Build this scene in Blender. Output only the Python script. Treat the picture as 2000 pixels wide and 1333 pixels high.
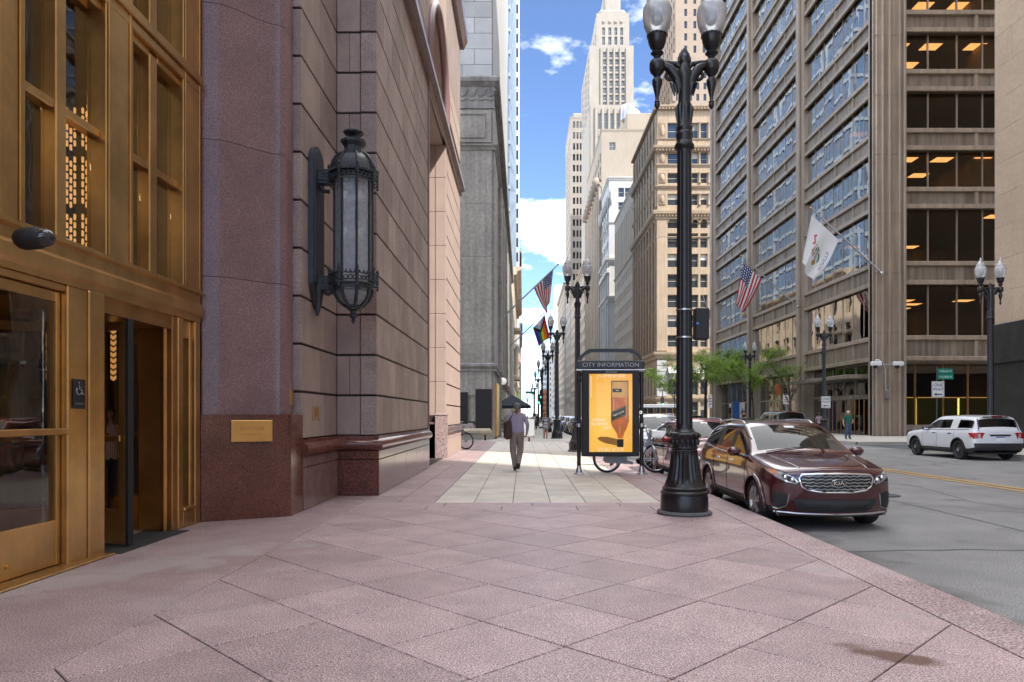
import bpy, bmesh, math, random
from mathutils import Vector, Matrix
from mathutils.bvhtree import BVHTree
R = math.radians
rnd = random.Random(11)
S = bpy.context.scene
for o in list(bpy.data.objects): bpy.data.objects.remove(o)
COL = S.collection
# ---------------------------------------------------------------- camera
F = 1400.0; CX = 1022.0; HY = 812.0; EYE = 1.5
cam = bpy.data.cameras.new('camera'); co = bpy.data.objects.new('camera', cam); COL.objects.link(co)
co.location = (0, 0, EYE); co.rotation_euler = (R(90), 0, 0)
cam.sensor_width = 36; cam.lens = 36*F/2000; cam.shift_x = -22/2000; cam.shift_y = 145.5/2000
cam.clip_start = .05; cam.clip_end = 6000
S.camera = co
# ---------------------------------------------------------------- light
SUN = Vector((1, -1, 1.59)).normalized()
w = bpy.data.worlds.new('World'); S.world = w; w.use_nodes = True
nt = w.node_tree; N = nt.nodes; L = nt.links; N.clear()
wo = N.new('ShaderNodeOutputWorld'); bg = N.new('ShaderNodeBackground'); L.new(bg.outputs[0], wo.inputs[0])
sky = N.new('ShaderNodeTexSky'); sky.sky_type = 'NISHITA'; sky.sun_disc = False
sky.sun_elevation = math.asin(SUN.z); sky.sun_rotation = math.atan2(SUN.x, SUN.y)
sky.air_density = .5; sky.dust_density = 0; sky.ozone_density = 3.5
bg.inputs[1].default_value = .145
tc = N.new('ShaderNodeTexCoord'); sx = N.new('ShaderNodeSeparateXYZ'); L.new(tc.outputs['Generated'], sx.inputs[0])
mx = N.new('ShaderNodeMath'); mx.operation = 'MAXIMUM'; mx.inputs[1].default_value = 0; L.new(sx.outputs[2], mx.inputs[0])
ad = N.new('ShaderNodeMath'); ad.inputs[1].default_value = .12; L.new(mx.outputs[0], ad.inputs[0])
dx = N.new('ShaderNodeMath'); dx.operation = 'DIVIDE'; L.new(sx.outputs[0], dx.inputs[0]); L.new(ad.outputs[0], dx.inputs[1])
dy = N.new('ShaderNodeMath'); dy.operation = 'DIVIDE'; L.new(sx.outputs[1], dy.inputs[0]); L.new(ad.outputs[0], dy.inputs[1])
cb = N.new('ShaderNodeCombineXYZ'); L.new(dx.outputs[0], cb.inputs[0]); L.new(dy.outputs[0], cb.inputs[1]); cb.inputs[2].default_value = 43.97
cn = N.new('ShaderNodeTexNoise'); cn.inputs['Scale'].default_value = 1.15; cn.inputs['Detail'].default_value = 9; cn.inputs['Roughness'].default_value = .58
of_ = N.new('ShaderNodeVectorMath'); of_.operation = 'ADD'; of_.inputs[1].default_value = (-.1, -.2, 0); L.new(cb.outputs[0], of_.inputs[0]); L.new(of_.outputs[0], cn.inputs['Vector'])
cr = N.new('ShaderNodeValToRGB'); cr.color_ramp.elements[0].position = .475; cr.color_ramp.elements[1].position = .71; e_ = cr.color_ramp.elements.new(.585); e_.color = (.06, .06, .06, 1)
cr.color_ramp.elements[1].color = (.9, .9, .9, 1)
L.new(cn.outputs[0], cr.inputs[0])
mix = N.new('ShaderNodeMixRGB'); L.new(cr.outputs[0], mix.inputs[0]); L.new(sky.outputs[0], mix.inputs[1]); mix.inputs[2].default_value = (11.5, 11.6, 11.9, 1)
L.new(mix.outputs[0], bg.inputs[0])
sl = bpy.data.lights.new('sun', 'SUN'); sl.energy = 2.75; sl.angle = R(.53); sl.color = (1, .94, .84)
so = bpy.data.objects.new('sun', sl); COL.objects.link(so); so.rotation_euler = SUN.to_track_quat('Z', 'Y').to_euler(); so.location = (60, -60, 120)
S.view_settings.view_transform = 'Standard'; S.view_settings.look = 'None'; S.view_settings.gamma = 1; S.view_settings.use_curve_mapping = False
S.view_settings.exposure = 1.49
S.render.engine = 'CYCLES'; S.cycles.use_denoising = True
S.cycles.max_bounces = 10; S.cycles.diffuse_bounces = 5; S.cycles.glossy_bounces = 5; S.cycles.transparent_max_bounces = 16
S.cycles.sample_clamp_indirect = 4; S.cycles.caustics_reflective = False; S.cycles.caustics_refractive = False
# ---------------------------------------------------------------- helpers
class MB:
    "collects shapes for one mesh"
    def __init__(s): s.v = []; s.f = []; s.mi = []; s.m = 0
    def add(s, vs, fs):
        n = len(s.v); s.v += [tuple(p) for p in vs]; s.f += [tuple(i+n for i in f) for f in fs]; s.mi += [s.m]*len(fs); return s
    def box(s, x0, y0, z0, x1, y1, z1):
        return s.add([(x0,y0,z0),(x1,y0,z0),(x1,y1,z0),(x0,y1,z0),(x0,y0,z1),(x1,y0,z1),(x1,y1,z1),(x0,y1,z1)],
                     [(3,2,1,0),(4,5,6,7),(0,1,5,4),(1,2,6,5),(2,3,7,6),(3,0,4,7)])
    def bev(s, x0, y0, z0, x1, y1, z1, b=.01):
        vs = []
        for (x, sx_) in ((x0,1),(x1,-1)):
            for (y, sy_) in ((y0,1),(y1,-1)):
                for (z, sz_) in ((z0,1),(z1,-1)):
                    vs += [(x, y+sy_*b, z+sz_*b), (x+sx_*b, y, z+sz_*b), (x+sx_*b, y+sy_*b, z)]
        bm = bmesh.new()
        for v in vs: bm.verts.new(v)
        r = bmesh.ops.convex_hull(bm, input=bm.verts[:])
        bm.verts.index_update()
        bmesh.ops.dissolve_limit(bm, angle_limit=.01, verts=bm.verts[:], edges=bm.edges[:])
        bm.verts.index_update()
        s.add([v.co for v in bm.verts], [[v.index for v in f.verts] for f in bm.faces]); bm.free(); return s
    def prism(s, pts, lo, hi, axis='z'):
        n = len(pts)
        if axis == 'z': P = lambda a, b, c: (a, b, c)
        elif axis == 'y': P = lambda a, b, c: (a, c, b)
        else: P = lambda a, b, c: (c, a, b)
        vs = [P(a, b, lo) for a, b in pts] + [P(a, b, hi) for a, b in pts]
        fs = [tuple(range(n-1, -1, -1)), tuple(range(n, 2*n))] + [(i, (i+1) % n, n+(i+1) % n, n+i) for i in range(n)]
        if axis == 'y': fs = [f[::-1] for f in fs]
        return s.add(vs, fs)
    def path(s, pts, r, n=8, cap=True, up=None):
        pts = [Vector(p) for p in pts]; k = len(pts)
        rs = r if isinstance(r, (list, tuple)) else [r]*k
        rings = []; a = None
        for i, p in enumerate(pts):
            d = (pts[min(i+1, k-1)] - pts[max(i-1, 0)]).normalized()
            if a is None:
                a = d.orthogonal().normalized() if up is None else (Vector(up) - d*d.dot(Vector(up))).normalized()
            else:
                a = (a - d*a.dot(d)).normalized()
            b = d.cross(a)
            rings.append([p + (a*math.cos(2*math.pi*j/n) + b*math.sin(2*math.pi*j/n))*rs[i] for j in range(n)])
        vs = [q for g in rings for q in g]
        fs = [(i*n+j, i*n+(j+1) % n, (i+1)*n+(j+1) % n, (i+1)*n+j) for i in range(k-1) for j in range(n)]
        if cap: fs += [tuple(range(n-1, -1, -1)), tuple((k-1)*n+j for j in range(n))]
        return s.add(vs, fs)
    def lathe(s, prof, n=16, c=(0, 0, 0), flute=0, fr=0, ph=0, cap=True):
        vs = []; k = len(prof)
        for (r, z, *q) in prof:
            fl = q[0] if q else 0
            for j in range(n):
                rr = r*(1 - fl*(1 if j % 2 else 0)); a = 2*math.pi*j/n + ph
                vs.append((c[0]+rr*math.cos(a), c[1]+rr*math.sin(a), c[2]+z))
        fs = [(i*n+j, i*n+(j+1) % n, (i+1)*n+(j+1) % n, (i+1)*n+j) for i in range(k-1) for j in range(n)]
        if cap: fs += [tuple(range(n-1, -1, -1)), tuple((k-1)*n+j for j in range(n))]
        return s.add(vs, fs)
    def ell(s, c, r, n=10, m=6):
        prof = [(max(math.sin(math.pi*i/m), .001), -math.cos(math.pi*i/m)) for i in range(m+1)]
        k = len(s.v); s.lathe(prof, n)
        for i in range(k, len(s.v)):
            x, y, z = s.v[i]; s.v[i] = (c[0]+x*r[0], c[1]+y*r[1], c[2]+z*r[2])
        return s
    def torus(s, c, R_, r, n=20, m=6, axis='z', a0=0, a1=2*math.pi):
        full = abs(a1-a0-2*math.pi) < 1e-6; k = n if full else n+1; vs = []
        for i in range(k):
            a = a0+(a1-a0)*i/n
            for j in range(m):
                b = 2*math.pi*j/m; rr = R_+r*math.cos(b); p = (rr*math.cos(a), rr*math.sin(a), r*math.sin(b))
                if axis == 'x': p = (p[2], p[0], p[1])
                if axis == 'y': p = (p[0], p[2], p[1])
                vs.append((c[0]+p[0], c[1]+p[1], c[2]+p[2]))
        fs = [(i*m+j, ((i+1) % k)*m+j, ((i+1) % k)*m+(j+1) % m, i*m+(j+1) % m) for i in range(k if full else n) for j in range(m)]
        return s.add(vs, fs)
    def sweep(s, path, prof, closed=False, cap=True):
        "profile (offset to the right of the path, z) swept along a plan path with mitres"
        k = len(path); P = [Vector((p[0], p[1])) for p in path]; vs = []
        for i in range(k):
            d0 = (P[i]-P[i-1]).normalized() if (i > 0 or closed) else None
            d1 = (P[(i+1) % k]-P[i]).normalized() if (i < k-1 or closed) else None
            if d0 is None: d0 = d1
            if d1 is None: d1 = d0
            n0 = Vector((d0.y, -d0.x)); n1 = Vector((d1.y, -d1.x)); m_ = n0+n1
            m_ = m_/max(m_.dot(n0), .2) if m_.length > 1e-4 else n0
            for o_, z in prof: q = P[i]+m_*o_; vs.append((q.x, q.y, z))
        m = len(prof); e = k if closed else k-1
        fs = [(i*m+j, ((i+1) % k)*m+j, ((i+1) % k)*m+j+1, i*m+j+1) for i in range(e) for j in range(m-1)]
        if cap and not closed: fs += [tuple(range(m)), tuple((k-1)*m+j for j in range(m-1, -1, -1))]
        return s.add(vs, fs)
    def xf(s, M):
        s.v = [tuple(M @ Vector(p)) for p in s.v]; return s
    def mesh(s, name, mats, smooth=None):
        me = bpy.data.meshes.new(name); me.from_pydata(s.v, [], s.f)
        for m in (mats if isinstance(mats, (list, tuple)) else [mats]): me.materials.append(m)
        if any(s.mi): me.polygons.foreach_set('material_index', s.mi)
        bm = bmesh.new(); bm.from_mesh(me); bmesh.ops.recalc_face_normals(bm, faces=bm.faces[:]); bm.to_mesh(me); bm.free()
        if smooth:
            me.shade_smooth(); me.set_sharp_from_angle(angle=R(smooth))
        me.update(); return me
def thing(name, label, cat, loc=(0, 0, 0), rz=0, group=None, kind=None):
    o = bpy.data.objects.new(name, None); COL.objects.link(o); o.empty_display_size = .2
    o.location = loc; o.rotation_euler = (0, 0, rz); return tag(o, label, cat, group, kind)
def tag(o, label=None, cat=None, group=None, kind=None):
    if label: o['label'] = label
    if cat: o['category'] = cat
    if group: o['group'] = group
    if kind: o['kind'] = kind
    return o
def obj(name, mb, mats, parent=None, loc=None, rz=None, smooth=None, world=False, kind=None, label=None):
    me = mb.mesh(name, mats, smooth) if isinstance(mb, MB) else mb
    o = bpy.data.objects.new(name, me); COL.objects.link(o)
    if parent: o.parent = parent
    if loc: o.location = loc
    elif world and parent:
        p = parent; t = Vector(p.location)
        while p.parent: p = p.parent; t += Vector(p.location)
        o.location = -t
    if rz is not None: o.rotation_euler = (0, 0, rz)
    if kind: o['kind'] = kind
    if label: o['label'] = label
    return o
def kids(o): return [c for c in bpy.data.objects if c.parent == o]
CH = {}
def tree_of(o):
    if o.name not in CH: CH[o.name] = [(c, [g for g in kids(c)]) for c in kids(o)]
    return CH[o.name]
def dup(root, loc, rz=None, label=None, group=None, swap=None, scale=None):
    r = root.copy(); COL.objects.link(r); r.location = loc
    if rz is not None: r.rotation_euler = (0, 0, rz)
    if label: r['label'] = label
    if group: r['group'] = group
    if scale: r.scale = (scale,)*3
    def sw(o):
        if swap and o.type == 'MESH':
            for i, sl_ in enumerate(o.material_slots):
                nm = sl_.material.name if sl_.material else ''
                if nm in swap: sl_.link = 'OBJECT'; sl_.material = swap[nm]
    for ch, gs in tree_of(root):
        c = ch.copy(); COL.objects.link(c); c.parent = r; sw(c)
        for g in gs:
            d = g.copy(); COL.objects.link(d); d.parent = c; sw(d)
    return r
def text_mb(s, size, depth=.004, align='CENTER', res=2, xs=1.0):
    cu = bpy.data.curves.new('t', 'FONT'); cu.body = s; cu.size = size; cu.extrude = depth; cu.align_x = align; cu.align_y = 'CENTER'; cu.resolution_u = res
    o = bpy.data.objects.new('t', cu); COL.objects.link(o); dg = bpy.context.evaluated_depsgraph_get()
    me = bpy.data.meshes.new_from_object(o.evaluated_get(dg)); mb = MB()
    mb.add([(v.co.x*xs, v.co.y, v.co.z) for v in me.vertices], [tuple(p.vertices) for p in me.polygons])
    bpy.data.objects.remove(o); bpy.data.curves.remove(cu); bpy.data.meshes.remove(me); return mb
FRONT = Matrix.Rotation(R(90), 4, 'X')      # text faces -Y
def facing(ang, p): return Matrix.Translation(p) @ Matrix.Rotation(ang, 4, 'Z') @ FRONT
# ---------------------------------------------------------------- materials
MATS = {}
def pm(name, col, rough=.6, metal=0, var=.15, scale=6, bump=0, bscale=60, ovar=0, spec=.5, coat=0, speck=0, sscale=120, speck_cols=None, streak=0, emit=None, trans=0, alpha=None, sub=0):
    m = bpy.data.materials.new(name); m.use_nodes = True; nt = m.node_tree; N = nt.nodes; L = nt.links
    b = N['Principled BSDF']; b.inputs['Roughness'].default_value = rough; b.inputs['Metallic'].default_value = metal
    b.inputs['Specular IOR Level'].default_value = spec; b.inputs['Coat Weight'].default_value = coat; b.inputs['Coat Roughness'].default_value = .03
    b.inputs['Transmission Weight'].default_value = trans
    b.inputs['Base Color'].default_value = (*col, 1); m.diffuse_color = (*col, 1)
    if emit: b.inputs['Emission Color'].default_value = (*emit[0], 1); b.inputs['Emission Strength'].default_value = emit[1]
    g = N.new('ShaderNodeNewGeometry')
    cur = None
    def mul(a, bsock, fac):       # colour a scaled by 1+fac*(value-.5)*2
        mr = N.new('ShaderNodeMapRange'); mr.inputs[3].default_value = 1-fac; mr.inputs[4].default_value = 1+fac; L.new(bsock, mr.inputs[0])
        v = N.new('ShaderNodeVectorMath'); v.operation = 'SCALE'; L.new(mr.outputs[0], v.inputs['Scale'])
        if a is None: v.inputs[0].default_value = col
        else: L.new(a, v.inputs[0])
        return v.outputs[0]
    if speck_cols:
        n = N.new('ShaderNodeTexNoise'); n.inputs['Scale'].default_value = sscale; n.inputs['Detail'].default_value = 2; L.new(g.outputs['Position'], n.inputs['Vector'])
        cr = N.new('ShaderNodeValToRGB'); e = cr.color_ramp.elements
        while len(e) < len(speck_cols): e.new(.5)
        for i, (p, c) in enumerate(speck_cols): e[i].position = p; e[i].color = (*c, 1)
        L.new(n.outputs[0], cr.inputs[0]); cur = cr.outputs[0]
    if var:
        n = N.new('ShaderNodeTexNoise'); n.inputs['Scale'].default_value = scale; n.inputs['Detail'].default_value = 6; n.inputs['Roughness'].default_value = .6
        L.new(g.outputs['Position'], n.inputs['Vector'])
        st = N.new('ShaderNodeMapRange'); st.inputs[1].default_value = .3; st.inputs[2].default_value = .7; L.new(n.outputs[0], st.inputs[0])
        cur = mul(cur, st.outputs[0], var)
    if streak:
        mp = N.new('ShaderNodeMapping'); mp.inputs['Scale'].default_value = (2.2, 2.2, .12); L.new(g.outputs['Position'], mp.inputs[0])
        n = N.new('ShaderNodeTexNoise'); n.inputs['Scale'].default_value = 1.6; n.inputs['Detail'].default_value = 5; L.new(mp.outputs[0], n.inputs['Vector'])
        st = N.new('ShaderNodeMapRange'); st.inputs[1].default_value = .35; st.inputs[2].default_value = .65; L.new(n.outputs[0], st.inputs[0])
        cur = mul(cur, st.outputs[0], streak)
    if speck:
        n = N.new('ShaderNodeTexNoise'); n.inputs['Scale'].default_value = sscale; n.inputs['Detail'].default_value = 1; L.new(g.outputs['Position'], n.inputs['Vector'])
        st = N.new('ShaderNodeMapRange'); st.inputs[1].default_value = .35; st.inputs[2].default_value = .65; L.new(n.outputs[0], st.inputs[0])
        cur = mul(cur, st.outputs[0], speck)
    if ovar:
        oi = N.new('ShaderNodeObjectInfo'); cur = mul(cur, oi.outputs['Random'], ovar)
    if cur: L.new(cur, b.inputs['Base Color'])
    if bump:
        n = N.new('ShaderNodeTexNoise'); n.inputs['Scale'].default_value = bscale; n.inputs['Detail'].default_value = 3; L.new(g.outputs['Position'], n.inputs['Vector'])
        bp = N.new('ShaderNodeBump'); bp.inputs['Strength'].default_value = bump; bp.inputs['Distance'].default_value = .02; L.new(n.outputs[0], bp.inputs['Height']); L.new(bp.outputs[0], b.inputs['Normal'])
    MATS[name] = m; return m
def glassm(name, tint=(.6, .6, .6), ior=1.5, extra=.04, rough=.0, wave=0, wscale=.6, gl=(1, 1, 1)):
    m = bpy.data.materials.new(name); m.use_nodes = True; nt = m.node_tree; N = nt.nodes; L = nt.links; N.clear()
    out = N.new('ShaderNodeOutputMaterial'); mx = N.new('ShaderNodeMixShader'); t = N.new('ShaderNodeBsdfTransparent'); g = N.new('ShaderNodeBsdfGlossy')
    t.inputs[0].default_value = (*tint, 1); g.inputs['Roughness'].default_value = rough; g.inputs['Color'].default_value = (*gl, 1)
    gg = N.new('ShaderNodeNewGeometry'); dt = N.new('ShaderNodeVectorMath'); dt.operation = 'DOT_PRODUCT'; L.new(gg.outputs['Incoming'], dt.inputs[0]); L.new(gg.outputs['Normal'], dt.inputs[1])
    def mth(op, a_, b_=None):
        n_ = N.new('ShaderNodeMath'); n_.operation = op; n_.use_clamp = op == 'ADD'
        for i_, v_ in enumerate((a_, b_)):
            if v_ is None: continue
            if isinstance(v_, (int, float)): n_.inputs[i_].default_value = v_
            else: L.new(v_, n_.inputs[i_])
        return n_.outputs[0]
    f0 = ((ior-1)/(ior+1))**2; fr_ = mth('ADD', mth('MULTIPLY', mth('POWER', mth('SUBTRACT', 1.0, mth('ABSOLUTE', dt.outputs['Value'])), 5.0), 1-f0), f0+extra)
    L.new(fr_, mx.inputs[0]); L.new(t.outputs[0], mx.inputs[1]); L.new(g.outputs[0], mx.inputs[2]); L.new(mx.outputs[0], out.inputs[0])
    if wave:
        gm = N.new('ShaderNodeNewGeometry'); n = N.new('ShaderNodeTexNoise'); n.inputs['Scale'].default_value = wscale; n.inputs['Detail'].default_value = 2
        L.new(gm.outputs['Position'], n.inputs['Vector']); bp = N.new('ShaderNodeBump'); bp.inputs['Strength'].default_value = 1; bp.inputs['Distance'].default_value = wave
        L.new(n.outputs[0], bp.inputs['Height']); L.new(bp.outputs[0], g.inputs['Normal'])
    m.diffuse_color = (.2, .3, .4, 1); MATS[name] = m; return m
def emitm(name, col, st):
    return pm(name, col, .5, var=0, emit=(col, st))
M_ = pm
asphalt = pm('asphalt', (.19, .185, .182), .85, var=.22, scale=.7, speck=.45, sscale=70, bump=.25, bscale=140, streak=0)
asphalt_dark = pm('asphalt_dark', (.07, .07, .072), .85, var=.2, scale=1.2, speck=.2, sscale=70, bump=.2, bscale=120)
concrete = pm('concrete_walk', (.42, .39, .34), .8, var=.12, scale=1.3, speck=.1, sscale=90, ovar=.06)
joint_m = pm('joint_dirt', (.055, .045, .042), .95, var=.2)
pink_cols = [(.36, (.07, .058, .07)), (.42, (.24, .19, .205)), (.48, (.33, .185, .175)), (.55, (.35, .27, .275)), (.65, (.58, .47, .45))]
pink = pm('pink_granite_paver', (.3, .2, .18), .5, var=.16, scale=2.2, speck_cols=pink_cols, sscale=98, speck=.12, ovar=.12)
slab = pm('light_stone_slab', (.48, .435, .375), .65, var=.16, scale=1.7, speck=.10, sscale=90, ovar=.09)
kerb_m = pm('kerb_granite', (.33, .225, .2), .6, var=.2, scale=2.5, speck_cols=pink_cols, sscale=52, ovar=.10, bump=.08, bscale=200)
yellow = pm('road_yellow', (.50, .30, .07), .7, var=.3, scale=5)
white_line = pm('road_white', (.55, .55, .53), .7, var=.3, scale=5)
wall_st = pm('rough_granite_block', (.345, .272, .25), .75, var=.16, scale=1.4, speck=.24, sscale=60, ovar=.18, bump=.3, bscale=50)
wall_lit = pm('sunlit_pink_stone', (.43, .33, .285), .6, var=.08, scale=1.4, speck=.08, sscale=60, ovar=.05)  # sunlight put into the colour: smoother, lighter copy of the wall stone
joint_w = pm('wall_joint', (.035, .027, .025), .95, var=0)
pol_cols = [(.34, (.03, .016, .016)), (.47, (.12, .04, .028)), (.58, (.18, .065, .045)), (.72, (.25, .115, .09))]
polished = pm('polished_red_granite', (.12, .04, .03), .12, var=.22, scale=3, speck_cols=pol_cols, sscale=85, ovar=.06, spec=.5)
honed_cols = [(.34, (.10, .065, .08)), (.47, (.205, .125, .135)), (.57, (.275, .16, .16)), (.7, (.38, .27, .265))]
honed = pm('honed_red_granite', (.15, .07, .065), .32, var=.15, scale=1.5, speck_cols=honed_cols, sscale=95, ovar=.05)
base_m = pm('dark_polished_base', (.20, .13, .12), .16, var=.2, scale=2.5, speck=.3, sscale=70, ovar=.08)
def add_layer(m, col, build):
    nt = m.node_tree; N = nt.nodes; L = nt.links; b = N['Principled BSDF']; src = b.inputs['Base Color'].links[0].from_socket; g = N.new('ShaderNodeNewGeometry')
    f = build(nt, N, L, g.outputs['Position']); mx = N.new('ShaderNodeMixRGB'); L.new(f, mx.inputs[0]); L.new(src, mx.inputs[1]); mx.inputs[2].default_value = (*col, 1); L.new(mx.outputs[0], b.inputs['Base Color']); return mx
def rng(N, L, s_, a, b_, c=0, d=1):
    r_ = N.new('ShaderNodeMapRange'); L.new(s_, r_.inputs[0])
    for i, v_ in enumerate((a, b_, c, d)): r_.inputs[i+1].default_value = v_
    return r_.outputs[0]
def cracks(scale, wid, amt):
    def f(nt, N, L, p):
        n = N.new('ShaderNodeTexNoise'); n.inputs['Scale'].default_value = 1.2; n.inputs['Detail'].default_value = 6; L.new(p, n.inputs['Vector']); a = N.new('ShaderNodeMixRGB'); a.inputs[0].default_value = .5; L.new(p, a.inputs[1]); L.new(n.outputs['Color'], a.inputs[2])
        v = N.new('ShaderNodeTexVoronoi'); v.feature = 'DISTANCE_TO_EDGE'; v.inputs['Scale'].default_value = scale; L.new(a.outputs[0], v.inputs['Vector']); k = rng(N, L, v.outputs['Distance'], 0, wid, amt, 0)
        n2 = N.new('ShaderNodeTexNoise'); n2.inputs['Scale'].default_value = .18; L.new(p, n2.inputs['Vector']); m_ = N.new('ShaderNodeMath'); m_.operation = 'MULTIPLY'; L.new(k, m_.inputs[0]); L.new(rng(N, L, n2.outputs[0], .42, .58), m_.inputs[1]); return m_.outputs[0]
    return f
def blotch(scale, lo, hi, amt, detail=4):
    def f(nt, N, L, p):
        n = N.new('ShaderNodeTexNoise'); n.inputs['Scale'].default_value = scale; n.inputs['Detail'].default_value = detail; n.inputs['Roughness'].default_value = .65; L.new(p, n.inputs['Vector']); return rng(N, L, n.outputs[0], lo, hi, 0, amt)
    return f
def dots(scale, r_, amt):
    def f(nt, N, L, p):
        v = N.new('ShaderNodeTexVoronoi'); v.inputs['Scale'].default_value = scale; L.new(p, v.inputs['Vector']); k = rng(N, L, v.outputs['Distance'], r_*.6, r_, amt, 0); s = N.new('ShaderNodeSeparateXYZ'); L.new(v.outputs['Color'], s.inputs[0]); m_ = N.new('ShaderNodeMath'); m_.operation = 'MULTIPLY'; L.new(k, m_.inputs[0]); L.new(rng(N, L, s.outputs[0], .62, .66), m_.inputs[1]); return m_.outputs[0]
    return f
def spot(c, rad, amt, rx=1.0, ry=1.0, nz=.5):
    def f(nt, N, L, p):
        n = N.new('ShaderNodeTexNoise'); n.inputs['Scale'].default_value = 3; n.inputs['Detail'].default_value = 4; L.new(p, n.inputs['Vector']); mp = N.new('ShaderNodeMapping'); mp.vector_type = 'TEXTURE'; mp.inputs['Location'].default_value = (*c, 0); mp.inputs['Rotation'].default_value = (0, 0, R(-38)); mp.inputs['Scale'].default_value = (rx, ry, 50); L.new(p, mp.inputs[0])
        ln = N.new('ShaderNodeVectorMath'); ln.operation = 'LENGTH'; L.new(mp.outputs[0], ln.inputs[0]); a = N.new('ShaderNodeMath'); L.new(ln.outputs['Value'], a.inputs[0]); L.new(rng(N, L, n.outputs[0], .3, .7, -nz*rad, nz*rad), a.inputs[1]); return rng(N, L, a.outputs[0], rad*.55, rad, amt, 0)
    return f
add_layer(asphalt, (.10, .098, .095), cracks(.22, .012, .8)); add_layer(asphalt, (.09, .088, .086), blotch(.35, .54, .66, .55)); add_layer(asphalt, (.27, .26, .25), blotch(.16, .55, .68, .5)); add_layer(asphalt, (.05, .05, .052), dots(.55, .16, .5))
for m__ in (pink, kerb_m): add_layer(m__, (.16, .12, .115), blotch(.9, .55, .72, .42, 6)); add_layer(m__, (.07, .055, .055), dots(2.6, .055, .75)); add_layer(m__, (.46, .42, .41), blotch(.45, .56, .70, .30))
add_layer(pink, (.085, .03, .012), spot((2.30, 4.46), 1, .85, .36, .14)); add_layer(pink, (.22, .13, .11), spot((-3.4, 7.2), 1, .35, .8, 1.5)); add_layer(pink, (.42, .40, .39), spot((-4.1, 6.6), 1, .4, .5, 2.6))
add_layer(slab, (.24, .21, .18), blotch(.8, .56, .72, .4, 6)); add_layer(slab, (.12, .10, .09), dots(2.2, .05, .6)); add_layer(slab, (.10, .085, .075), cracks(.5, .006, .6))
add_layer(wall_st, (.19, .145, .125), blotch(.5, .52, .72, .45, 7)); add_layer(wall_st, (.40, .32, .29), blotch(.33, .56, .72, .4))
def gutter(nt, N, L, p):
    s = N.new('ShaderNodeSeparateXYZ'); L.new(p, s.inputs[0]); n = N.new('ShaderNodeTexNoise'); n.inputs['Scale'].default_value = 1.6; n.inputs['Detail'].default_value = 6; L.new(p, n.inputs['Vector']); a = N.new('ShaderNodeMath'); L.new(s.outputs[0], a.inputs[0]); L.new(rng(N, L, n.outputs[0], .25, .75, -.45, .45), a.inputs[1]); return rng(N, L, a.outputs[0], 3.75, 4.25, .75, 0)
add_layer(asphalt, (.06, .056, .052), gutter); add_layer(asphalt, (.055, .054, .053), blotch(.9, .60, .70, .5, 7)); add_layer(asphalt, (.30, .29, .28), dots(7, .10, .5))
bronze = pm('golden_bronze', (.60, .375, .15), .28, metal=.85, var=.24, scale=1.6, streak=.05, bump=.02, bscale=1.5)
bronze_d = pm('dark_bronze', (.42, .23, .085), .3, metal=.8, var=.2, scale=2)
black = pm('black_iron', (.009, .009, .011), .3, var=.3, scale=9, spec=.5, bump=.12, bscale=60)
blackm = pm('matt_black', (.012, .012, .014), .6, var=.1)
rubber = pm('rubber', (.014, .014, .015), .8, var=.1)
chrome = pm('chrome', (.72, .73, .75), .12, metal=1, var=0)
silver = pm('brushed_steel', (.5, .5, .52), .3, metal=.9, var=.1)
lobby_glass = glassm('lobby_glass', (.86, .84, .80), 1.5, .01, wave=.004, wscale=1.2)
brass = pm('brass_plate', (.62, .36, .12), .3, metal=.85, var=.08, scale=3)
# ---------------------------------------------------------------- ground
def px(x, y, z=0.0):
    "point on the horizontal plane z seen at photo pixel x, y"
    Y = F*(EYE-z)/(y-HY); return Vector(((x-CX)*Y/F, Y, z))
KX = 3.6; RKX = 19.0; RZ = -.20; WX = -2.745; RF = 26.0
def sheet(name, x0, y0, x1, y1, z, m, kind='structure'):
    o = obj(name, MB().add([(x0,y0,z),(x1,y0,z),(x1,y1,z),(x0,y1,z)], [(0,1,2,3)]), m); o['kind'] = kind; return o
sheet('ground', -2500, -2500, 2500, 4500, RZ-.06, concrete)
road = sheet('road', KX-.3, -300, RKX+.3, 1500, RZ, asphalt)
sheet('cross_street', -300, 101, 300, 137, RZ+.004, asphalt)
sheet('alley', RKX+.1, 34.9, 120, 41.2, RZ+.008, asphalt_dark)
sheet('cross_street', RKX+.1, -23, 220, 4, RZ+.004, asphalt)
mk = MB()
for x in (11.12, 11.48):
    y = -20
    mk.add([(x-.065,y,RZ+.012),(x+.065,y,RZ+.012),(x+.065,98,RZ+.012),(x-.065,98,RZ+.012)], [(0,1,2,3)])
obj('centre_line', mk, yellow, road)
mk = MB()
for k in range(9): mk.box(4.2+k*1.7, 98, RZ+.009, 4.8+k*1.7, 100.5, RZ+.013)
obj('crosswalk', mk, white_line, road)
mk = MB()
for yy in (22.0, 36.5, 52): mk.add([(16.6,yy,RZ+.012),(18.9,yy,RZ+.012),(18.9,yy+.12,RZ+.012),(16.6,yy+.12,RZ+.012)], [(0,1,2,3)])
obj('parking_tick', mk, white_line, road)
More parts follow.
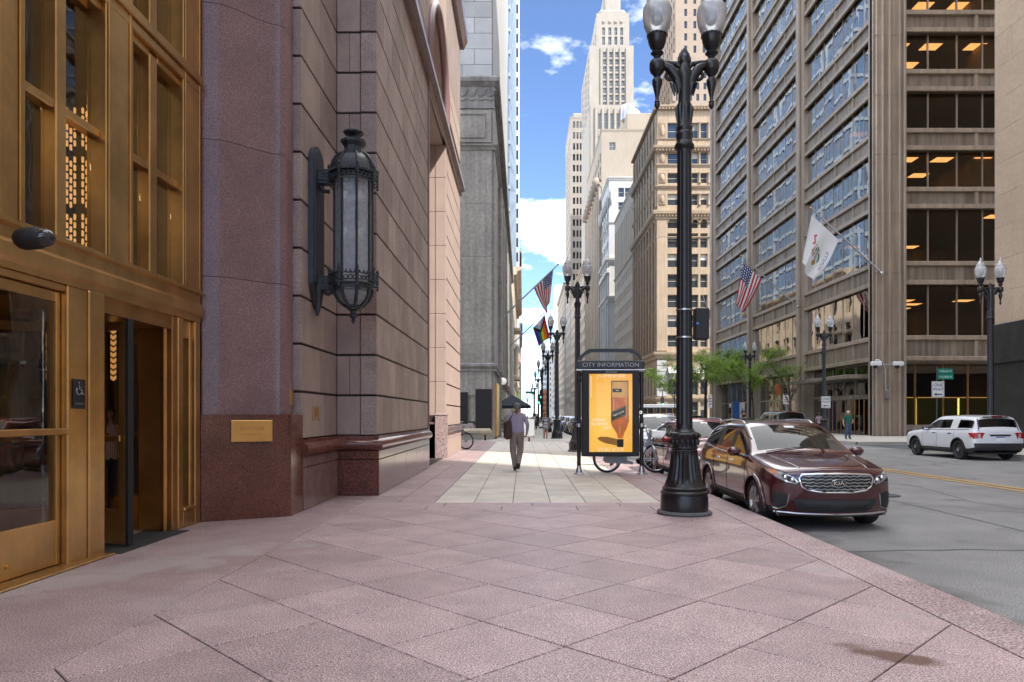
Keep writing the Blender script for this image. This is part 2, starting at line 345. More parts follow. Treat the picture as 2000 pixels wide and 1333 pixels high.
for k, (pts_, r_) in enumerate((([(7.35, -4), (7.3, 6), (7.4, 18), (7.33, 40), (7.4, 90)], .022), ([(3.7, 8.9), (5.6, 9.1), (7.3, 8.95), (9.5, 9.15), (12, 9.0)], .018), ([(15.1, 3), (15.0, 20), (15.15, 45), (15.1, 90)], .022), ([(4.2, 19.4), (8, 19.2), (13, 19.5), (18, 19.3)], .02), ([(9.0, 9.1), (9.3, 11.5), (8.8, 14), (9.4, 17), (9.1, 19.3)], .014))):
    q_ = random.Random(k); pp = []
    for (a, b) in zip(pts_, pts_[1:]):
        m_ = max(2, int(math.dist(a, b)/.35))
        for i in range(m_): pp.append((a[0]+(b[0]-a[0])*i/m_+q_.uniform(-.035, .035), a[1]+(b[1]-a[1])*i/m_+q_.uniform(-.035, .035)))
    sm = MB(); W_ = [r_*q_.uniform(.6, 1.5) for _ in pp]
    for (a, b, w0, w1) in zip(pp, pp[1:], W_, W_[1:]):
        d = Vector((b[0]-a[0], b[1]-a[1])).normalized(); n_ = (-d.y, d.x); z = RZ+.0032
        sm.add([(a[0]+n_[0]*w0, a[1]+n_[1]*w0, z), (a[0]-n_[0]*w0, a[1]-n_[1]*w0, z), (b[0]-n_[0]*w1, b[1]-n_[1]*w1, z), (b[0]+n_[0]*w1, b[1]+n_[1]*w1, z)], [(0, 1, 2, 3)])
    obj('tar_seam', sm, asphalt_dark, road)
mh = MB().lathe([(.36, 0), (.36, .008), (.3, .008), (.3, .004), (.0, .004)], 24, (7.6, 15.2, RZ+.012))
obj('manhole_cover', mh, asphalt_dark, road, smooth=30)
# left pavement: a recessed base with stones on it
walk = obj('sidewalk', MB().box(-5.2, -30, -.4, KX-.06, 42, -.011), joint_m); walk['kind'] = 'structure'
PAVE = {}
def clip(poly, nx, ny, c):
    out = []
    for i in range(len(poly)):
        a, b = poly[i], poly[(i+1) % len(poly)]; da = nx*a[0]+ny*a[1]-c; db = nx*b[0]+ny*b[1]-c
        if da <= 0: out.append(a)
        if (da < 0 < db) or (db < 0 < da): t = da/(da-db); out.append((a[0]+(b[0]-a[0])*t, a[1]+(b[1]-a[1])*t))
    return out
def stone(poly, name, m, gap=.005, depth=.05, ztop=0.0, key=None):
    A = sum(poly[i][0]*poly[(i+1) % len(poly)][1]-poly[(i+1) % len(poly)][0]*poly[i][1] for i in range(len(poly)))/2
    if abs(A) < .006: return
    if A < 0: poly = poly[::-1]
    cx = sum(p[0] for p in poly)/len(poly); cy = sum(p[1] for p in poly)/len(poly); n = len(poly)
    def inset(d):
        out = []
        for i in range(n):
            p0, p1, p2 = Vector(poly[i-1]), Vector(poly[i]), Vector(poly[(i+1) % n])
            a = (p1-p0).normalized(); b = (p2-p1).normalized(); na = Vector((-a.y, a.x)); nb = Vector((-b.y, b.x)); mm = na+nb
            q = p1+mm/max(mm.dot(na), .3)*d; out.append((q.x-cx, q.y-cy))
        return out
    kk = (name, m.name, tuple((round(p[0]-cx, 3), round(p[1]-cy, 3)) for p in poly), depth)
    if kk not in PAVE:
        a, b = inset(gap), inset(gap+.004)
        vs = [(x, y, -depth) for x, y in a]+[(x, y, -.004) for x, y in a]+[(x, y, 0) for x, y in b]
        fs = [tuple(range(2*n, 3*n))]+[(i, (i+1) % n, n+(i+1) % n, n+i) for i in range(n)]+[(n+i, n+(i+1) % n, 2*n+(i+1) % n, 2*n+i) for i in range(n)]
        PAVE[kk] = MB().add(vs, fs).mesh(name, m)
    return obj(name, PAVE[kk], None, walk, loc=(cx, cy, ztop+rnd.uniform(-.0015, .0015)))
XL, XR, YT = -2.79, 3.09, 11.35
g = .815; u = Vector((1, 1))/math.sqrt(2); v = Vector((1, -1))/math.sqrt(2); O = Vector((.27, 5.81))
for i in range(-14, 15):
    for j in range(-14, 15):
        off = 0
        q = [O+u*(i+a)*g+v*(j+b)*g for a, b in ((0,0),(1,0),(1,1),(0,1))]
        poly = [(p.x, p.y) for p in q]
        for c in ((-1,0,-XL), (1,0,XR), (0,1,YT), (0,-1,-2.4)):
            poly = clip(poly, *c)
            if len(poly) < 3: break
        if len(poly) >= 3: stone(poly, 'paver', pink, .0058)
def rect(x0, y0, x1, y1): return [(x0,y0),(x1,y0),(x1,y1),(x0,y1)]
for k in range(5): stone(rect(-4.62, -1+k*2.6, XL, 1.6+k*2.6), 'paver', pink, .002)
stone(rect(-3.7, YT, -2.8, 13.6), 'paver', pink)
ys = [YT, 11.86, 12.32]
for r in range(2):
    x = -2.79
    while x < XR-.05:
        x1 = min(x+1.22+.25*r, XR); stone(rect(x, ys[r], x1, ys[r+1]), 'paver', pink); x = x1
cols = [-1.53, -.85, -.18, .47, 1.08, 1.70, 2.38]
y = 12.32; r = 0
st = MB()
while y < 41.5:
    y1 = y+(1.28 if r % 2 else 1.05)
    if y < 24:
        for a, b in zip(cols, cols[1:]): stone(rect(a, y, b, y1), 'paving_slab', slab)
        stone(rect(2.38, y, XR, y1), 'paver', pink); stone(rect(-2.8, y, -2.16, y1), 'paver', pink); stone(rect(-2.16, y, -1.53, y1), 'paver', pink)
    else:
        for a, b in zip(cols, cols[1:]): st.box(a+.006, y+.006, -.05, b-.006, y1-.006, 0)
    y = y1; r += 1
obj('paving_slab', st, slab, walk, kind='stuff')
st = MB(); y = 24.0
while y < 41.5:
    for a, b in ((2.38, XR), (-2.8, -2.16), (-2.16, -1.53)): st.box(a+.006, y+.006, -.05, b-.006, y+1.2, 0)
    y += 1.21
for k in range(8): st.box(-12+k*1.15, 31.4, -.05, -10.86+k*1.15, 41.6, 0)
obj('paver', st, pink, walk, kind='stuff')
# kerb stones
def kerbmb(l):
    pr = [(XR+.004, -.25), (KX, -.25), (KX, -.03), (KX-.012, -.008), (KX-.03, 0), (XR+.004, 0)]
    return MB().prism([(a, b) for a, b in pr], .004, l-.004, 'y')
km = kerbmb(1.5).mesh('kerbstone', kerb_m, 40)
for k in range(24): obj('kerbstone', km, None, walk, loc=(0, -1+k*1.5+.0, rnd.uniform(-.001, .003)))
kb = MB()
for k in range(5): kb.v, kb.f, kb.mi = kb.v, kb.f, kb.mi; t = kerbmb(1.5).xf(Matrix.Translation((0, 35+k*1.5, 0))); kb.add(t.v, t.f)
obj('kerbstone', kb, kerb_m, walk, kind='stuff')
# farther left pavement and the right pavements
def far_walk(x0, y0, x1, y1, kerbside, m=concrete, step=1.5):
    o = obj('sidewalk', MB().box(x0, y0, -.4, x1, y1, -.008), joint_m); o['kind'] = 'structure'
    s_ = MB(); nx = max(1, round((x1-x0)/step)); y = y0
    while y < y1-.1:
        ye = min(y+step, y1)
        for i in range(nx):
            a = x0+(x1-x0)*i/nx; b = x0+(x1-x0)*(i+1)/nx; s_.box(a+.008, y+.008, -.09, b-.008, ye-.008, 0)
        y = ye
    obj('paving_slab', s_, m, o, kind='stuff')
    k_ = MB(); xa, xb = (x1, x1+.16) if kerbside > 0 else (x0-.16, x0)
    k_.bev(xa+.002, y0, -.3, xb-.002, y1, .003, .012); obj('kerbstone', k_, concrete, o); return o
far_walk(-12, 42.01, KX-.16, 101, 1); far_walk(-12, 137, KX-.16, 420, 1, step=3)
far_walk(RKX+.16, 41.2, 60, 101, -1); far_walk(RKX+.16, 5, 40, 34.9, -1); far_walk(RKX+.16, 137, 60, 420, -1, step=3)
k_ = MB(); k_.bev(RKX+.2, 41.03, -.3, 70, 41.19, .003, .012); obj('alley_kerb', k_, concrete)['kind'] = 'structure'
# ---------------------------------------------------------------- pink granite building on the left
B = thing('granite_office_building', 'pink and red granite office building with golden bronze entrance on the near left', 'building', (-8, 14, 0))
def bo(name, mb, m, parent=None, smooth=None, **k): return obj(name, mb, m, parent or B, smooth=smooth, world=True, **k)
HT = 24
wall = MB()
BLK = {}
def block(parent, name, x0, y0, z0, x1, y1, z1, m, b=.008):
    d = (round(x1-x0, 3), round(y1-y0, 3), round(z1-z0, 3)); k = (name, m.name, d)
    if k not in BLK: BLK[k] = MB().bev(-d[0]/2, -d[1]/2, -d[2]/2, d[0]/2, d[1]/2, d[2]/2, b).mesh(name, m)
    p = Vector(B.location) if parent.parent else Vector((0, 0, 0))
    o = bpy.data.objects.new(name, BLK[k]); COL.objects.link(o); o.parent = parent
    t = Vector(); q = parent
    while q: t += Vector(q.location); q = q.parent
    o.location = Vector(((x0+x1)/2, (y0+y1)/2, (z0+z1)/2))-t; return o
YA, YB, YC = 20.75, 25.3, 31.2         # near jamb, far jamb, far corner
Y0, Y1 = 11.3, 13.45                   # return by the column, step
XS = -3.5; JD = .03
# backing behind the joints
wall.box(-14, Y0+.03, 0, XS-JD, Y1+.05, HT); wall.box(-13.9, Y1+JD, 0.001, WX-JD, YA-.02, HT-.01)
wall.box(-13.8, YB+.02, 0.001, WX-JD, YC-.03, HT-.02)
W = bo('wall', wall, joint_w)
zc = [1.12+.757*k for k in range(18)]
def bounds(a, b, steps, off):
    out = [a]; t = a+off
    while t < b-.25: out.append(t); t += steps
    return out+[b]
for k in range(len(zc)-1):
    za, zb = zc[k]+.02, zc[k+1]-.02
    odd = k % 2
    yb = [13.42+.0, 14.6, 15.43, 16.35, 17.08, 17.96, 18.8, 19.85, 20.6] if odd else [13.42, 14.1, 15.0, 15.9, 16.7, 17.5, 18.4, 19.3, 20.6]
    if 9.9 < zc[k] < 11.2: pass
    for a, b in zip(yb, yb[1:]): block(W, 'stone_block', WX-.3, a+.004, za, WX, b-.004, zb, wall_st)
    xb = [XS, WX-.31] if not odd else [XS, XS+.24, WX-.31]
    for a, b in zip(xb, xb[1:]): block(W, 'stone_block', a+.004, Y1, za, b-.004, Y1+.3, zb, wall_st)
    block(W, 'stone_block', WX-.302, Y1-.002, za, WX-.0, Y1+.02, zb, wall_st, .004) if False else None
    yb = [Y0, 12.35, Y1-.004] if odd else [Y0, 11.55, 12.6, Y1-.004]
    for a, b in zip(yb, yb[1:]): block(W, 'stone_block', XS-.3, a+.004, za, XS, b-.004, zb, wall_st)
    if za < 11.2 or za > 12:
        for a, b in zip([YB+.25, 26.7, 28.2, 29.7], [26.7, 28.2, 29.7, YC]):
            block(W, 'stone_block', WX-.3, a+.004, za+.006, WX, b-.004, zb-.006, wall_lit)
up = MB(); zt = zc[-1]
up.box(XS-.3, Y0, zt, XS-.001, Y1, HT-.1); up.box(XS, Y1+.002, zt, WX-.001, YA-.15, HT-.1); up.box(WX-.3, YB+.25, zt, WX-.001, YC, HT-.1)
bo('upper_wall', up, wall_st)
# jamb trims of the portal
tr = MB(); tr.box(WX-.6, 20.62, 0, WX+.03, YA, 11.05); bo('near_jamb', tr, honed)
RD = -5.2                                # recess back
pj = MB(); 
for k in range(8): 
    z0 = 1.5+1.2*k; z1 = min(z0+1.19, 11.04)
    pj.bev(-3.1, YB-.02, z0, WX+.01, YB+.24, z1, .01); pj.bev(-3.7, YB+.005, z0, -3.102, YB+.5, z1, .01); pj.bev(-5.3, YB+.03, z0, -3.702, YB+.6, z1, .01)
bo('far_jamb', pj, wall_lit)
pb = MB(); pb.box(-3.1, YB-.1, 0, WX+.06, YB+.24, 1.5); pb.bev(-3.12, YB-.12, 1.5, WX+.08, YB+.24, 1.56, .02); bo('jamb_base', pb, kerb_m)
pb = MB(); pb.box(-5.2, YB+.02, 0, -3.102, YB+.3, 1.18); pb.bev(-5.2, YB-.05, 1.18, -3.11, YB+.3, 1.26, .02); bo('jamb_panel', pb, base_m)
rc = MB(); rc.box(-6.2, YA-.05, 11.05, WX-.1, YB+.3, 11.4); bo('soffit', rc, wall_lit)
rb = MB(); rb.box(-6.4, YA-.2, 0, -6.2, YB+.6, 16); rb.box(-6.2, YA-.02, 0, WX-.62, YA-.002, 11); bo('recess_wall', rb, wall_st)
dg_ = glassm('dark_glass', (.12, .11, .1), 1.55, .06, gl=(.9, .9, .9))
rd = MB()
for k in range(4):
    a = YA+.5+k*.95; rd.box(-6.19, a, .05, -6.1, a+.06, 3.1); rd.box(-6.19, a+.84, .05, -6.1, a+.9, 3.1); rd.box(-6.185, a+.06, 2.5, -6.1, a+.84, 2.56); rd.box(-6.185, a+.06, .05, -6.1, a+.84, .3)
bo('portal_door', rd, bronze)
# string course
prof = [(0, 11.06), (.10, 11.06), (.10, 11.2), (.22, 11.26), (.22, 11.42), (.06, 11.5), (0, 11.5)]
bo('string_course', MB().sweep([(WX-.01, Y1-.0), (WX-.01, YC)], prof), base_m)
# arch
ar = MB(); n = 22; cy = (YA+YB)/2; r = (YB-YA)/2; zs = 12.1
pts = [(YA, 17.5), (YA, zs)]+[(cy-r*math.cos(math.pi*i/n), zs+r*math.sin(math.pi*i/n)) for i in range(1, n)]+[(YB, zs), (YB, 17.5)]
for (a, b) in zip(pts[1:-1], pts[2:-1]):
    ar.add([(WX, a[0], a[1]), (WX, b[0], b[1]), (WX, b[0], 17.5), (WX, a[0], 17.5)], [(0, 1, 2, 3)])
    ar.add([(WX, a[0], a[1]), (WX, b[0], b[1]), (WX-1.3, b[0], b[1]), (WX-1.3, a[0], a[1])], [(0, 1, 2, 3)])
ar.box(WX-.3, YA-.15, 11.5, WX, YA, 17.5); ar.box(WX-.3, YB, 11.5, WX, YB+.24, 17.5)
ar.add([(WX-.05, YA, 11.52), (WX-1.3, YA, 11.52), (WX-1.3, YA, zs), (WX-.05, YA, zs)], [(0, 1, 2, 3)]); ar.add([(WX-.05, YB, 11.52), (WX-1.3, YB, 11.52), (WX-1.3, YB, zs), (WX-.05, YB, zs)], [(0, 1, 2, 3)])
ar.box(WX-.3, YA-.15, 17.5, WX, YB+.24, HT-.1)
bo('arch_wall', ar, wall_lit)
at = MB()
ap = [Vector((WX+.03, YA, 11.5)), Vector((WX+.03, YA, zs))]+[Vector((WX+.03, cy-(r+.0)*math.cos(math.pi*i/n), zs+r*math.sin(math.pi*i/n))) for i in range(1, n)]+[Vector((WX+.03, YB, zs)), Vector((WX+.03, YB, 11.5))]
at.path(ap, .13, 8); bo('arch_trim', at, honed, smooth=50)
lw = MB(); lw.prism([(p[0], p[1]) for p in [(YA, 11.5)]+pts[1:-1]+[(YB, 11.5)]], WX-1.34, WX-1.3, 'x'); bo('lunette_glass', lw, dg_)
lb = MB()
for k in range(1, 5): y = YA+k*(YB-YA)/5; lb.box(WX-1.29, y-.05, 11.5, WX-1.2, y+.05, zs+math.sqrt(max(r*r-(y-cy)**2, 0)))
lb.box(WX-1.295, YA, zs-.05, WX-1.18, YB, zs+.05); bo('lunette_bar', lb, bronze_d)
# cornice high up
bo('cornice', MB().sweep([(WX, YB+.3), (WX, YC+.02), (-8, YC+.02)], [(0, 17.5), (.15, 17.5), (.3, 17.9), (.3, 18.3), (0, 18.4)]), base_m)
# plinth and moulding along the wall foot
def run(y): return [(XS, Y0-.04), (XS, Y1), (WX, Y1), (WX, YA-.1)]
tor = [(0, .845), (.05, .85), (.105, .87), (.13, .91), (.135, .96), (.12, 1.01), (.08, 1.05), (.045, 1.07), (.045, 1.12), (0, 1.125)]
bo('base_moulding', MB().sweep(run(0), tor), polished, smooth=60)
bo('base_moulding', MB().sweep([(WX, YB+.26), (WX, YC), (-9, YC)], tor), base_m, smooth=60)
bb = MB(); bb.sweep(run(0), [(-.05, 0), (.015, 0), (.015, .846), (-.05, .846)]); bb.sweep([(WX, YB+.26), (WX, YC), (-9, YC)], [(-.05, 0), (.015, 0), (.015, .846), (-.05, .846)])
PB = bo('plinth', bb, joint_w)
def panel(x0, y0, z0, x1, y1, z1, m): block(PB, 'base_panel', x0, y0, z0, x1, y1, z1, m, .006)
for (za, zb) in ((.004, .672), (.684, .842)):
    for a, b in zip([Y1+.06, 15.0, 16.55, 18.1, 19.4], [15.0, 16.55, 18.1, 19.4, 20.6]): panel(WX-.1, a+.003, za, WX+.045, b-.003, zb, base_m)
    panel(XS+.03, Y1-.045, za, WX+.045, Y1+.055, zb, polished)
    for a, b in zip([Y0, 11.62], [11.62, Y1-.05]): panel(XS-.1, a+.003, za, XS+.045, b-.003, zb, base_m)
    for a, b in zip([YB+.27, 27.3, 29.3], [27.3, 29.3, YC+.04]): panel(WX-.1, a+.003, za, WX+.045, b-.003, zb, wall_lit)
t = text_mb('191', .34, .008); t.xf(Matrix.Translation((XS+.006, 12.06, 1.52)) @ Matrix.Rotation(R(90), 4, 'Z') @ FRONT); bo('house_number', t, brass)
# curved red granite column and its pedestal
plan = [(-4.56, 10.16), (-4.42, 10.2)]
for i in range(1, 13):
    s_ = i/12; sm = s_*s_*(3-2*s_); plan.append((-4.42+.76*s_, 10.2+.58*sm))
plan += [(-3.655, 10.80), (-3.60, 10.86), (-3.63, 11.29), (-4.56, 11.29)]
zj = [1.51, 3.48, 5.43, 7.37, 9.32, 11.3, 14, 18, HT]
cs = MB(); cs.prism([(a-.02, b+.035) for a, b in plan[1:-2]]+[(-3.67, 11.28), (-4.5, 11.28)], 1.5, HT-.2); CO = bo('column', cs, joint_w)
for a, b in zip(zj, zj[1:]): bo('drum', MB().prism(plan, a+.004, b-.004), honed, CO, smooth=48)
ped = [(-4.53, 10.07), (-4.50, 10.085), (-3.50, 10.66), (-3.465, 10.70), (-3.47, 11.285), (-4.53, 11.285)]
pd = MB(); pd.prism(ped, 0, 1.495); pd.prism([(a*1.0+.0, b-.004) for a, b in ped], 1.495, 1.512); bo('pedestal', pd, polished)
bo('inlaid_plate', MB().bev(-3.627, 11.12, 1.66, -3.6, 11.24, 1.9, .004), brass)
# ---- bronze and glass entrance front
FX = -4.53
def vb(name, y0, y1, z0, z1, x0, x1, m=bronze, parent=None, b=.012): return bo(name, MB().bev(x0, y0, z0, x1, y1, z1, b), m, parent)
rows = [(3.24, 5.96), (6.27, 9.25), (9.56, 12.6)]
bays = [(3.3, 4.05, 4.2, 4.9), (4.95, 5.5, 5.65, 6.15), (6.53, 7.03, 7.19, 7.79), (8.335, 8.79, 8.975, 9.56)]
piers = [(2.4, 3.3), (4.9, 4.95), (6.15, 6.53), (7.79, 8.335), (9.56, 10.09)]
for a, b in piers:
    vb('bronze_pier', a, b, 3.2, 13, -4.75, FX)
    if b-a > .3:
        vb('pier_moulding', a+.02, a+.05, 3.25, 13, FX, FX+.018); vb('pier_moulding', b-.1, b-.075, 3.25, 13, FX, FX+.018)
for (za, zb) in rows:
    vb('bronze_transom', 2.4, 10.05, zb+.03, zb+.14, -4.74, FX+.012); vb('bronze_transom', 2.4, 10.05, zb+.15, zb+.27, -4.74, FX+.05)
    for (a, m0, m1, b) in bays:
        zm = za+1.32
        vb('window_mullion', m0, m1, za, zb, -4.74, FX-.05)
        for (p, q) in ((a, m0), (m1, b)):
            vb('window_muntin', p, q, zm-.045, zm+.045, -4.73, FX-.07); vb('window_sill', p, q, za-.03, za+.03, -4.73, FX-.03); vb('window_head', p, q, zb-.06, zb+.03, -4.73, FX-.05)
            for (z0, z1) in ((za+.03, zm-.045), (zm+.045, zb-.06)):
                bo('window_pane', MB().box(-4.706, p+.002, z0, -4.698, q-.002, z1), lobby_glass)
bo('door_beam', MB().sweep([(FX-.2, 2.4), (FX-.2, 10.06)], [(0, 2.80), (.2, 2.80), (.2, 2.86), (.235, 2.9), (.235, 3.02), (.2, 3.06), (.2, 3.17), (.25, 3.19), (.25, 3.23), (0, 3.23)]), bronze, smooth=20)
# swing door (bay with push bar)
def leaf(y0, y1, name='swing_door'):
    d = MB(); x0, x1 = -4.66, -4.60
    d.bev(x0, y0, .03, x1, y0+.06, 2.72, .006); d.bev(x0, y1-.06, .03, x1, y1, 2.72, .006); d.bev(x0+.002, y0+.06, .03, x1-.002, y1-.06, .47, .006); d.bev(x0+.002, y0+.06, 2.62, x1-.002, y1-.06, 2.72, .006)
    D = bo(name, d, bronze); bo('pane', MB().box(-4.634, y0+.05, .46, -4.626, y1-.05, 2.63), lobby_glass, D)
    pbm = MB(); pbm.bev(-4.55, y0-.01, 1.31, -4.52, y1+.01, 1.375, .008); pbm.box(-4.6, y0+.02, 1.33, -4.54, y0+.045, 1.355); pbm.box(-4.6, y1-.045, 1.33, -4.54, y1-.02, 1.355); bo('push_bar', pbm, bronze, D)
    bo('lock', MB().lathe([(.022, 0), (.022, .02), (.0, .022)], 12).xf(Matrix.Translation((-4.60, y0+.2, .15)) @ Matrix.Rotation(R(90), 4, 'Y')), brass, D)
leaf(6.18, 7.12); leaf(5.1, 6.1)
for a, b in ((7.13, 7.45), (6.11, 6.17), (9.42, 9.56), (4.9, 5.09), (9.9, 10.06)): vb('door_post', a, b, 0, 2.8, -4.75, FX-.0)
vb('door_post', 7.452, 7.73, 0, 2.8, -4.78, FX+.02); vb('door_head', 6.17, 7.13, 2.73, 2.8, -4.74, FX-.02); vb('door_head', 5.09, 6.11, 2.73, 2.8, -4.74, FX-.02)
vb('threshold', 5, 7.73, 0.0, .022, -4.75, FX+.14); vb('entrance_wall', 2.4, 4.9, 0, 2.8, -4.75, FX)
# revolving door
RVD = bo('revolving_door', MB().box(-5.75, 7.72, 2.62, -4.56, 9.44, 2.8), bronze_d)
ec = Vector((-5.4, 8.55)); er = 1.02
def arcwall(a0, a1, z0, z1, n=10, t=.04):
    m_ = MB(); pp = []
    for i in range(n+1):
        a = a0+(a1-a0)*i/n; pp.append((ec.x+er*math.cos(a), ec.y+er*math.sin(a)))
    qq = [(ec.x+(er+t)*math.cos(a0+(a1-a0)*i/n), ec.y+(er+t)*math.sin(a0+(a1-a0)*i/n)) for i in range(n, -1, -1)]
    m_.prism(pp+qq, z0, z1); return m_
bo('enclosure_panel', arcwall(R(40), R(62), 0, 2.62), bronze_d, RVD, smooth=30); 
bo('enclosure_panel', arcwall(R(62), R(140), 0, .42), bronze_d, RVD, smooth=30); bo('enclosure_glass', arcwall(R(62), R(140), .42, 2.62, t=.01), lobby_glass, RVD, smooth=30)
bo('enclosure_glass', arcwall(R(-140), R(-52), .1, 2.62, t=.01), lobby_glass, RVD, smooth=30)
vb('jamb_panel', 9.30, 9.418, 0, 2.8, -5.0, FX-.02, bronze_d, RVD); vb('jamb_panel', 9.301, 9.417, 0, 2.8, -4.998+.0, -4.99, bronze_d, RVD) if False else None
bo('shaft', MB().lathe([(.05, 0), (.05, 2.6)], 10, (ec.x, ec.y, 0)), bronze, RVD, smooth=40)
for k in range(3):
    a = R(-22+120*k); Mw = Matrix.Translation((ec.x, ec.y, 0)) @ Matrix.Rotation(a, 4, 'Z'); fr = MB()
    fr.box(.05, -.03, .03, .12, .03, 2.58); fr.box(.84, -.03, .03, .95, .03, 2.58); fr.box(.12, -.028, .03, .84, .028, .42); fr.box(.12, -.028, 2.48, .84, .028, 2.58)
    wg = bo('door_wing', fr.xf(Mw), bronze, RVD)
    bo('wing_glass', MB().box(.11, -.005, .41, .85, .005, 2.49).xf(Mw), lobby_glass, RVD)
    bo('weather_strip', MB().box(.95, -.035, .02, .995, .035, 2.6).xf(Mw), rubber, RVD)
    bo('push_handle', MB().bev(.35, -.07, 1.2, .9, -.045, 1.27, .006).xf(Mw), brass, RVD)
bo('floor_mat', MB().box(-4.9, 7.76, .0, -4.35, 9.34, .008), rubber)
# side light by the column
vb('side_light_sill', 9.56, 9.9, .0, .22, -4.72, FX); vb('side_light_frame', 9.56, 9.6, .22, 2.8, -4.7, FX-.06); vb('side_light_frame', 9.86, 9.9, .22, 2.8, -4.7, FX-.06)
bo('window_pane', MB().box(-4.675, 9.6, .25, -4.667, 9.86, 2.8), lobby_glass); vb('side_light_ledge', 9.56, 9.9, .22, .27, -4.7, FX+.02); vb('side_light_frame', 9.6, 9.86, 2.55, 2.8, -4.7, FX-.06)
# lobby behind the glass
wood = pm('lobby_wood', (.10, .045, .02), .3, var=.35, scale=1.5, streak=.4); lfl = pm('lobby_floor', (.40, .37, .31), .15, var=.1); dwl = pm('lobby_wall', (.13, .085, .05), .45, var=.3, scale=.8)
lob = MB(); lob.box(-12.2, 0, 0, -12, 11.2, 13); lob.box(-12, 10.95, 0, -4.76, 11.15, 13); lob.box(-12, 0, 0, -4.76, .2, 13); lob.box(-12, .2, 12.9, -4.76, 11, 13.1); bo('lobby_wall', lob, dwl)
bo('lobby_floor', MB().box(-12, .2, -.1, -4.77, 10.95, .0), lfl)
wc = MB()
for k in range(7): wc.box(-11.9, .8+k*1.5, 0, -11.7, 1.9+k*1.5, 6)
for k in range(4): wc.bev(-9.6+k*1.3, 10.6, 0, -8.9+k*1.3, 10.94, 12, .03)
bo('lobby_panelling', wc, wood)
glow = emitm('screen_glow', (1, .52, .17), .36); sc_ = MB()
for i in range(13):
    for j in range(34):
        if (i*7+j*13+i*j) % 7 == 0: continue
        x = -6.98+i*.058; z = 1.95+j*.12+(.06 if i % 2 else 0); sc_.prism([(x-.015, z-.036), (x, z-.047), (x+.015, z-.036), (x+.015, z+.036), (x, z+.047), (x-.015, z+.036)], 10.50, 10.515, 'y')
bo('lattice_light', sc_, glow, kind='stuff'); bo('lattice_screen', MB().box(-7.05, 10.516, 0, -6.2, 10.58, 6.3), blackm)
sc_ = MB()
for j in range(14): z = 2.0+j*.085; sc_.prism([(-5.99, z+.03), (-5.95, z), (-5.91, z+.03), (-5.91, z+.085), (-5.95, z+.055), (-5.99, z+.085)], 10.4, 10.41, 'y')
bo('chevron_light', sc_, glow, kind='stuff')
lampm = emitm('lobby_lamp', (1, .72, .4), 9)
for k in range(4): bo('lobby_light', MB().lathe([(.18, 0), (.18, .04)], 14, (-8.3, 2+k*2.6, 6.2)), lampm)
bo('cornice_light', MB().box(-11.69, 1, 6.05, -11.6, 10.8, 6.1), emitm('cove', (1, .45, .12), 3))
# things fixed to the front
o = thing('security_camera', 'black dome security camera bolted to the bronze beam', 'camera', (FX+.24, 6.10, 3.0)); 
o.scale = (.82,)*3
obj('housing', MB().lathe([(.06, -.04), (.1, 0), (.115, .05), (.115, .2), (.1, .23)], 20).xf(Matrix.Rotation(R(84), 4, 'Y') @ Matrix.Rotation(R(-6), 4, 'X')), blackm, o, smooth=40)
obj('dome', MB().lathe([(.1, .23), (.096, .27), (.08, .31), (.05, .335), (.002, .345)], 20).xf(Matrix.Rotation(R(84), 4, 'Y') @ Matrix.Rotation(R(-6), 4, 'X')), pm('smoked_dome', (.02, .02, .03), .05, var=0, spec=.8), o, smooth=60)
o = thing('accessibility_sign', 'small dark sign with wheelchair symbol on the bronze door post', 'sign', (FX+.006, 7.29, 1.72)); M90 = Matrix.Rotation(R(90), 4, 'Z') @ FRONT
obj('plate', MB().bev(-.0, -.1, -.15, .012, .1, .15, .004), blackm, o)
ic = MB(); ic.torus((0, 0, 0), .042, .006, 18, 5, a0=R(150), a1=R(380)); ic.lathe([(.013, 0), (.013, .006)], 10, (-.008, .075, 0)); ic.path([(-.006, .055, .003), (0, .005, .003), (.035, .003, .003), (.055, -.04, .003), (.07, -.036, .003)], .006, 5); ic.path([(-.003, .03, .003), (.03, .028, .003)], .005, 5)
obj('symbol', ic.xf(Matrix.Translation((.014, -.01, .035)) @ M90), silver, o); obj('lettering', text_mb('ENTRANCE', .026, .001).xf(Matrix.Translation((.0135, 0, -.1)) @ M90), silver, o); bpy.context.view_layer.update()
o = thing('brass_plaque', 'brass plaque with dark lettering on the polished red granite pedestal', 'plaque', (-3.937, 10.398, 1.275), R(30))
obj('plate', MB().bev(-.285, -.022, -.155, .285, .0, .155, .004), brass, o); tx = text_mb('BEACON', .082, .002); tx.xf(Matrix.Translation((0, -.0235, .035)) @ FRONT); obj('lettering', tx, bronze_d, o)
tx = text_mb('CAPITAL PARTNERS', .028, .001) if False else MB().box(-.14, -.0245, -.052, .14, -.0225, -.045); obj('rule', tx, bronze_d, o)
# ---------------------------------------------------------------- wall lantern
iron = pm('lantern_iron', (.045, .052, .06), .42, metal=.3, var=.25, scale=9)
lg = pm('seedy_glass', (.76, .81, .86), .08, var=.15, scale=14, bump=.5, bscale=40, trans=.68, spec=.6)
LN = thing('wall_lantern', 'large octagonal cast iron wall lantern bracketed to the granite wall', 'lantern', (-2.83, 11.95, 3.04))
def ring8(r, ph=R(22.5)): return [(r*math.cos(ph+i*math.pi/4), r*math.sin(ph+i*math.pi/4)) for i in range(8)]
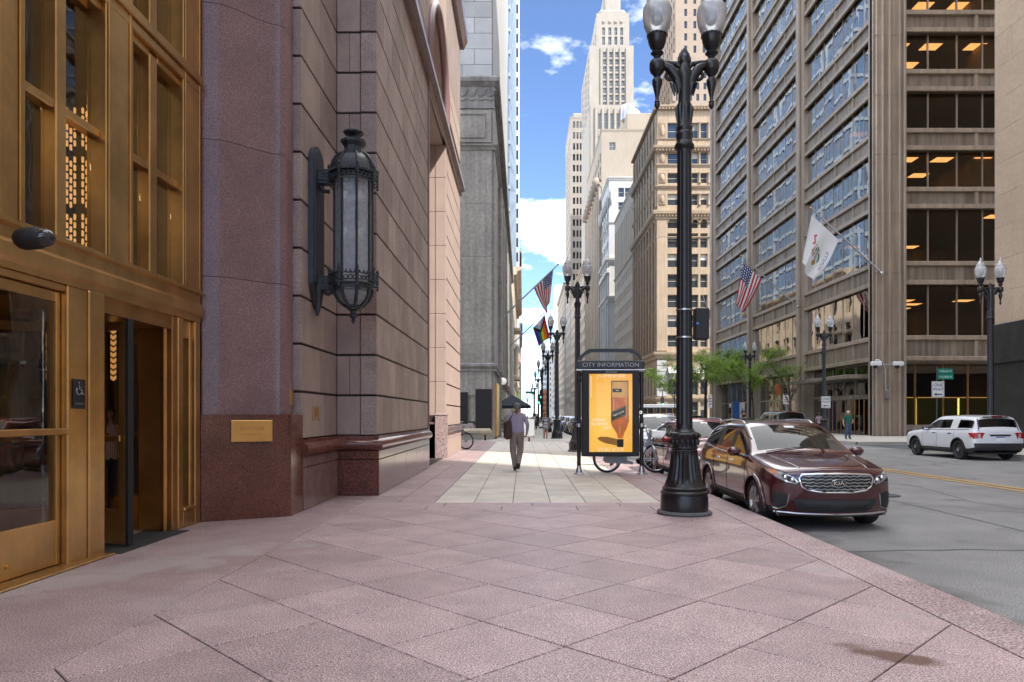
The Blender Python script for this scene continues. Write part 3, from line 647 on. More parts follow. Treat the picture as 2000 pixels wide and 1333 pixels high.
# back plate: tall shield with a round head
bp = MB(); w2 = .30; pl = []
pl = [(-w2*.55, .42), (0, .22), (w2*.55, .42), (w2, .62)]+[(w2*math.cos(math.pi*i/12), 2.62+w2*1.0*math.sin(math.pi*i/12)) for i in range(13)]+[(-w2, .62)]
bp.prism(pl, -.665, -.58, 'x'); pl2 = [(a*.86, .62+(b-.62)*.975+.02) for a, b in pl[3:]]; bp.prism(pl2, -.58, -.56, 'x'); obj('back_plate', bp, iron, LN, smooth=25)
ft = MB(); ft.lathe([(.02, .12), (.07, .3), (.10, .5), (.13, .66)], 8, (-.6, 0, 0)); obj('plate_foot', ft, iron, LN, smooth=25)
for z in (2.36, .60):
    a = MB(); a.box(-.56, -.085, z-.05, -.24, .085, z); a.box(-.56, -.11, z, -.22, -.10, z+.16); a.box(-.56, .10, z, -.22, .11, z+.16)
    for s in (-1, 1):
        for k in range(4): a.torus((-.50+k*.075, s*.112, z+.075), .032, .009, 10, 5, 'y')
        a.path([(-.56, s*.108, z+.16), (-.22, s*.108, z+.16)], .012, 6)
    a.path([(-.56, 0, z-.05), (-.5, 0, z-.16), (-.4, 0, z-.17)] if z > 1 else [(-.56, 0, z-.05), (-.42, 0, z-.12), (-.3, 0, z-.06)], .035, 8)
    obj('bracket', a, iron, LN)
rg, ro = .30, .335
fr = MB()
for (x, y) in ring8(rg+.012): fr.path([(x, y, .62), (x, y, 2.50)], .024, 6); fr.ell((x, y, .84), (.03, .03, .05), 8, 5)
fr.sweep(ring8(ro), [(0, .56), (-.06, .56), (-.06, .63), (0, .63)], closed=True, cap=False); fr.sweep(ring8(ro), [(0, 2.38), (-.06, 2.38), (-.06, 2.45), (0, 2.45)], closed=True, cap=False)
fr.sweep(ring8(ro), [(0, .56), (0, .63)], closed=True); obj('frame', fr, iron, LN)
p8 = ring8(rg)
for i in range(8):
    a, b = Vector(p8[i]), Vector(p8[(i+1) % 8]); d = (b-a).normalized()*.012; n_ = Vector((d.y, -d.x)).normalized()*.006
    q = [(a+d+n_)[:], (b-d+n_)[:], (b-d-n_)[:], (a+d-n_)[:]]
    obj('glass_panel', MB().prism(q, .63, 2.40), lg, LN)
for z in (.63, 2.32):
    cr_ = MB(); P = ring8(.40)
    for i in range(8):
        a, b = Vector(P[i]), Vector(P[(i+1) % 8])
        cr_.path([(a.x, a.y, z), (b.x, b.y, z)], .012, 5); cr_.path([(a.x, a.y, z+.15), (b.x, b.y, z+.15)], .012, 5)
        ang = math.atan2((b-a).y, (b-a).x)
        for k in range(4):
            c = a+(b-a)*((k+.5)/4); t = MB().torus((0, 0, 0), .033, .010, 10, 5, 'y').xf(Matrix.Translation((c.x, c.y, z+.075)) @ Matrix.Rotation(ang, 4, 'Z')); cr_.add(t.v, t.f)
            cr_.ell((c.x, c.y, z+.17), (.022, .022, .032), 6, 4)
        cr_.path([(a.x, a.y, z-.03), (a.x, a.y, z+.2)], .018, 6); cr_.ell((a.x, a.y, z+.235), (.026, .026, .045), 8, 5); cr_.ell((a.x, a.y, z-.05), (.022, .022, .03), 8, 5)
        cr_.path([(a.x*.8, a.y*.8, z+.04), (a.x, a.y, z+.04)], .012, 5)
    obj('cresting', cr_, iron, LN)
dm = MB(); dm.lathe([(.375, 2.50), (.36, 2.56), (.33, 2.66), (.27, 2.75), (.19, 2.81), (.17, 2.82)], 8, ph=R(22.5)); 
for i in range(8):
    a = R(22.5)+i*math.pi/4; dm.path([(r_*math.cos(a), r_*math.sin(a), z_) for r_, z_ in ((.385, 2.49), (.37, 2.57), (.338, 2.675), (.277, 2.765), (.195, 2.825))], .018, 6)
obj('dome', dm, iron, LN, smooth=20)
tp = MB(); tp.lathe([(.16, 2.80), (.15, 2.9), (.155, 2.93), (.21, 2.99), (.215, 3.03), (.15, 3.05), (.05, 3.06), (.045, 3.12), (.06, 3.125), (.165, 3.15), (.175, 3.175), (.13, 3.195), (.06, 3.205), (.002, 3.22)], 8, ph=R(22.5)); obj('chimney', tp, iron, LN)
bs = MB()
cv = [(.315, .57), (.30, .47), (.25, .37), (.17, .295), (.10, .26)]
for i in range(8):
    a = R(22.5)+i*math.pi/4; bs.path([(r_*math.cos(a), r_*math.sin(a), z_) for r_, z_ in cv], [.03, .032, .03, .026, .022], 7)
bs.sweep(ring8(.335), [(0, .52), (-.04, .52), (-.04, .575), (0, .575)], closed=True, cap=False); obj('cage', bs, iron, LN, smooth=40)
obj('glass_bowl', MB().lathe([(.09, .27), (.16, .305), (.235, .375), (.285, .47), (.3, .565)], 8, ph=R(22.5)), lg, LN)
obj('finial', MB().lathe([(.15, .29), (.15, .27), (.11, .25), (.11, .225), (.05, .2), (.045, .16), (.075, .14), (.07, .1), (.03, .075), (.028, .06), (.045, .045), (.03, .02), (.002, -.02)], 12), iron, LN, smooth=40)
bulbm = pm('frosted_bulb', (.85, .85, .8), .3, var=0, emit=((1, .95, .85), .12))
for z in (.82, 1.5, 2.12):
    for i in range(3):
        a = i*2.1-.6; obj('bulb', MB().ell((.15*math.cos(a), .15*math.sin(a), z), (.045, .045, .065), 10, 7), bulbm, LN, smooth=60)
# ---------------------------------------------------------------- generic facades
far_glass = pm('window_glass_far', (.035, .045, .055), .06, var=0, spec=.9)
sash_l = pm('pale_sash', (.42, .40, .36), .6, var=0); sash_d = pm('dark_sash', (.05, .045, .04), .5, var=0)
blind = pm('window_blind', (.45, .43, .38), .8, var=.1, ovar=.5)
WIN = {}
def window_mesh(w_, h_, sash, style):
    k = (round(w_, 2), round(h_, 2), sash.name, style)
    if k in WIN: return WIN[k]
    m = MB(); f = min(.09, w_*.07)
    m.add([(0, 0, 0), (w_, 0, 0), (w_, 0, h_), (0, 0, h_)], [(0, 1, 2, 3)])
    m.m = 1; 
    m.box(0, -.06, 0, f, -.005, h_); m.box(w_-f, -.06, 0, w_, -.005, h_); m.box(f, -.06, 0, w_-f, -.005, f); m.box(f, -.06, h_-f, w_-f, -.005, h_)
    if style in (1, 3): m.box(f, -.05, h_*.5-f/2, w_-f, -.005, h_*.5+f/2)
    if style in (2, 3): m.box(w_/2-f/2, -.055, f, w_/2+f/2, -.005, h_-f)
    if style == 4:
        m.m = 2; m.add([(f, -.02, h_*.55), (w_-f, -.02, h_*.55), (w_-f, -.02, h_-f), (f, -.02, h_-f)], [(0, 1, 2, 3)])
    WIN[k] = m.mesh('window', [far_glass, sash, blind]); return WIN[k]
class Bld:
    def __init__(s, name, label, x0, y0, x1, y1, z1, mwall, group=None):
        s.c = Vector(((x0+x1)/2, (y0+y1)/2, 0)); s.t = thing(name, label, 'building', s.c, group=group); s.b = (x0, y0, x1, y1, z1); s.m = mwall; s.w = MB(); s.n = 0; s.extra = []
        s.stuff = {}
    def facade(s, side, cols, rows, depth=.25, sash=None, style=1, cap=300, off=0.0):
        "cols: (u0,u1) along the facade in world x or y; rows: (z0,z1). Cells inside become recessed windows"
        x0, y0, x1, y1, z1 = s.b; sash = sash or sash_d
        if side == 'S': P = lambda u_, z, d: (u_, y0-off+d, z); ua, ub, rz = x0, x1, 0; sgn = 1
        elif side == 'W': P = lambda u_, z, d: (x0-off+d, u_, z); ua, ub, rz = y0, y1, -math.pi/2; sgn = -1
        elif side == 'E': P = lambda u_, z, d: (x1+off-d, u_, z); ua, ub, rz = y0, y1, math.pi/2; sgn = 1
        cols = sorted(c for c in cols if c[0] > ua and c[1] < ub); rows = sorted(r for r in rows if r[1] < z1)
        W_ = s.w
        def q(u0, z0, u1, z1_): W_.add([P(u0, z0, 0), P(u1, z0, 0), P(u1, z1_, 0), P(u0, z1_, 0)], [(0, 1, 2, 3)])
        z = 0
        for (ra, rb) in rows:
            q(ua, z, ub, ra); u_ = ua
            for (ca, cb_) in cols:
                q(u_, ra, ca, rb); u_ = cb_
                for (a, b) in (((ca, ra), (cb_, ra)), ((cb_, ra), (cb_, rb)), ((cb_, rb), (ca, rb)), ((ca, rb), (ca, ra))):
                    W_.add([P(*a, 0), P(*b, 0), P(*b, depth), P(*a, depth)], [(0, 1, 2, 3)])
                wm = window_mesh(cb_-ca, rb-ra, sash, style if not (style == 4 and (s.n*7+int(ra))%3) else 1)
                s.n += 1
                if s.n <= cap:
                    o = bpy.data.objects.new('window', wm); COL.objects.link(o); o.parent = s.t
                    o.location = Vector(P(ca if sgn > 0 else cb_, ra, depth))-s.c; o.rotation_euler = (0, 0, rz)
                else:
                    k = wm.name; s.stuff.setdefault(k, (wm, []))[1].append((Vector(P(ca if sgn > 0 else cb_, ra, depth)), rz))
            q(u_, ra, ub, rb); z = rb
        q(ua, z, ub, z1)
        return s
    def plain(s, side):
        x0, y0, x1, y1, z1 = s.b
        e = {'S': ((x0, y0), (x1, y0)), 'N': ((x1, y1), (x0, y1)), 'W': ((x0, y1), (x0, y0)), 'E': ((x1, y0), (x1, y1))}[side]
        s.w.add([(*e[0], 0), (*e[1], 0), (*e[1], z1), (*e[0], z1)], [(0, 1, 2, 3)]); return s
    def part(s, name, mb, m=None, smooth=None): return obj(name, mb, m or s.m, s.t, world=True, smooth=smooth)
    def belt(s, name, prof, m=None, sides='WS'):
        x0, y0, x1, y1, z1 = s.b; p = {'WS': [(x0, y1), (x0, y0), (x1, y0)], 'SE': [(x0, y0), (x1, y0), (x1, y1)], 'S': [(x0, y0), (x1, y0)], 'W': [(x0, y1), (x0, y0)], 'E': [(x1, y0), (x1, y1)]}[sides]
        return s.part(name, MB().sweep(p, prof), m)
    def done(s):
        x0, y0, x1, y1, z1 = s.b
        s.w.add([(x0, y0, z1), (x1, y0, z1), (x1, y1, z1), (x0, y1, z1)], [(0, 1, 2, 3)])
        me = bpy.data.meshes.new('wall'); me.from_pydata(s.w.v, [], s.w.f); me.materials.append(s.m)
        o = bpy.data.objects.new('wall', me); COL.objects.link(o); o.parent = s.t; o.location = -s.c
        if s.stuff:
            m = MB(); mats = None
            for wm, pl in s.stuff.values():
                mats = mats or list(wm.materials)
                for p, rz in pl:
                    M = Matrix.Translation(p) @ Matrix.Rotation(rz, 4, 'Z'); k = len(m.v)
                    m.v += [tuple(M @ v_.co) for v_ in wm.vertices]; m.f += [tuple(i+k for i in f_.vertices) for f_ in wm.polygons]; m.mi += [f_.material_index for f_ in wm.polygons]
            me = bpy.data.meshes.new('window'); me.from_pydata(m.v, [], m.f)
            for q in mats: me.materials.append(q)
            me.polygons.foreach_set('material_index', m.mi)
            o = bpy.data.objects.new('window', me); COL.objects.link(o); o.parent = s.t; o.location = -s.c; o['kind'] = 'stuff'
        return s.t
def evenly(a, b, n, frac): 
    p = (b-a)/n; return [(a+p*(i+.5-frac/2), a+p*(i+.5+frac/2)) for i in range(n)]
def floors(z0, n, pitch, h): return [(z0+i*pitch, z0+i*pitch+h) for i in range(n)]
def cornice(z, o_, h): return [(0, z-h), (o_*.35, z-h), (o_*.5, z-h*.55), (o_*.9, z-h*.4), (o_, z-h*.1), (o_, z), (0, z+.02)]
# ---- left side of the street beyond the pink building
gstone = pm('grey_limestone', (.315, .30, .275), .8, var=.16, scale=.5, speck=.12, sscale=5, streak=.14)
gstone_d = pm('weathered_limestone', (.24, .235, .225), .85, var=.28, scale=.9, streak=.2)
lstone = pm('pale_ashlar', (.42, .43, .43), .8, var=.10, scale=1, ovar=.12)
G = Bld('limestone_bank', 'grey limestone bank building with carved frieze behind the pink granite building', -22, 44.7, -1.85, 112, 22.35, gstone)
G.facade('S', [(-5.75, -2.9)], [(1.05, 1.06)], depth=.01, cap=0)
G.facade('E', [(49.5+k*5.2, 51.6+k*5.2) for k in range(12)], [(5.6, 11), (12.2, 17.4)], depth=.5, style=3)
for k in range(3):
    x = -10.4+k*4.25
G.done()
for (za, zb, n) in ((4.75, 8.1, 2), (8.1, 11.4, 1), (11.4, 14.7, 2), (14.7, 18.1, 1), (2.75, 4.3, 2), (.0, .45, 1)):
    xs = [-6.9+i*(4.95/n)+(0 if n == 1 else .5 if 0 < i < n else 0) for i in range(n+1)]
    for a, b in zip(xs, xs[1:]): G.part('facing_block', MB().bev(a+.006, 44.62, za+.006, b-.006, 44.71, zb-.006, .006))
    ysb = [44.72, 47.2, 49.4]
    if za > 4:
        for a, b in zip(ysb, ysb[1:]): G.part('facing_block', MB().bev(-1.87, a, za+.006, -1.77, b-.006, zb-.006, .006))
for k in range(12): G.part('pilaster', MB().bev(-1.9, 51.9+k*5.2, 4.7, -1.55, 54.4+k*5.2, 18, .05))
G.part('base_course', MB().sweep([(-22, 44.62), (-1.77, 44.62), (-1.77, 112)], [(0, 4.25), (.1, 4.28), (.1, 4.36), (.03, 4.42), (.16, 4.56), (.16, 4.68), (.08, 4.76), (0, 4.78)]), gstone_d)
G.part('string_course', MB().sweep([(-22, 44.62), (-1.77, 44.62), (-1.77, 112)], [(0, 18.0), (.06, 18.02), (.1, 18.2), (.2, 18.26), (.2, 18.36), (0, 18.42)]), gstone_d)
pn = MB(); pn.box(-6.6, 44.6, 18.5, -2.0, 44.7, 20.5); G.part('attic_panel', pn)
pf = MB()
for (a, b, c, d) in ((-6.3, 18.75, -2.35, 18.85), (-6.3, 20.2, -2.35, 20.3), (-6.3, 18.85, -6.2, 20.2), (-2.45, 18.85, -2.35, 20.2)): pf.bev(a, 44.54, b, c, 44.6, d, .02)
G.part('panel_moulding', pf, gstone_d)
fz = MB(); fz.box(-7, 44.6, 20.62, -1.8, 44.72, 22.1)
for k in range(9):
    x = -6.7+k*.58; fz.torus((x, 44.58, 21.62), .22, .05, 12, 6, 'y', math.pi, 2*math.pi); fz.ell((x, 44.58, 21.5), (.1, .06, .13), 8, 6); fz.ell((x+.29, 44.58, 21.75), (.07, .05, .09), 8, 5)
    fz.path([(x-.25, 44.58, 21.2), (x, 44.56, 21.1), (x+.25, 44.58, 21.2)], .035, 5)
G.part('frieze', fz, gstone_d, smooth=40)
G.part('cornice', MB().sweep([(-22, 44.6), (-1.8, 44.6), (-1.8, 112)], [(0, 21.95), (.05, 21.98), (.12, 22.1), (.3, 22.2), (.34, 22.4), (.3, 22.5), (-.1, 22.52)]), gstone_d)
dn = MB()
for k in range(26): dn.box(-6.9+k*.2, 44.42, 22.02, -6.8+k*.2, 44.52, 22.12)
for k in range(120): dn.box(-1.76, 44.8+k*.5, 22.02, -1.6, 45.05+k*.5, 22.12)
G.part('dentil', dn, gstone_d)['kind'] = 'stuff'
bz = MB(); bz.box(-1.86, 46, .1, -1.72, 50, 3.6); G.part('bronze_screen', bz, bronze_d)
for k in range(14): G.part('screen_bar', MB().bev(-1.72, 46.0+k*.29, .12, -1.66, 46.12+k*.29, 3.6, .01), bronze)
G.part('door_surround', MB().sweep([(-1.77, 50.2), (-1.77, 50.6)], [(-.1, 0), (.25, 0), (.25, 4.1), (-.1, 4.1)]))
o = thing('night_deposit_panel', 'black panel with brass hatches set low in the grey bank wall', 'panel', (-4.4, 44.6, 1.0))
obj('panel', MB().bev(-1.9, -.03, .15, .95, .03, 1.95, .01), blackm, o)
for (x, n) in ((-1.3, 2), (-.3, 2)):
    for i in range(2 if x < -1 else 4): obj('hatch', MB().bev(x+(i % 2)*.36, -.06, 1.1+(i//2)*.32, x+.3+(i % 2)*.36, -.03, 1.36+(i//2)*.32, .01), brass, o)
obj('knob', MB().lathe([(.12, 0), (.12, .04), (.06, .06)], 14).xf(Matrix.Translation((.1, -.03, .55)) @ FRONT), brass, o)
tag(obj('dark_panel', MB().bev(-.62, -.03, .0, .4, .04, 2.6, .01), blackm, loc=(-2.35, 44.58, .55)), 'tall black panel at the corner of the grey bank wall', 'panel')
# pale ashlar block above and behind
A = Bld('ashlar_tower', 'pale stone block with coursed ashlar rising behind the grey bank', -24, 47, -2.05, 90, 75, joint_w)
A.plain('S'); A.plain('E'); A.done()
for k in range(9):
    z = 22.4+k*1.03; xs = [-6.8, -5.6, -4.0, -2.04] if k % 2 else [-6.8, -4.9, -3.2, -2.04]
    for a, b in zip(xs, xs[1:]): A.part('ashlar_block', MB().bev(a+.012, 46.9, z+.012, b-.012, 47.1, z+1.018, .006), lstone)
up = MB(); up.box(-6.8, 46.92, 31.7, -2.04, 47.1, 74.9); up.box(-2.06, 47.12, 22.4, -2.0, 89.9, 74.9); A.part('ashlar_face', up, lstone)
for k in range(6): A.part('window', MB().box(-7.6, 46.95, 22.6+k*2.5, -6.85, 47.05, 24.8+k*2.5), far_glass)
for z in (24.2, 25.6, 26.3): A.part('lit_lamp', MB().bev(-7.3, 46.86, z, -7.05, 46.94, z+.35, .02), emitm('warm_lamp_%d' % int(z*10), (1, .62, .2), 2))
# blue glass tower further on
tglass = pm('blue_tower_glass', (.13, .22, .37), .25, var=.25, scale=.12, spec=.4); tpan = pm('white_tower_panel', (.62, .68, .74), .5, var=.05)
tspan = pm('blue_grey_spandrel', (.34, .42, .50), .4, var=.05)
T = Bld('glass_tower', 'tall pale blue glass office tower standing behind the bank on the left', -40, 118, -2.3, 222, 165, tglass)
T.plain('S'); T.plain('E'); T.done()
for k in range(38): 
    T.part('spandrel', MB().box(-39.9, 117.86, 24+k*3.7, -2.16, 221.9, 24.6+k*3.7), tspan)
mm = MB()
for k in range(68): mm.box(-2.32, 118.9+k*1.52, 20, -2.22, 119.05+k*1.52, 164)
T.part('mullion', mm, silver)['kind'] = 'stuff'
for k in range(9): T.part('fin', MB().box(-2.5, 118.6+k*12, 20, -2.08, 119.2+k*12, 164), tspan)
for k in range(6): T.part('fin', MB().box(-2.75-k*1.7, 117.8, 20, -2.45-k*1.7, 118.4, 164), silver)
rib = Bld('striped_tower', 'far white tower with dark ribbon windows at its street edge', -40, 226, -1.3, 250, 175, tpan)
rib.facade('S', [(-3.1, -1.6)], floors(50, 25, 4.6, 2.9), depth=.2, style=1); rib.plain('E'); rib.done()
cream = pm('cream_stone', (.50, .41, .31), .75, var=.15, scale=.6, streak=.15)
K = Bld('cream_stone_building', 'cream classical stone building with bracketed ledges beyond the bank', -24, 118, -1.55, 172, 26, cream)
K.facade('E', evenly(119, 171, 13, .48), [(2, 6), (8, 12), (14, 17.5), (19, 22.2)], depth=.6, style=1, sash=sash_d); K.plain('S'); K.done()
K.belt('cornice', cornice(26, 1.3, 1.3), sides='E'); K.belt('string_course', cornice(13.2, .7, .7), sides='E'); K.belt('string_course', cornice(7.2, .5, .6), sides='E')
for k in range(14): K.part('column', MB().lathe([(.55, 0), (.55, .3), (.4, .4), (.36, 4.6), (.55, 4.9), (.6, 5.2)], 10, (-1.35, 119+k*4, 7.8)), smooth=40)
for z in (15.5, 7.4): K.part('balcony', MB().bev(-1.6, 118.4, z, -.4, 124, z+.5, .05))
for (ya, yb, h, x, nm, lb, mm) in ((255, 300, 60, -1.6, 'brown_brick_building', 'brown brick building farther up the left side of the street', pm('brown_brick', (.2, .12, .085), .85, var=.15)),
        (310, 380, 38, -1.5, 'low_stone_building', 'low pale stone building far up the left side of the street', cream), (390, 480, 52, -1.4, 'far_grey_building', 'grey building near the far end on the left side', gstone)):
    b = Bld(nm, lb, -26, ya, x, yb, h, mm); b.facade('E', evenly(ya+1, yb-1, 8, .45), floors(4, int(h/4.2)-1, 4.2, 2.4), style=1); b.plain('S'); b.done(); b.belt('cornice', cornice(h, 1, 1.2), sides='E')
# ---------------------------------------------------------------- right side of the street
tan = pm('tan_stone_panel', (.42, .32, .225), .7, var=.07, scale=.5, speck=.05, sscale=8, ovar=.05)
dgran = pm('black_granite', (.028, .026, .025), .3, var=.3, scale=2)
XT = 23.0
TB = Bld('tan_stone_building', 'tall tan stone building with black granite base at the right edge', XT, 5.5, 60, 34.9, 72, joint_w)
TB.plain('S'); TB.plain('N'); TB.plain('W'); TB.done()
for k in range(14):
    z = 5.9+k*1.55
    ysb = [20.6, 23.5, 26.4, 29.3, 32.2, 34.9] if k % 2 else [20.6, 22, 25, 27.9, 30.8, 33.6, 34.9]
    for a, b in zip(ysb, ysb[1:]): TB.part('stone_panel', MB().bev(XT-.05, a+.004, z+.004, XT+.02, b-.004, z+1.546, .004), tan)
up = MB(); up.box(XT-.04, 5.55, 27.62, XT, 34.9, 71); up.box(XT-.04, 5.55, 5.9, XT, 20.59, 27.6); TB.part('stone_face', up, tan)
bs = MB(); bs.bev(XT-.35, 6, 4.0, XT, 35.05, 5.88, .04); TB.part('granite_fascia', bs, dgran)
bs = MB(); bs.box(XT-.1, 6, .0, XT+.02, 34.99, 4.0); TB.part('granite_base', bs, dgran)
for k in range(7): TB.part('granite_panel', MB().bev(XT-.16, 14.1+k*3, .02, XT-.1, 17.05+k*3, 3.99, .01), dgran)
TB.part('north_face', MB().box(XT+.0, 34.92, 5.9, 60, 34.97, 71), tan)
# blocks added out of frame, shaped to shade the near pavement and road
SB = Bld('south_shade_block', 'unseen tall block added south of the crossing to shade the near pavement', 23, -95, 45.5, -24, 86, cream); 
SB.facade('W', evenly(-94, -25, 16, .5), floors(4, 16, 7, 4.5), cap=0); SB.facade('S', [], []); SB.plain('N'); SB.plain('E'); SB.done()
LB = Bld('corner_shade_block', 'unseen low block added beside the tan stone building to shade the road', 23.05, -14, 46, 5.4, 31, cream)  # low block added in the sun gap to keep the road shaded
LB.facade('W', evenly(-13, 5, 5, .5), floors(4, 6, 4.4, 2.6), cap=0); LB.plain('S'); LB.plain('N'); LB.plain('E'); LB.done()
# ---- bronze framed office building
steel = pm('stainless_bronze', (.375, .305, .24), .38, metal=.35, var=.12, scale=.5, streak=.14, ovar=.05)
steel_d = pm('dark_spandrel', (.27, .225, .18), .4, metal=.35, var=.16, scale=.6, streak=.28)
oglass = glassm('office_glass', (.42, .37, .31), 1.55, .30, wave=.0045, wscale=.5, gl=(.95, .94, .92))
Y2 = 52.7
oglass_s = glassm('office_glass_clear', (.66, .60, .52), 1.45, .0, wave=.006, wscale=.6)
OB = thing('bronze_office_building', 'bronze and glass office building with deep horizontal beams across the alley', 'building', (43, 76, 0))
def ob(name, mb, m=steel, parent=None, smooth=None, **k): return obj(name, mb, m, parent or OB, smooth=smooth, world=True, **k)
beams = [(5.55, 7.4), (11.15, 12.87), (16.75, 18.33), (21.05, 22.66), (25.4, 27.0), (29.75, 31.35), (34.1, 35.7), (38.45, 40.05), (42.8, 44.4), (47.15, 48.75), (51.5, 53.1), (55.85, 57.45), (60.2, 62)]
bay = [(53.6, 66.4), (68.3, 81.3), (83.2, 97.0)]
for a, b in ((Y2+.02, 53.6), (66.4, 68.3), (81.3, 83.2), (97.0, 99.7)):
    m = MB(); m.bev(RF-.05, a, 0, RF+1.2, b, 62, .03); m.bev(RF-.28, (a+b)/2-.3, 0, RF-.051, (a+b)/2+.3, 62, .03); ob('pier', m)
# corner pier with its ribs
cp = MB(); cp.bev(RF-.1, Y2-.1, 0, RF+2.15, Y2+.9, 62, .05)
for x in (RF+.25, RF+.75, RF+1.5, RF+1.85): cp.bev(x, Y2-.28, 0, x+.16, Y2-.101, 62, .02)
cp.bev(RF-.28, Y2+.1, 0, RF-.101, Y2+.5, 62, .02); ob('corner_pier', cp)
for k in range(13): ob('pier_band', MB().bev(RF-.115, Y2-.115, 4.36*k+3.2, RF+2.165, Y2+.8, 4.36*k+3.26, .005), steel_d)
XE = 40.0
for (za, zb) in beams:
    for (a, b) in bay:
        m = MB(); m.bev(RF+.22, a, za, RF+.5, b, zb, .01); ob('spandrel', m, steel_d)
        m = MB(); m.bev(RF+.02, a, zb-.32, RF+.45, b, zb, .02); m.bev(RF+.02, a, za, RF+.45, b, za+.32, .02); ob('beam_flange', m)
        for k in range(1, 4): y = a+(b-a)*k/4; ob('stiffener', MB().box(RF+.08, y-.05, za+.32, RF+.23, y+.05, zb-.32))
    m = MB(); m.bev(RF+2.16, Y2+.3, za, XE, Y2+.5, zb, .01); ob('spandrel', m, steel_d)
    m = MB(); m.bev(RF+2.16, Y2+.02, zb-.32, XE, Y2+.45, zb, .02); m.bev(RF+2.16, Y2+.02, za, XE, Y2+.45, za+.32, .02); ob('beam_flange', m)
    for x in (33.4, 38.5): ob('stiffener', MB().box(x-.12, Y2+.1, za+.32, x+.12, Y2+.31, zb-.32))
mul = [28.16, 30.05, 32.2, 34.1, 36.2, 38.3, 40.0]
PAN = {}
npane = 0
gz = list(zip([b[1] for b in beams], [b[0] for b in beams[1:]]))
for fi, (za, zb) in enumerate(gz):
    for (a, b) in bay:
        n = 7
        for k in range(n):
            y0 = a+(b-a)*k/n; y1 = a+(b-a)*(k+1)/n; key = ('w', round(y1-y0, 3), round(zb-za, 2))
            if key not in PAN: PAN[key] = MB().box(-.012, .02, 0, .012, y1-y0-.02, zb-za).mesh('window_pane', oglass)
            o = obj('window_pane', PAN[key], None, OB, loc=Vector((RF+.36, y0, za))-Vector(OB.location)); npane += 1
            o.rotation_euler = (0, R(rnd.uniform(-.25, .25)), R(rnd.uniform(-.25, .25)))
        m = MB()
        for k in range(1, n): y = a+(b-a)*k/n; m.box(RF+.315, y-.022, za, RF+.375, y+.022, zb)
        ob('window_mullion', m, steel)['kind'] = 'stuff'
    if fi < 7:
        for x0, x1 in zip(mul, mul[1:]):
            ob('window_pane', MB().box(x0+.02, Y2+.6, za, x1-.02, Y2+.62, zb), oglass_s); ob('window_mullion', MB().box(x1-.035, Y2+.5, za, x1+.035, Y2+.68, zb), steel)
# inside: floors, ceilings, core and ceiling lights
core = pm('office_core_wall', (.36, .27, .17), .7, var=.2, scale=.4); ceil = pm('office_ceiling', (.30, .27, .22), .8, var=.1); carpet = pm('office_carpet', (.06, .055, .05), .9, var=.2)
clm = emitm('ceiling_light', (1, .56, .22), 1.0)
for i, (za, zb) in enumerate(beams[:9]):
    m = MB(); m.box(RF+.7, Y2+.7, za+.05, 59.9, 99.6, za+.25); ob('ceiling', m, ceil); ob('floor_slab', MB().box(RF+.7, Y2+.7, za+.3, 59.9, 99.6, zb-.03), carpet)
    zt = beams[i+1][0]; ob('core_wall', MB().box(36, 66, zb, 58, 92, zt), core)
    if i in (2, 4, 5): ob('partition', MB().box(33.2+i*.4, 54.5, zb, 35.5+i*.3, 60, zt), core)
    lights = {0: [(33.2, 62), (33.6, 64.5), (31.5, 60), (36.5, 60)], 1: [(34.4, 64.6), (31.8, 64.6), (29.2, 64.6), (35.6, 54.6)], 2: [(28.7, 54.4), (31.4, 54.4), (34.3, 54.4), (28.8, 58), (31.6, 58), (34.4, 58), (37.3, 58)], 3: [(27.9, 60.5)],
        4: [(28.1, 54.5), (30.6, 54.5), (34, 54.5), (37, 54.5), (30.4, 57.4), (33.5, 60), (36.6, 57.4)], 5: [(28.4, 56.6), (31.2, 56.6), (34, 56.6), (36.8, 56.6)], 6: [(29, 58), (32, 58), (35, 58)]}.get(i+0, [])
    for (x, y) in lights:
        zl = beams[i+1][0]; ob('ceiling_light', MB().box(x, y, zl+.02, x+1.3, y+1.0, zl+.045), clm)
ob('roof', MB().box(RF+.6, Y2+.6, 61.5, 60, 99.7, 62), steel_d); ob('rear_wall', MB().box(40.01, Y2+.2, 0, 60, Y2+.7, 62), steel_d); ob('rear_wall', MB().box(59.9, Y2+.7, 0, 60.1, 99.7, 62), steel_d); ob('north_wall', MB().box(RF+1.2, 99.3, 0, 60, 99.65, 62), steel_d)
# ground floor
lg2 = glassm('lobby_glass_far', (.45, .43, .38), 1.5, .06, wave=.004)
for (a, b) in bay[:3]:
    for k in range(6):
        y0 = a+(b-a)*k/6; y1 = a+(b-a)*(k+1)/6
        ob('lobby_pane', MB().box(RF+.9, y0+.03, .15, RF+.92, y1-.03, 5.5), lg2); ob('lobby_mullion', MB().bev(RF+.82, y1-.06, 0, RF+.98, y1+.06, 5.5, .01), steel)
    ob('lobby_transom', MB().bev(RF+.83, a, 3.0, RF+.97, b, 3.14, .01), steel)
ob('canopy', MB().bev(RF-1.6, 54.2, 4.3, RF+.9, 65.5, 4.6, .03), steel_d); ob('door_surround', MB().bev(RF-.3, 55, 2.75, RF+.9, 62.4, 3.1, .03), steel_d)
for k in range(9): ob('door_leaf', MB().bev(RF+.2, 55.1+k*.8, .02, RF+.28, 55.2+k*.8, 2.75, .01), bronze_d)
for k in range(5): ob('door_pane', MB().box(RF+.22, 55.2+k*1.45, .05, RF+.24, 56.6+k*1.45, 2.75), lg2)
for x0, x1 in zip(mul, mul[1:]): ob('lobby_pane', MB().box(x0+.03, Y2+2.3, .1, x1-.03, Y2+2.32, 5.5), lg2); ob('lobby_mullion', MB().bev(x1-.06, Y2+2.25, 0, x1+.06, Y2+2.4, 5.5, .01), bronze_d)
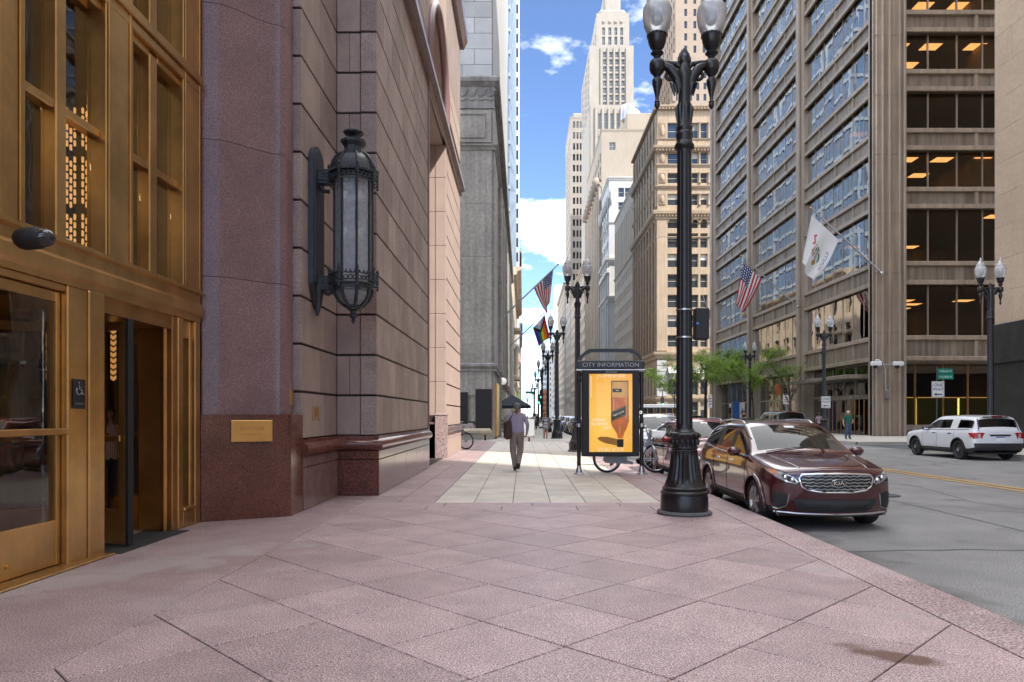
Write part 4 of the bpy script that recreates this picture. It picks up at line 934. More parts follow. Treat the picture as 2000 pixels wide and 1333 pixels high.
onyx = pm('green_onyx', (.10, .12, .03), .25, var=.35, scale=1.2, emit=((.5, .5, .08), .03)); lineg = emitm('light_line', (1, .72, .22), 3.2)
for x in (28.3, 31.75, 35.1): ob('onyx_panel', MB().bev(x, Y2+5, .2, x+3.2, Y2+5.1, 2.9, .02), onyx); ob('light_strip', MB().box(x+3.24, Y2+4.96, .2, x+3.32, Y2+5.05, 2.9), lineg); ob('light_strip', MB().box(x, Y2+4.96, 2.92, x+3.2, Y2+5.05, 2.98), emitm('dim_line%d' % int(x), (1, .6, .2), .8))
lbw = pm('lobby_wood_far', (.16, .10, .045), .4, var=.4, scale=.5)
ob('lobby_wall', MB().box(36.2, Y2+6, 0, 59, Y2+6.3, 5.5), lbw); ob('lobby_back', MB().box(RF+4, 70, 0, 58, 70.3, 5.5), lbw); ob('lobby_floor', MB().box(RF+.3, Y2+.6, -.1, 59.9, 99, .01), carpet)
ob('soffit', MB().box(RF+.5, Y2+.3, 5.42, 59.9, Y2+8, 5.54), steel_d); ob('bench', MB().bev(28.2, Y2+1.2, .35, 31, Y2+1.8, .8, .05), steel)
# ---- ornate sandstone corner building
sand = pm('warm_sandstone', (.36, .275, .19), .8, var=.12, scale=.4, streak=.12); sand_d = pm('brown_sandstone', (.255, .18, .12), .8, var=.2, scale=1.2)
X0, YO = RF, 139.0
O_ = Bld('ornate_corner_building', 'ornate sandstone office building with cornices on the far corner behind the lamp post', X0, YO, 62, 169, 61.5, sand)
pxs = lambda p, Y: (p-CX)*Y/F; zy = lambda y, Y: EYE+(HY-y)*Y/F
rowp = [(272, 240), (323, 298), (358, 338), (401, 379), (446, 424), (484, 456), (522, 496), (562, 536), (601, 576), (640, 616), (678, 655)]
rows = [(zy(a, YO), zy(b, YO)) for a, b in rowp]+[(5.5, 11), (.6, 4.2)]
scol = [(pxs(1304, YO), pxs(1325, YO)), (pxs(1328, YO), pxs(1346, YO)), (pxs(1351, YO), pxs(1364, YO)), (pxs(1368, YO), pxs(1382, YO)), (pxs(1386, YO), pxs(1400, YO)), (39, 42), (44, 47)]
O_.facade('S', scol, rows, depth=.5, sash=sash_l, style=4); O_.facade('W', [(141+k*3.45, 142.9+k*3.45) for k in range(8)], rows, depth=.55, sash=sash_d, style=1, cap=230); O_.plain('E'); O_.done()
for (z, o_, h, nm) in ((61.6, .5, .8, 'roof_cornice'), (53.6, .9, 1.0, 'string_course'), (50.2, .35, .5, 'string_course'), (46.0, .5, .5, 'string_course'), (41.1, 1.0, 1.6, 'cornice'), (36.2, .3, .4, 'string_course'), (13.8, .9, 1.3, 'base_cornice'), (5.0, .5, .6, 'string_course'), (55.2, .25, .3, 'string_course')): O_.belt(nm, cornice(z, o_, h))
dn = MB()
for z, s_ in ((40.2, .8), (52.9, .5), (60.9, .4)):
    for k in range(36): x = X0-.4+k*.62; dn.box(x, YO-.75, z-.25, x+.3, YO-.1, z+.1)
    for k in range(44): y = YO-.4+k*.68; dn.box(X0-.75, y, z-.25, X0-.1, y+.32, z+.1)
O_.part('dentil', dn, sand_d)['kind'] = 'stuff'
for (a, b) in rows[:4]: O_.part('ornament_panel', MB().bev(pxs(1287, YO), YO-.18, a, pxs(1300, YO), YO-.01, b, .12), sand_d); O_.part('panel_boss', MB().ell((pxs(1293.5, YO), YO-.2, (a+b)/2), (.42, .22, (b-a)*.36), 10, 8), sand, smooth=60)
for (a, b) in rows[:4]:
    for x in (1366, 1384): O_.part('colonette', MB().lathe([(.3, 0), (.2, .3), (.17, b-a-.3), (.3, b-a)], 8, (pxs(x, YO), YO-.12, a)), smooth=40)
for k in range(9): O_.part('pier', MB().bev(X0-.4, YO+.2+k*3.45, 14, X0-.01, YO+1.5+k*3.45, 40, .08), sand_d)
for k in range(9): O_.part('pier', MB().bev(X0-.3, YO+.2+k*3.45, 42, X0-.01, YO+1.4+k*3.45, 60, .08))
O_.part('corner_pier', MB().bev(X0-.2, YO-.25, 14, X0+1.9, YO-.01, 39.6, .08))
for (x0, x1) in scol[:5]: O_.part('arch', MB().torus(((x0+x1)/2, YO-.1, zy(436, YO)), (x1-x0)/2+.1, .22, 14, 6, 'y', 0, math.pi), sand_d)
for (x0, x1) in scol[:5]: O_.part('shop_awning', MB().prism([(YO-1.2, 9.6), (YO, 10.8), (YO, 11), (YO-1.25, 9.7)], x0, x1, 'x'), pm('awning%d' % int(x0), (.5, .5, .48), .8))
for k in range(6): O_.part('rusticated_course', MB().bev(X0-.12, YO-.12, 5.2+k*1.2, X0+1.8, YO-.005, 6.3+k*1.2, .05), lstone)
# ---- plain beige building
beige = pm('beige_brick', (.50, .40, .30), .85, var=.07, scale=.3)
b = Bld('beige_office_building', 'plain beige office building with small square windows and tall upper piers', RF+.01, 169.05, 60, 204, 56.4, beige)
b.facade('W', evenly(170, 203.5, 11, .42), floors(4.5, 9, 3.9, 2.1)+[(40.5, 52.5)], depth=.45, style=1); b.plain('S'); b.plain('E'); b.done(); b.belt('coping', cornice(56.4, .25, .6)); b.belt('string_course', cornice(39.9, .35, .5))
# ---- white terracotta building
wht = pm('white_terracotta', (.50, .48, .45), .6, var=.06, scale=.5)
b = Bld('white_terracotta_building', 'narrow ornate white terracotta building squeezed between beige and tan neighbours', RF-.02, 216.7, 52, 238, 73.5, wht)
b.facade('S', [(pxs(1207.5, 216.7), pxs(1219, 216.7)), (pxs(1220.5, 216.7), pxs(1231, 216.7)), (pxs(1233, 216.7), pxs(1244, 216.7))], [(zy(385, 216.7), zy(367, 216.7)), (zy(410, 216.7), zy(395, 216.7))]+floors(50, 2, 4.2, 2.3), depth=.4, sash=sash_l)
b.facade('W', evenly(218, 237, 4, .5), floors(5, 15, 4.3, 2.6), depth=.5, sash=sash_l, style=2); b.done()
for z, o_, h in ((73.6, .6, 1.0), (60, .4, .6), (49, 1.2, 1.6), (37.5, 1.2, 1.5), (14, .8, 1)): b.belt('cornice', cornice(z, o_, h))
for k in range(5): b.part('pier', MB().bev(RF-.45, 217.0+k*4.9, 0, RF-.03, 218.3+k*4.9, 48, .1)); b.part('bracket', MB().ell((RF-.5, 217.7+k*4.9, 66), (.6, .7, 2.2), 8, 6), smooth=60)
b.part('bracket', MB().ell((RF+.6, 216.3, 67.5), (.6, .5, 2.4), 8, 6), smooth=60); b.part('balustrade', MB().bev(RF-.9, 216, 44.5, RF-.03, 238, 46, .1))
# ---- tan brick block with water tank
tanb = pm('tan_brick_wall', (.33, .28, .22), .85, var=.10, scale=.08, streak=.05); tanw = pm('tan_ribbed_wall', (.38, .315, .245), .85, var=.15, scale=.4)
b = Bld('tan_brick_block', 'large tan brick block with one small window and a roof tank', RF, 238.1, 66, 291, 96.5, tanb)
b.facade('S', [(pxs(1190, 238), pxs(1202, 238))], [(zy(293, 238), zy(278, 238))], depth=.4, sash=sash_l, style=3); b.facade('W', evenly(239, 290, 9, .4), floors(6, 19, 4.5, 2.8), depth=.9, style=1, cap=160); b.plain('E'); b.done(); b.belt('coping', cornice(96.6, .25, .8))
pr = MB()
for k in range(10): b.part('pier', MB().bev(RF-1.0, 238.3+k*5.67, 0, RF-.02, 240.6+k*5.67, 78, .2), tanw)
for k in range(9): b.part('gargoyle', MB().ell((RF-1.4, 239.5+k*5.67, 79.5), (1.5, .8, 1.6), 8, 6), tanw, smooth=60)
b.part('string_course', MB().sweep([(RF, 291), (RF, 238.1)], cornice(79, 1.0, 1.4)), tanw)
b.part('penthouse', MB().bev(pxs(1224, 250), 250, 96, pxs(1290, 250), 285, zy(221, 250), .2)); b.part('penthouse', MB().bev(pxs(1216, 262), 262, 96, pxs(1224.5, 250), 280, zy(236, 262), .2))
b.part('water_tank', MB().lathe([(2.6, 0), (2.6, 4.6), (2.3, 5.2), (.1, 6)], 16, (pxs(1232, 250), 256, zy(222, 250))), silver, smooth=30); b.part('vent_hood', MB().ell((pxs(1243, 250), 257, zy(218, 250)), (3, 3, 4), 12, 8), beige, smooth=60)
# ---- stepped limestone skyscraper
lime = pm('pale_limestone', (.315, .285, .245), .8, var=.06, scale=.15, streak=.08)
YT2 = 300.0
def TZ(y): return zy(y, YT2)
def TX(p): return pxs(p, YT2)
b = Bld('stepped_skyscraper', 'tall stepped limestone skyscraper with vertical window bands in the distance', TX(1153), YT2, TX(1240), 345, TZ(205), lime)
def wc(ps): return [(TX(a), TX(c)) for a, c in ps]
b.facade('S', wc([(1168, 1174), (1180, 1186), (1192, 1198), (1204, 1210), (1216, 1222)]), [(TZ(252), TZ(222))]+floors(60, 10, 6, 4.6), depth=.5, sash=sash_l, style=3); b.facade('W', evenly(301, 344, 7, .3), floors(60, 11, 6, 4), depth=.5, sash=sash_l); b.plain('E'); b.done()
def tier(x0, x1, ya, yb, za, zb, cols, rows, wcols=5):
    t = Bld('tier', 'x', TX(x0), ya, TX(x1), yb, zb, lime); t.facade('S', cols, rows, depth=.5, sash=sash_l, style=3, cap=300)
    t.facade('W', evenly(ya+2, yb-2, wcols, .3), rows, depth=.5, sash=sash_l); t.plain('E'); t.done()
    # hand the tier's pieces to the skyscraper
    r0 = t.t
    for c in list(kids(r0)): c.parent = b.t; c.location = Vector(c.location)+Vector(r0.location)-Vector(b.t.location); c.name = 'tier_wall' if c.name.startswith('wall') else c.name
    bpy.data.objects.remove(r0)
c4 = wc([(1178, 1184.5), (1190.5, 1197), (1202, 1209), (1214, 1220.5)])
tier(1152, 1238, YT2+.6, 343, 0, TZ(88), c4, [(TZ(209-14*k), TZ(198.5-14*k)) for k in range(8)])
tier(1166, 1230, YT2+1.6, 340, 0, TZ(22), wc([(1177, 1182.5), (1189, 1195), (1201, 1206.5), (1212.5, 1218)]), [(TZ(84), TZ(68)), (TZ(65), TZ(50))])
b.part('crown', MB().bev(TX(1180), YT2+4, TZ(30), TX(1215), 335, TZ(-20), 1)); b.part('crown_shoulder', MB().bev(TX(1170), YT2+2.5, TZ(30), TX(1226), 338, TZ(10), 1.2))
for (x, z0, z1) in ((1163.5, 252, 210), (1176.8, 252, 212), (1189, 252, 212), (1201, 252, 212), (1213, 252, 212), (1225, 252, 210)): b.part('buttress', MB().bev(TX(x-2.2), YT2-.8, TZ(z0+120), TX(x+2.2), YT2-.02, TZ(z1), .2))
for x in (1174, 1187.3, 1199.6, 1211.5, 1224): b.part('pilaster', MB().bev(TX(x-1.5), YT2+.0, TZ(205), TX(x+1.5), YT2+.58, TZ(92), .1))
for x in (1180, 1192, 1203.5, 1215): b.part('medallion', MB().ell((TX(x), YT2+1.4, TZ(39)), (.7, .4, .7), 8, 6), smooth=60)
# ---- slab tower, far towers, stepped hotel behind the lamp
b = Bld('limestone_slab_tower', 'far limestone tower with stacked windows rising left of the skyscraper', RF, 395, 40, 440, zy(229, 395), pm('slab_limestone', (.32, .285, .245), .8, var=.1, scale=.1))  # one even limestone tone over the whole tower
b.facade('S', [(pxs(1119, 395), pxs(1123.5, 395)), (pxs(1126, 395), pxs(1130, 395)), (pxs(1132.5, 395), pxs(1136, 395))], floors(40, 21, 6, 3.6), depth=.5); b.facade('W', evenly(396, 439, 6, .35), floors(8, 25, 6, 4), depth=.6, cap=120); b.plain('E'); b.done(); b.belt('coping', cornice(zy(229, 395), .2, 1))
b.part('roof_tier', MB().bev(RF+1.5, 397, zy(232, 395), 39, 436, zy(218, 395), .5))
b = Bld('white_far_tower', 'white far tower with small windows closing the street view', pxs(1084, 640), 640, pxs(1102, 640), 680, zy(556, 640), tpan)
b.facade('S', [(pxs(1092.5, 640), pxs(1095.5, 640)), (pxs(1096.5, 640), pxs(1099, 640))], floors(20, 13, 7, 3.5), depth=.4); b.plain('W'); b.plain('E'); b.done()
b = Bld('white_balcony_tower', 'white far building with rows of balconies low behind the street lamps', pxs(1058, 560), 560, pxs(1078, 560), 600, zy(668, 560), tpan)
b.facade('S', evenly(pxs(1059, 560), pxs(1077, 560), 5, .5), floors(8, 11, 4.2, 2.2), depth=.4, cap=60); b.plain('W'); b.plain('E'); b.done()
for (ya, yb, h, nm, lb, mm) in ((300, 392, 66, 'grey_stone_block', 'mid-height stone block beyond the tan brick building', tanw), (450, 540, 85, 'far_stone_block', 'far stone block near the end of the right side', tanb), (560, 700, 62, 'end_block', 'last pale block closing the right side of the street', lime)):
    b = Bld(nm, lb, RF+.02, ya, 60, yb, h, mm); b.facade('W', evenly(ya+1, yb-1, 12, .4), floors(6, int(h/5)-1, 5, 3), depth=.6, cap=120); b.plain('S'); b.plain('E'); b.done(); b.belt('cornice', cornice(h, 1, 1.4))
b = Bld('red_brick_building', 'small red brick building far up the street seen between the lamps', pxs(1060, 520), 520, pxs(1072, 520), 540, zy(762, 520), pm('red_brick', (.36, .16, .10), .85, var=.1)); b.facade('S', evenly(pxs(1060, 520), pxs(1072, 520), 4, .5), floors(4, 4, 4, 2), cap=20); b.plain('E'); b.plain('W'); b.done()
YH = 310.0
hotel = pm('pinkish_hotel_brick', (.28, .22, .17), .85, var=.08, scale=.3)
b = Bld('stepped_hotel', 'tall stepped brick hotel rising behind the ornate corner building', pxs(1310, YH), YH, 115, 345, zy(120, YH), hotel)
wx = lambda l: [(pxs(p, YH), pxs(p+5.5, YH)) for p in l]
b.facade('S', wx(range(1318, 1420, 14)), [(zy(118+k*22+13, YH), zy(118+k*22, YH)) for k in range(1, 8)], depth=.3, style=1); b.facade('W', evenly(312, 344, 7, .35), [(zy(118+k*22+13, YH), zy(118+k*22, YH)) for k in range(1, 8)], depth=.3); b.plain('E'); b.done()
t = Bld('hotel_tower', 'x', pxs(1321, YH), YH+1.5, 113, 343, zy(-60, YH), hotel); t.facade('S', wx(range(1338, 1420, 18)), [(zy(100-k*24, YH), zy(100-k*24-14, YH)) for k in range(6)], depth=.3); t.facade('W', evenly(313, 341, 6, .35), [(zy(100-k*24, YH), zy(100-k*24-14, YH)) for k in range(6)], depth=.3); t.done()
for c in list(kids(t.t)): c.parent = b.t; c.location = Vector(c.location)+Vector(t.t.location)-Vector(b.t.location)
bpy.data.objects.remove(t.t)
b.belt('coping', cornice(zy(119, YH), .5, 1.4)); b.part('corner_turret', MB().bev(pxs(1312, YH), YH-.6, zy(200, YH), pxs(1320, YH), YH+3, zy(105, YH), .3))
# ---------------------------------------------------------------- street lamps
globe_m = pm('prismatic_globe', (.70, .71, .72), .18, var=.10, scale=9, trans=.5, spec=.6)
def make_lamp():
    t = thing('street_lamp', 'black cast iron double globe street lamp in the foreground beside the maroon car', 'street lamp', (2.46, 10.95, 0), group='double globe street lamps')
    n = 32
    obj('footing', MB().lathe([(.41, 0), (.42, .03), (.40, .055), (.36, .06)], 20), pm('footing_grout', (.09, .09, .095), .8), t, smooth=40)
    b = MB().lathe([(.355, .05), (.36, .1), (.355, .27), (.345, .30), (.362, .315), (.362, .34), (.325, .37), (.335, .385), (.335, .405), (.30, .43)], n); obj('base', b, black, t, smooth=35)
    n2 = 48
    b = MB().lathe([(.31, .42), (.30, .44, .0), (.292, .46, .06), (.255, .56, .07), (.225, .70, .07), (.205, .86, .07), (.198, .94, .06), (.20, .97, 0), (.19, .985), (.19, .99)], n2)
    b.lathe([(.19, .985), (.205, 1.0), (.205, 1.02), (.19, 1.04), (.2, 1.12), (.215, 1.16), (.23, 1.19), (.24, 1.215), (.225, 1.235), (.17, 1.25), (.15, 1.27), (.135, 1.3)], 32)
    for k in range(16):
        a = 2*math.pi*k/16; b.ell((.208*math.cos(a), .208*math.sin(a), 1.10), (.028, .028, .05), 6, 5); b.ell((.235*math.cos(a+.2), .235*math.sin(a+.2), 1.19), (.02, .02, .025), 6, 4)
    obj('bell', b, black, t, smooth=28)
    obj('shaft', MB().lathe([(.128, 1.28), (.127, 1.34, .0), (.126, 1.37, .1), (.108, 5.5, .1), (.108, 5.54, 0), (.108, 5.56)], 32), black, t, smooth=20)
    c = MB().lathe([(.115, 5.55), (.145, 5.58), (.15, 5.62), (.125, 5.66), (.115, 5.7), (.13, 5.76), (.13, 5.80), (.115, 5.83), (.125, 5.87), (.125, 5.9), (.105, 5.94), (.095, 6.2), (.09, 6.45), (.1, 6.58), (.115, 6.72), (.09, 6.82), (.06, 6.9)], 20)
    for k in range(8):
        a = 2*math.pi*k/8
        c.path([(.10*math.cos(a), .10*math.sin(a), 5.95), (.112*math.cos(a), .112*math.sin(a), 6.1), (.118*math.cos(a), .118*math.sin(a), 6.18), (.1*math.cos(a), .1*math.sin(a), 6.26)], [.012, .022, .025, .006], 6)
    obj('capital', c, black, t, smooth=40)
    f = MB()
    f.lathe([(.05, 6.8), (.085, 6.88), (.07, 6.98), (.04, 7.02), (.02, 7.08)], 12)
    for k, (dx_, h) in enumerate(((-.085, 6.98), (-.06, 7.04), (-.03, 7.085), (0, 7.11), (.03, 7.085), (.06, 7.04), (.085, 6.98))): f.path([(dx_*.35, 0, 6.88), (dx_*.8, 0, h-.06), (dx_, 0, h)], [.03, .042, .016], 6)
    obj('crest', f, black, t, smooth=50)
    for s in (-1, 1):
        a = MB(); X = .415*s
        a.path([(s*.04, 0, 6.45), (s*.12, 0, 6.66), (s*.22, 0, 6.8), (s*.3, 0, 6.845), (X, 0, 6.85)], [.06, .08, .078, .06, .062], 10)
        a.path([(s*.03, 0, 6.78), (s*.12, 0, 6.87), (s*.25, 0, 6.89), (X, 0, 6.89)], [.04, .042, .036, .04], 8)
        sp = [(s*(.225+.095*(1-k/26)*math.cos(1.6+k*.42)), 0, 6.70+.095*(1-k/26)*math.sin(1.6+k*.42)) for k in range(22)]
        a.path(sp, [.036-.0008*k for k in range(22)], 7)
        for q in range(3): a.path([(s*(.08+.03*q), (q-1)*.03, 6.40), (s*(.11+.03*q), (q-1)*.05, 6.55), (s*(.15+.03*q), (q-1)*.05, 6.62)], [.012, .03, .008], 6)
        obj('arm', a, black, t, smooth=50)
        p = MB().lathe([(.002, 6.17), (.025, 6.2), (.045, 6.24), (.035, 6.275), (.045, 6.29), (.03, 6.31), (.028, 6.36), (.05, 6.46), (.075, 6.56), (.078, 6.62), (.045, 6.67), (.055, 6.69), (.1, 6.74), (.118, 6.8), (.118, 6.87), (.105, 6.91), (.055, 6.95), (.05, 6.98), (.08, 7.01), (.1, 7.03), (.085, 7.055), (.06, 7.07), (.105, 7.12), (.135, 7.2), (.147, 7.28), (.15, 7.31), (.125, 7.33)], 20, (X, 0, 0))
        for k in range(14): q = 2*math.pi*k/14; p.ell((X+.148*math.cos(q), .148*math.sin(q), 7.3), (.017, .017, .022), 5, 4)
        obj('lamp_cup', p, black, t, smooth=45)
        g_ = MB().lathe([(.12, 7.3, .04), (.165, 7.36, .04), (.20, 7.46, .04), (.218, 7.57, .04), (.22, 7.66, .04), (.21, 7.73, .04), (.185, 7.765), (.165, 7.775), (.168, 7.80), (.155, 7.87), (.12, 7.94), (.075, 7.985)], 40, (X, 0, 0)); go = obj('globe', g_, globe_m, t, smooth=50)
        obj('globe_cap', MB().lathe([(.085, 7.975), (.09, 8.0), (.06, 8.03), (.03, 8.05), (.045, 8.08), (.03, 8.12), (.012, 8.17), (.002, 8.2)], 12, (X, 0, 0)), silver, t, smooth=50)
        obj('bulb', MB().ell((X, 0, 7.55), (.06, .06, .1), 10, 6), pm('lamp_bulb', (.8, .8, .76), .4, var=0), t, smooth=60) if s < 0 else obj('bulb', bpy.data.meshes[-1] if False else MB().ell((X, 0, 7.55), (.06, .06, .1), 10, 6), MATS['lamp_bulb'], t, smooth=60)
    return t
LAMP = make_lamp(); GL = 'double globe street lamps'
for (x, y, lab) in ((2.27, 30.0, 'black double globe street lamp just left of the city information board'), (2.2, 46.7, 'black double globe street lamp beside the walking woman in the grey dress'), (2.2, 64, 'black double globe street lamp fourth along the left kerb'),
        (2.2, 84, 'black double globe street lamp fifth along the left kerb'), (2.2, 106, 'small distant double globe street lamp sixth along the left kerb'), (2.2, 141, 'tiny distant double globe street lamp seventh along the left kerb'), (2.3, 168, 'tiny distant double globe street lamp eighth along the left kerb'),
        (19.75, 30.3, 'black double globe street lamp behind the white police style car'), (19.8, 47.2, 'black double globe street lamp with the one way sign by the bronze entrance'), (20.3, 64.2, 'black double globe street lamp among the green trees on the right'), (20.5, 80.5, 'distant double globe street lamp half hidden in the leftmost right side tree'), (20.3, 142, 'tiny distant double globe street lamp on the far right corner'), (20.3, 190, 'tiny distant double globe street lamp far up the right side')):
    dup(LAMP, (x, y, 0), rnd.uniform(-.06, .06), lab, GL)
# equipment strapped to the near lamp
o = thing('control_cabinet', 'black control box strapped to the near street lamp', 'control box', (2.46+.2, 10.98, 2.9))
obj('box', MB().bev(-.045, -.09, -.24, .17, .09, .24, .015), blackm, o); obj('logo', MB().lathe([(.022, 0), (.022, .003)], 6).xf(Matrix.Translation((-.01, -.091, .0)) @ FRONT), pm('blue_sticker', (.05, .2, .55), .5, var=0), o)
for z in (-.21, .21): obj('strap', MB().lathe([(.126, z-.012), (.128, z-.012), (.128, z+.012), (.126, z+.012)], 20, (-.2, -.03, 0)), silver, o, smooth=30)
# ---------------------------------------------------------------- information board
KZ = thing('information_board', 'black city information board with orange bottle poster on the pavement', 'information board', (2.22, 18.3, 0))
hw = .80
for s in (-1, 1):
    m = MB(); m.lathe([(.05, .1), (.05, 2.62)], 14, (s*hw, 0, 0)); obj('post', m, black, KZ, smooth=40)
    m = MB(); m.lathe([(.13, 0), (.13, .03), (.085, .05), (.075, .12), (.06, .16), (.055, .22)], 16, (s*hw, 0, 0)); obj('foot', m, silver, KZ, smooth=40)
    for z in (1.25, 2.4, 2.55): obj('collar', MB().lathe([(.055, z-.045), (.063, z-.04), (.063, z+.04), (.055, z+.045)], 14, (s*hw, 0, 0)), silver if z < 2 else black, KZ, smooth=40)
obj('case', MB().bev(-.73, -.11, .46, .73, .11, 2.66, .02), blackm, KZ)
obj('header', MB().bev(-.86, -.09, 2.68, .86, .09, 2.90, .02), black, KZ); obj('header_rail', MB().bev(-.87, -.1, 2.645, .87, .1, 2.675, .008), silver, KZ)
ar_ = []
for i in range(25):
    q = i/24; x = -.83+1.66*q; z = 2.9+.30*min(1, math.sin(math.pi*q)*1.9)**.62 if 0 < q < 1 else 2.88; ar_.append((x, z))
inner = [(x*.91, 2.885+(z-2.885)*.72) for x, z in ar_]
m = MB()
for (a, b, c, d) in zip(ar_, ar_[1:], inner[1:], inner): m.prism([a, b, c, d], -.06, .06, 'y')
obj('arch', m, black, KZ)
obj('lettering', text_mb('CITY INFORMATION', .152, .004, xs=1.03).xf(Matrix.Translation((0, -.094, 2.785)) @ FRONT), pm('grey_lettering', (.42, .42, .43), .5, var=0), KZ)
obj('maker_name', text_mb('JCDecaux', .07, .002).xf(Matrix.Translation((.02, -.113, 2.605)) @ FRONT), MATS['grey_lettering'], KZ)
om = bpy.data.materials.new('poster_orange'); om.use_nodes = True; N_ = om.node_tree.nodes; L_ = om.node_tree.links; bb_ = N_['Principled BSDF']; tcx = N_.new('ShaderNodeTexCoord'); gr = N_.new('ShaderNodeTexGradient'); gr.gradient_type = 'SPHERICAL'; mp = N_.new('ShaderNodeMapping'); mp.inputs['Scale'].default_value = (.9, .9, .62); mp.inputs['Location'].default_value = (.15, 0, -.8)
L_.new(tcx.outputs['Object'], mp.inputs[0]); L_.new(mp.outputs[0], gr.inputs[0]); crr = N_.new('ShaderNodeValToRGB'); crr.color_ramp.elements[0].color = (.84, .36, .025, 1); crr.color_ramp.elements[1].color = (.95, .58, .10, 1); L_.new(gr.outputs[0], crr.inputs[0]); L_.new(crr.outputs[0], bb_.inputs['Base Color']); bb_.inputs['Roughness'].default_value = .4
L_.new(crr.outputs[0], bb_.inputs['Emission Color']); bb_.inputs['Emission Strength'].default_value = .26  # glow added to the poster colour to brighten it
PO = obj('poster', MB().box(-.545, -.116, .575, .545, -.111, 2.555), om, KZ)
def flat(name, pts, m, d, parent=PO): return obj(name, MB().prism(pts, -.116-d, -.1155, 'y'), m, parent)
cream_p = pm('poster_cream', (.92, .80, .55), .5, var=0, emit=((.9, .75, .5), .17)); whitep = pm('poster_white', (.88, .86, .8), .5, var=0, emit=((.85, .82, .75), .18))  # lettering colours brightened with a little added glow
t1 = text_mb('JOHNNIE', .175, .001, xs=1.0).xf(Matrix.Translation((.02, -.1175, 2.515)) @ FRONT); t1.v = [(x, y, min(z, 2.551)) for x, y, z in t1.v]; obj('poster_lettering', t1, cream_p, PO)
t1 = text_mb('WALKER', .175, .001, xs=1.0).xf(Matrix.Translation((0, -.1175, .62)) @ FRONT); t1.v = [(x, y, max(z, .579)) for x, y, z in t1.v]; obj('poster_lettering', t1, cream_p, PO)
for s_, x, z in (('OUTSHINES', -.31, 1.385), ('THE WEDDING', -.29, 1.285), ('CAKE', -.10, 1.185)): 
    obj('poster_lettering', text_mb(s_, .10, .0016, xs=.66).xf(Matrix.Translation((x, -.1175, z)) @ FRONT), whitep, PO)
obj('small_print', MB().box(-.51, -.1175, 1.95, -.485, -.116, 2.5), cream_p, PO)
am1 = pm('amber_glass_top', (.85, .45, .10), .3, var=.15, scale=3, emit=((.8, .38, .06), .1)); am2 = pm('amber_whisky', (.72, .17, .02), .3, var=.4, scale=2.5, emit=((.7, .14, .01), .1)); am3 = pm('bottle_shadow', (.60, .25, .03), .5, var=.2, scale=4); amh = pm('amber_highlight', (.95, .58, .16), .3, var=0); dk = pm('bottle_edge', (.16, .045, .012), .3, var=.2)  # printed bottle also given a slight added glow
body = [(.01, 2.385), (.445, 2.385), (.455, 1.33), (.42, 1.20), (.335, 1.03), (.315, .92), (.175, .92), (.155, 1.03), (.05, 1.20), (.005, 1.33)]
flat('bottle', body, am1, .002); flat('bottle_liquid', [(.03, 1.96), (.435, 1.96), (.445, 1.33), (.41, 1.205), (.325, 1.03), (.305, .92), (.185, .92), (.165, 1.03), (.06, 1.205), (.015, 1.33)], am2, .003)
flat('bottle_edge', [(.01, 2.385), (.035, 2.385), (.022, 1.34), (.06, 1.20), (.05, 1.20), (.005, 1.33)], dk, .0045); flat('bottle_edge', [(.425, 2.385), (.445, 2.385), (.455, 1.33), (.435, 1.33)], dk, .0045); flat('bottle_edge', [(.03, 2.385), (.44, 2.385), (.44, 2.36), (.03, 2.36)], dk, .0046)
flat('bottle_highlight', [(.06, 1.93), (.09, 1.93), (.09, 1.55), (.06, 1.5)], amh, .0042); flat('bottle_highlight', [(.36, 2.33), (.40, 2.33), (.40, 1.45), (.37, 1.4)], amh, .0042); flat('bottle_highlight', [(.2, 1.2), (.26, 1.24), (.24, 1.05), (.215, 1.0)], amh, .0042)
flat('bottle_cap', [(.165, .70), (.32, .70), (.325, .9), (.16, .9)], blackm, .006)
flat('bottle_label', [(.015, 1.34), (.38, 1.5), (.38, 1.76), (.015, 1.6)], blackm, .006); flat('label_rule', [(.015, 1.36), (.38, 1.52), (.38, 1.528), (.015, 1.368)], brass, .007); flat('label_rule', [(.015, 1.575), (.38, 1.735), (.38, 1.743), (.015, 1.583)], brass, .007)
lt = text_mb('BLACK LABEL', .05, .0008).xf(Matrix.Translation((.197, -.1235, 1.55)) @ Matrix.Rotation(R(180-23.7), 4, 'Y') @ FRONT); obj('label_lettering', lt, cream_p, PO)
flat('neck_label', [(.045, 2.09), (.28, 2.09), (.28, 2.18), (.045, 2.18)], blackm, .006); obj('label_lettering', text_mb('1820', .05, .0008).xf(Matrix.Translation((.162, -.1235, 2.135)) @ FRONT), cream_p, PO)
flat('bottle_shadow', [(-.35, .92), (-.26, .965), (-.1, .96), (.05, .93), (.17, .9), (.17, .73), (.05, .76), (-.15, .80), (-.28, .86)], am3, .0025)
obj('glazing', MB().box(-.56, -.1265, .56, .56, -.1235, 2.57), glassm('poster_glass', (.96, .96, .96), 1.2, .0), KZ)
obj('map_pin', MB().torus((0, 0, 0), .03, .012, 12, 6).xf(Matrix.Translation((hw-.03, -.06, 1.58)) @ FRONT), whitep, KZ)
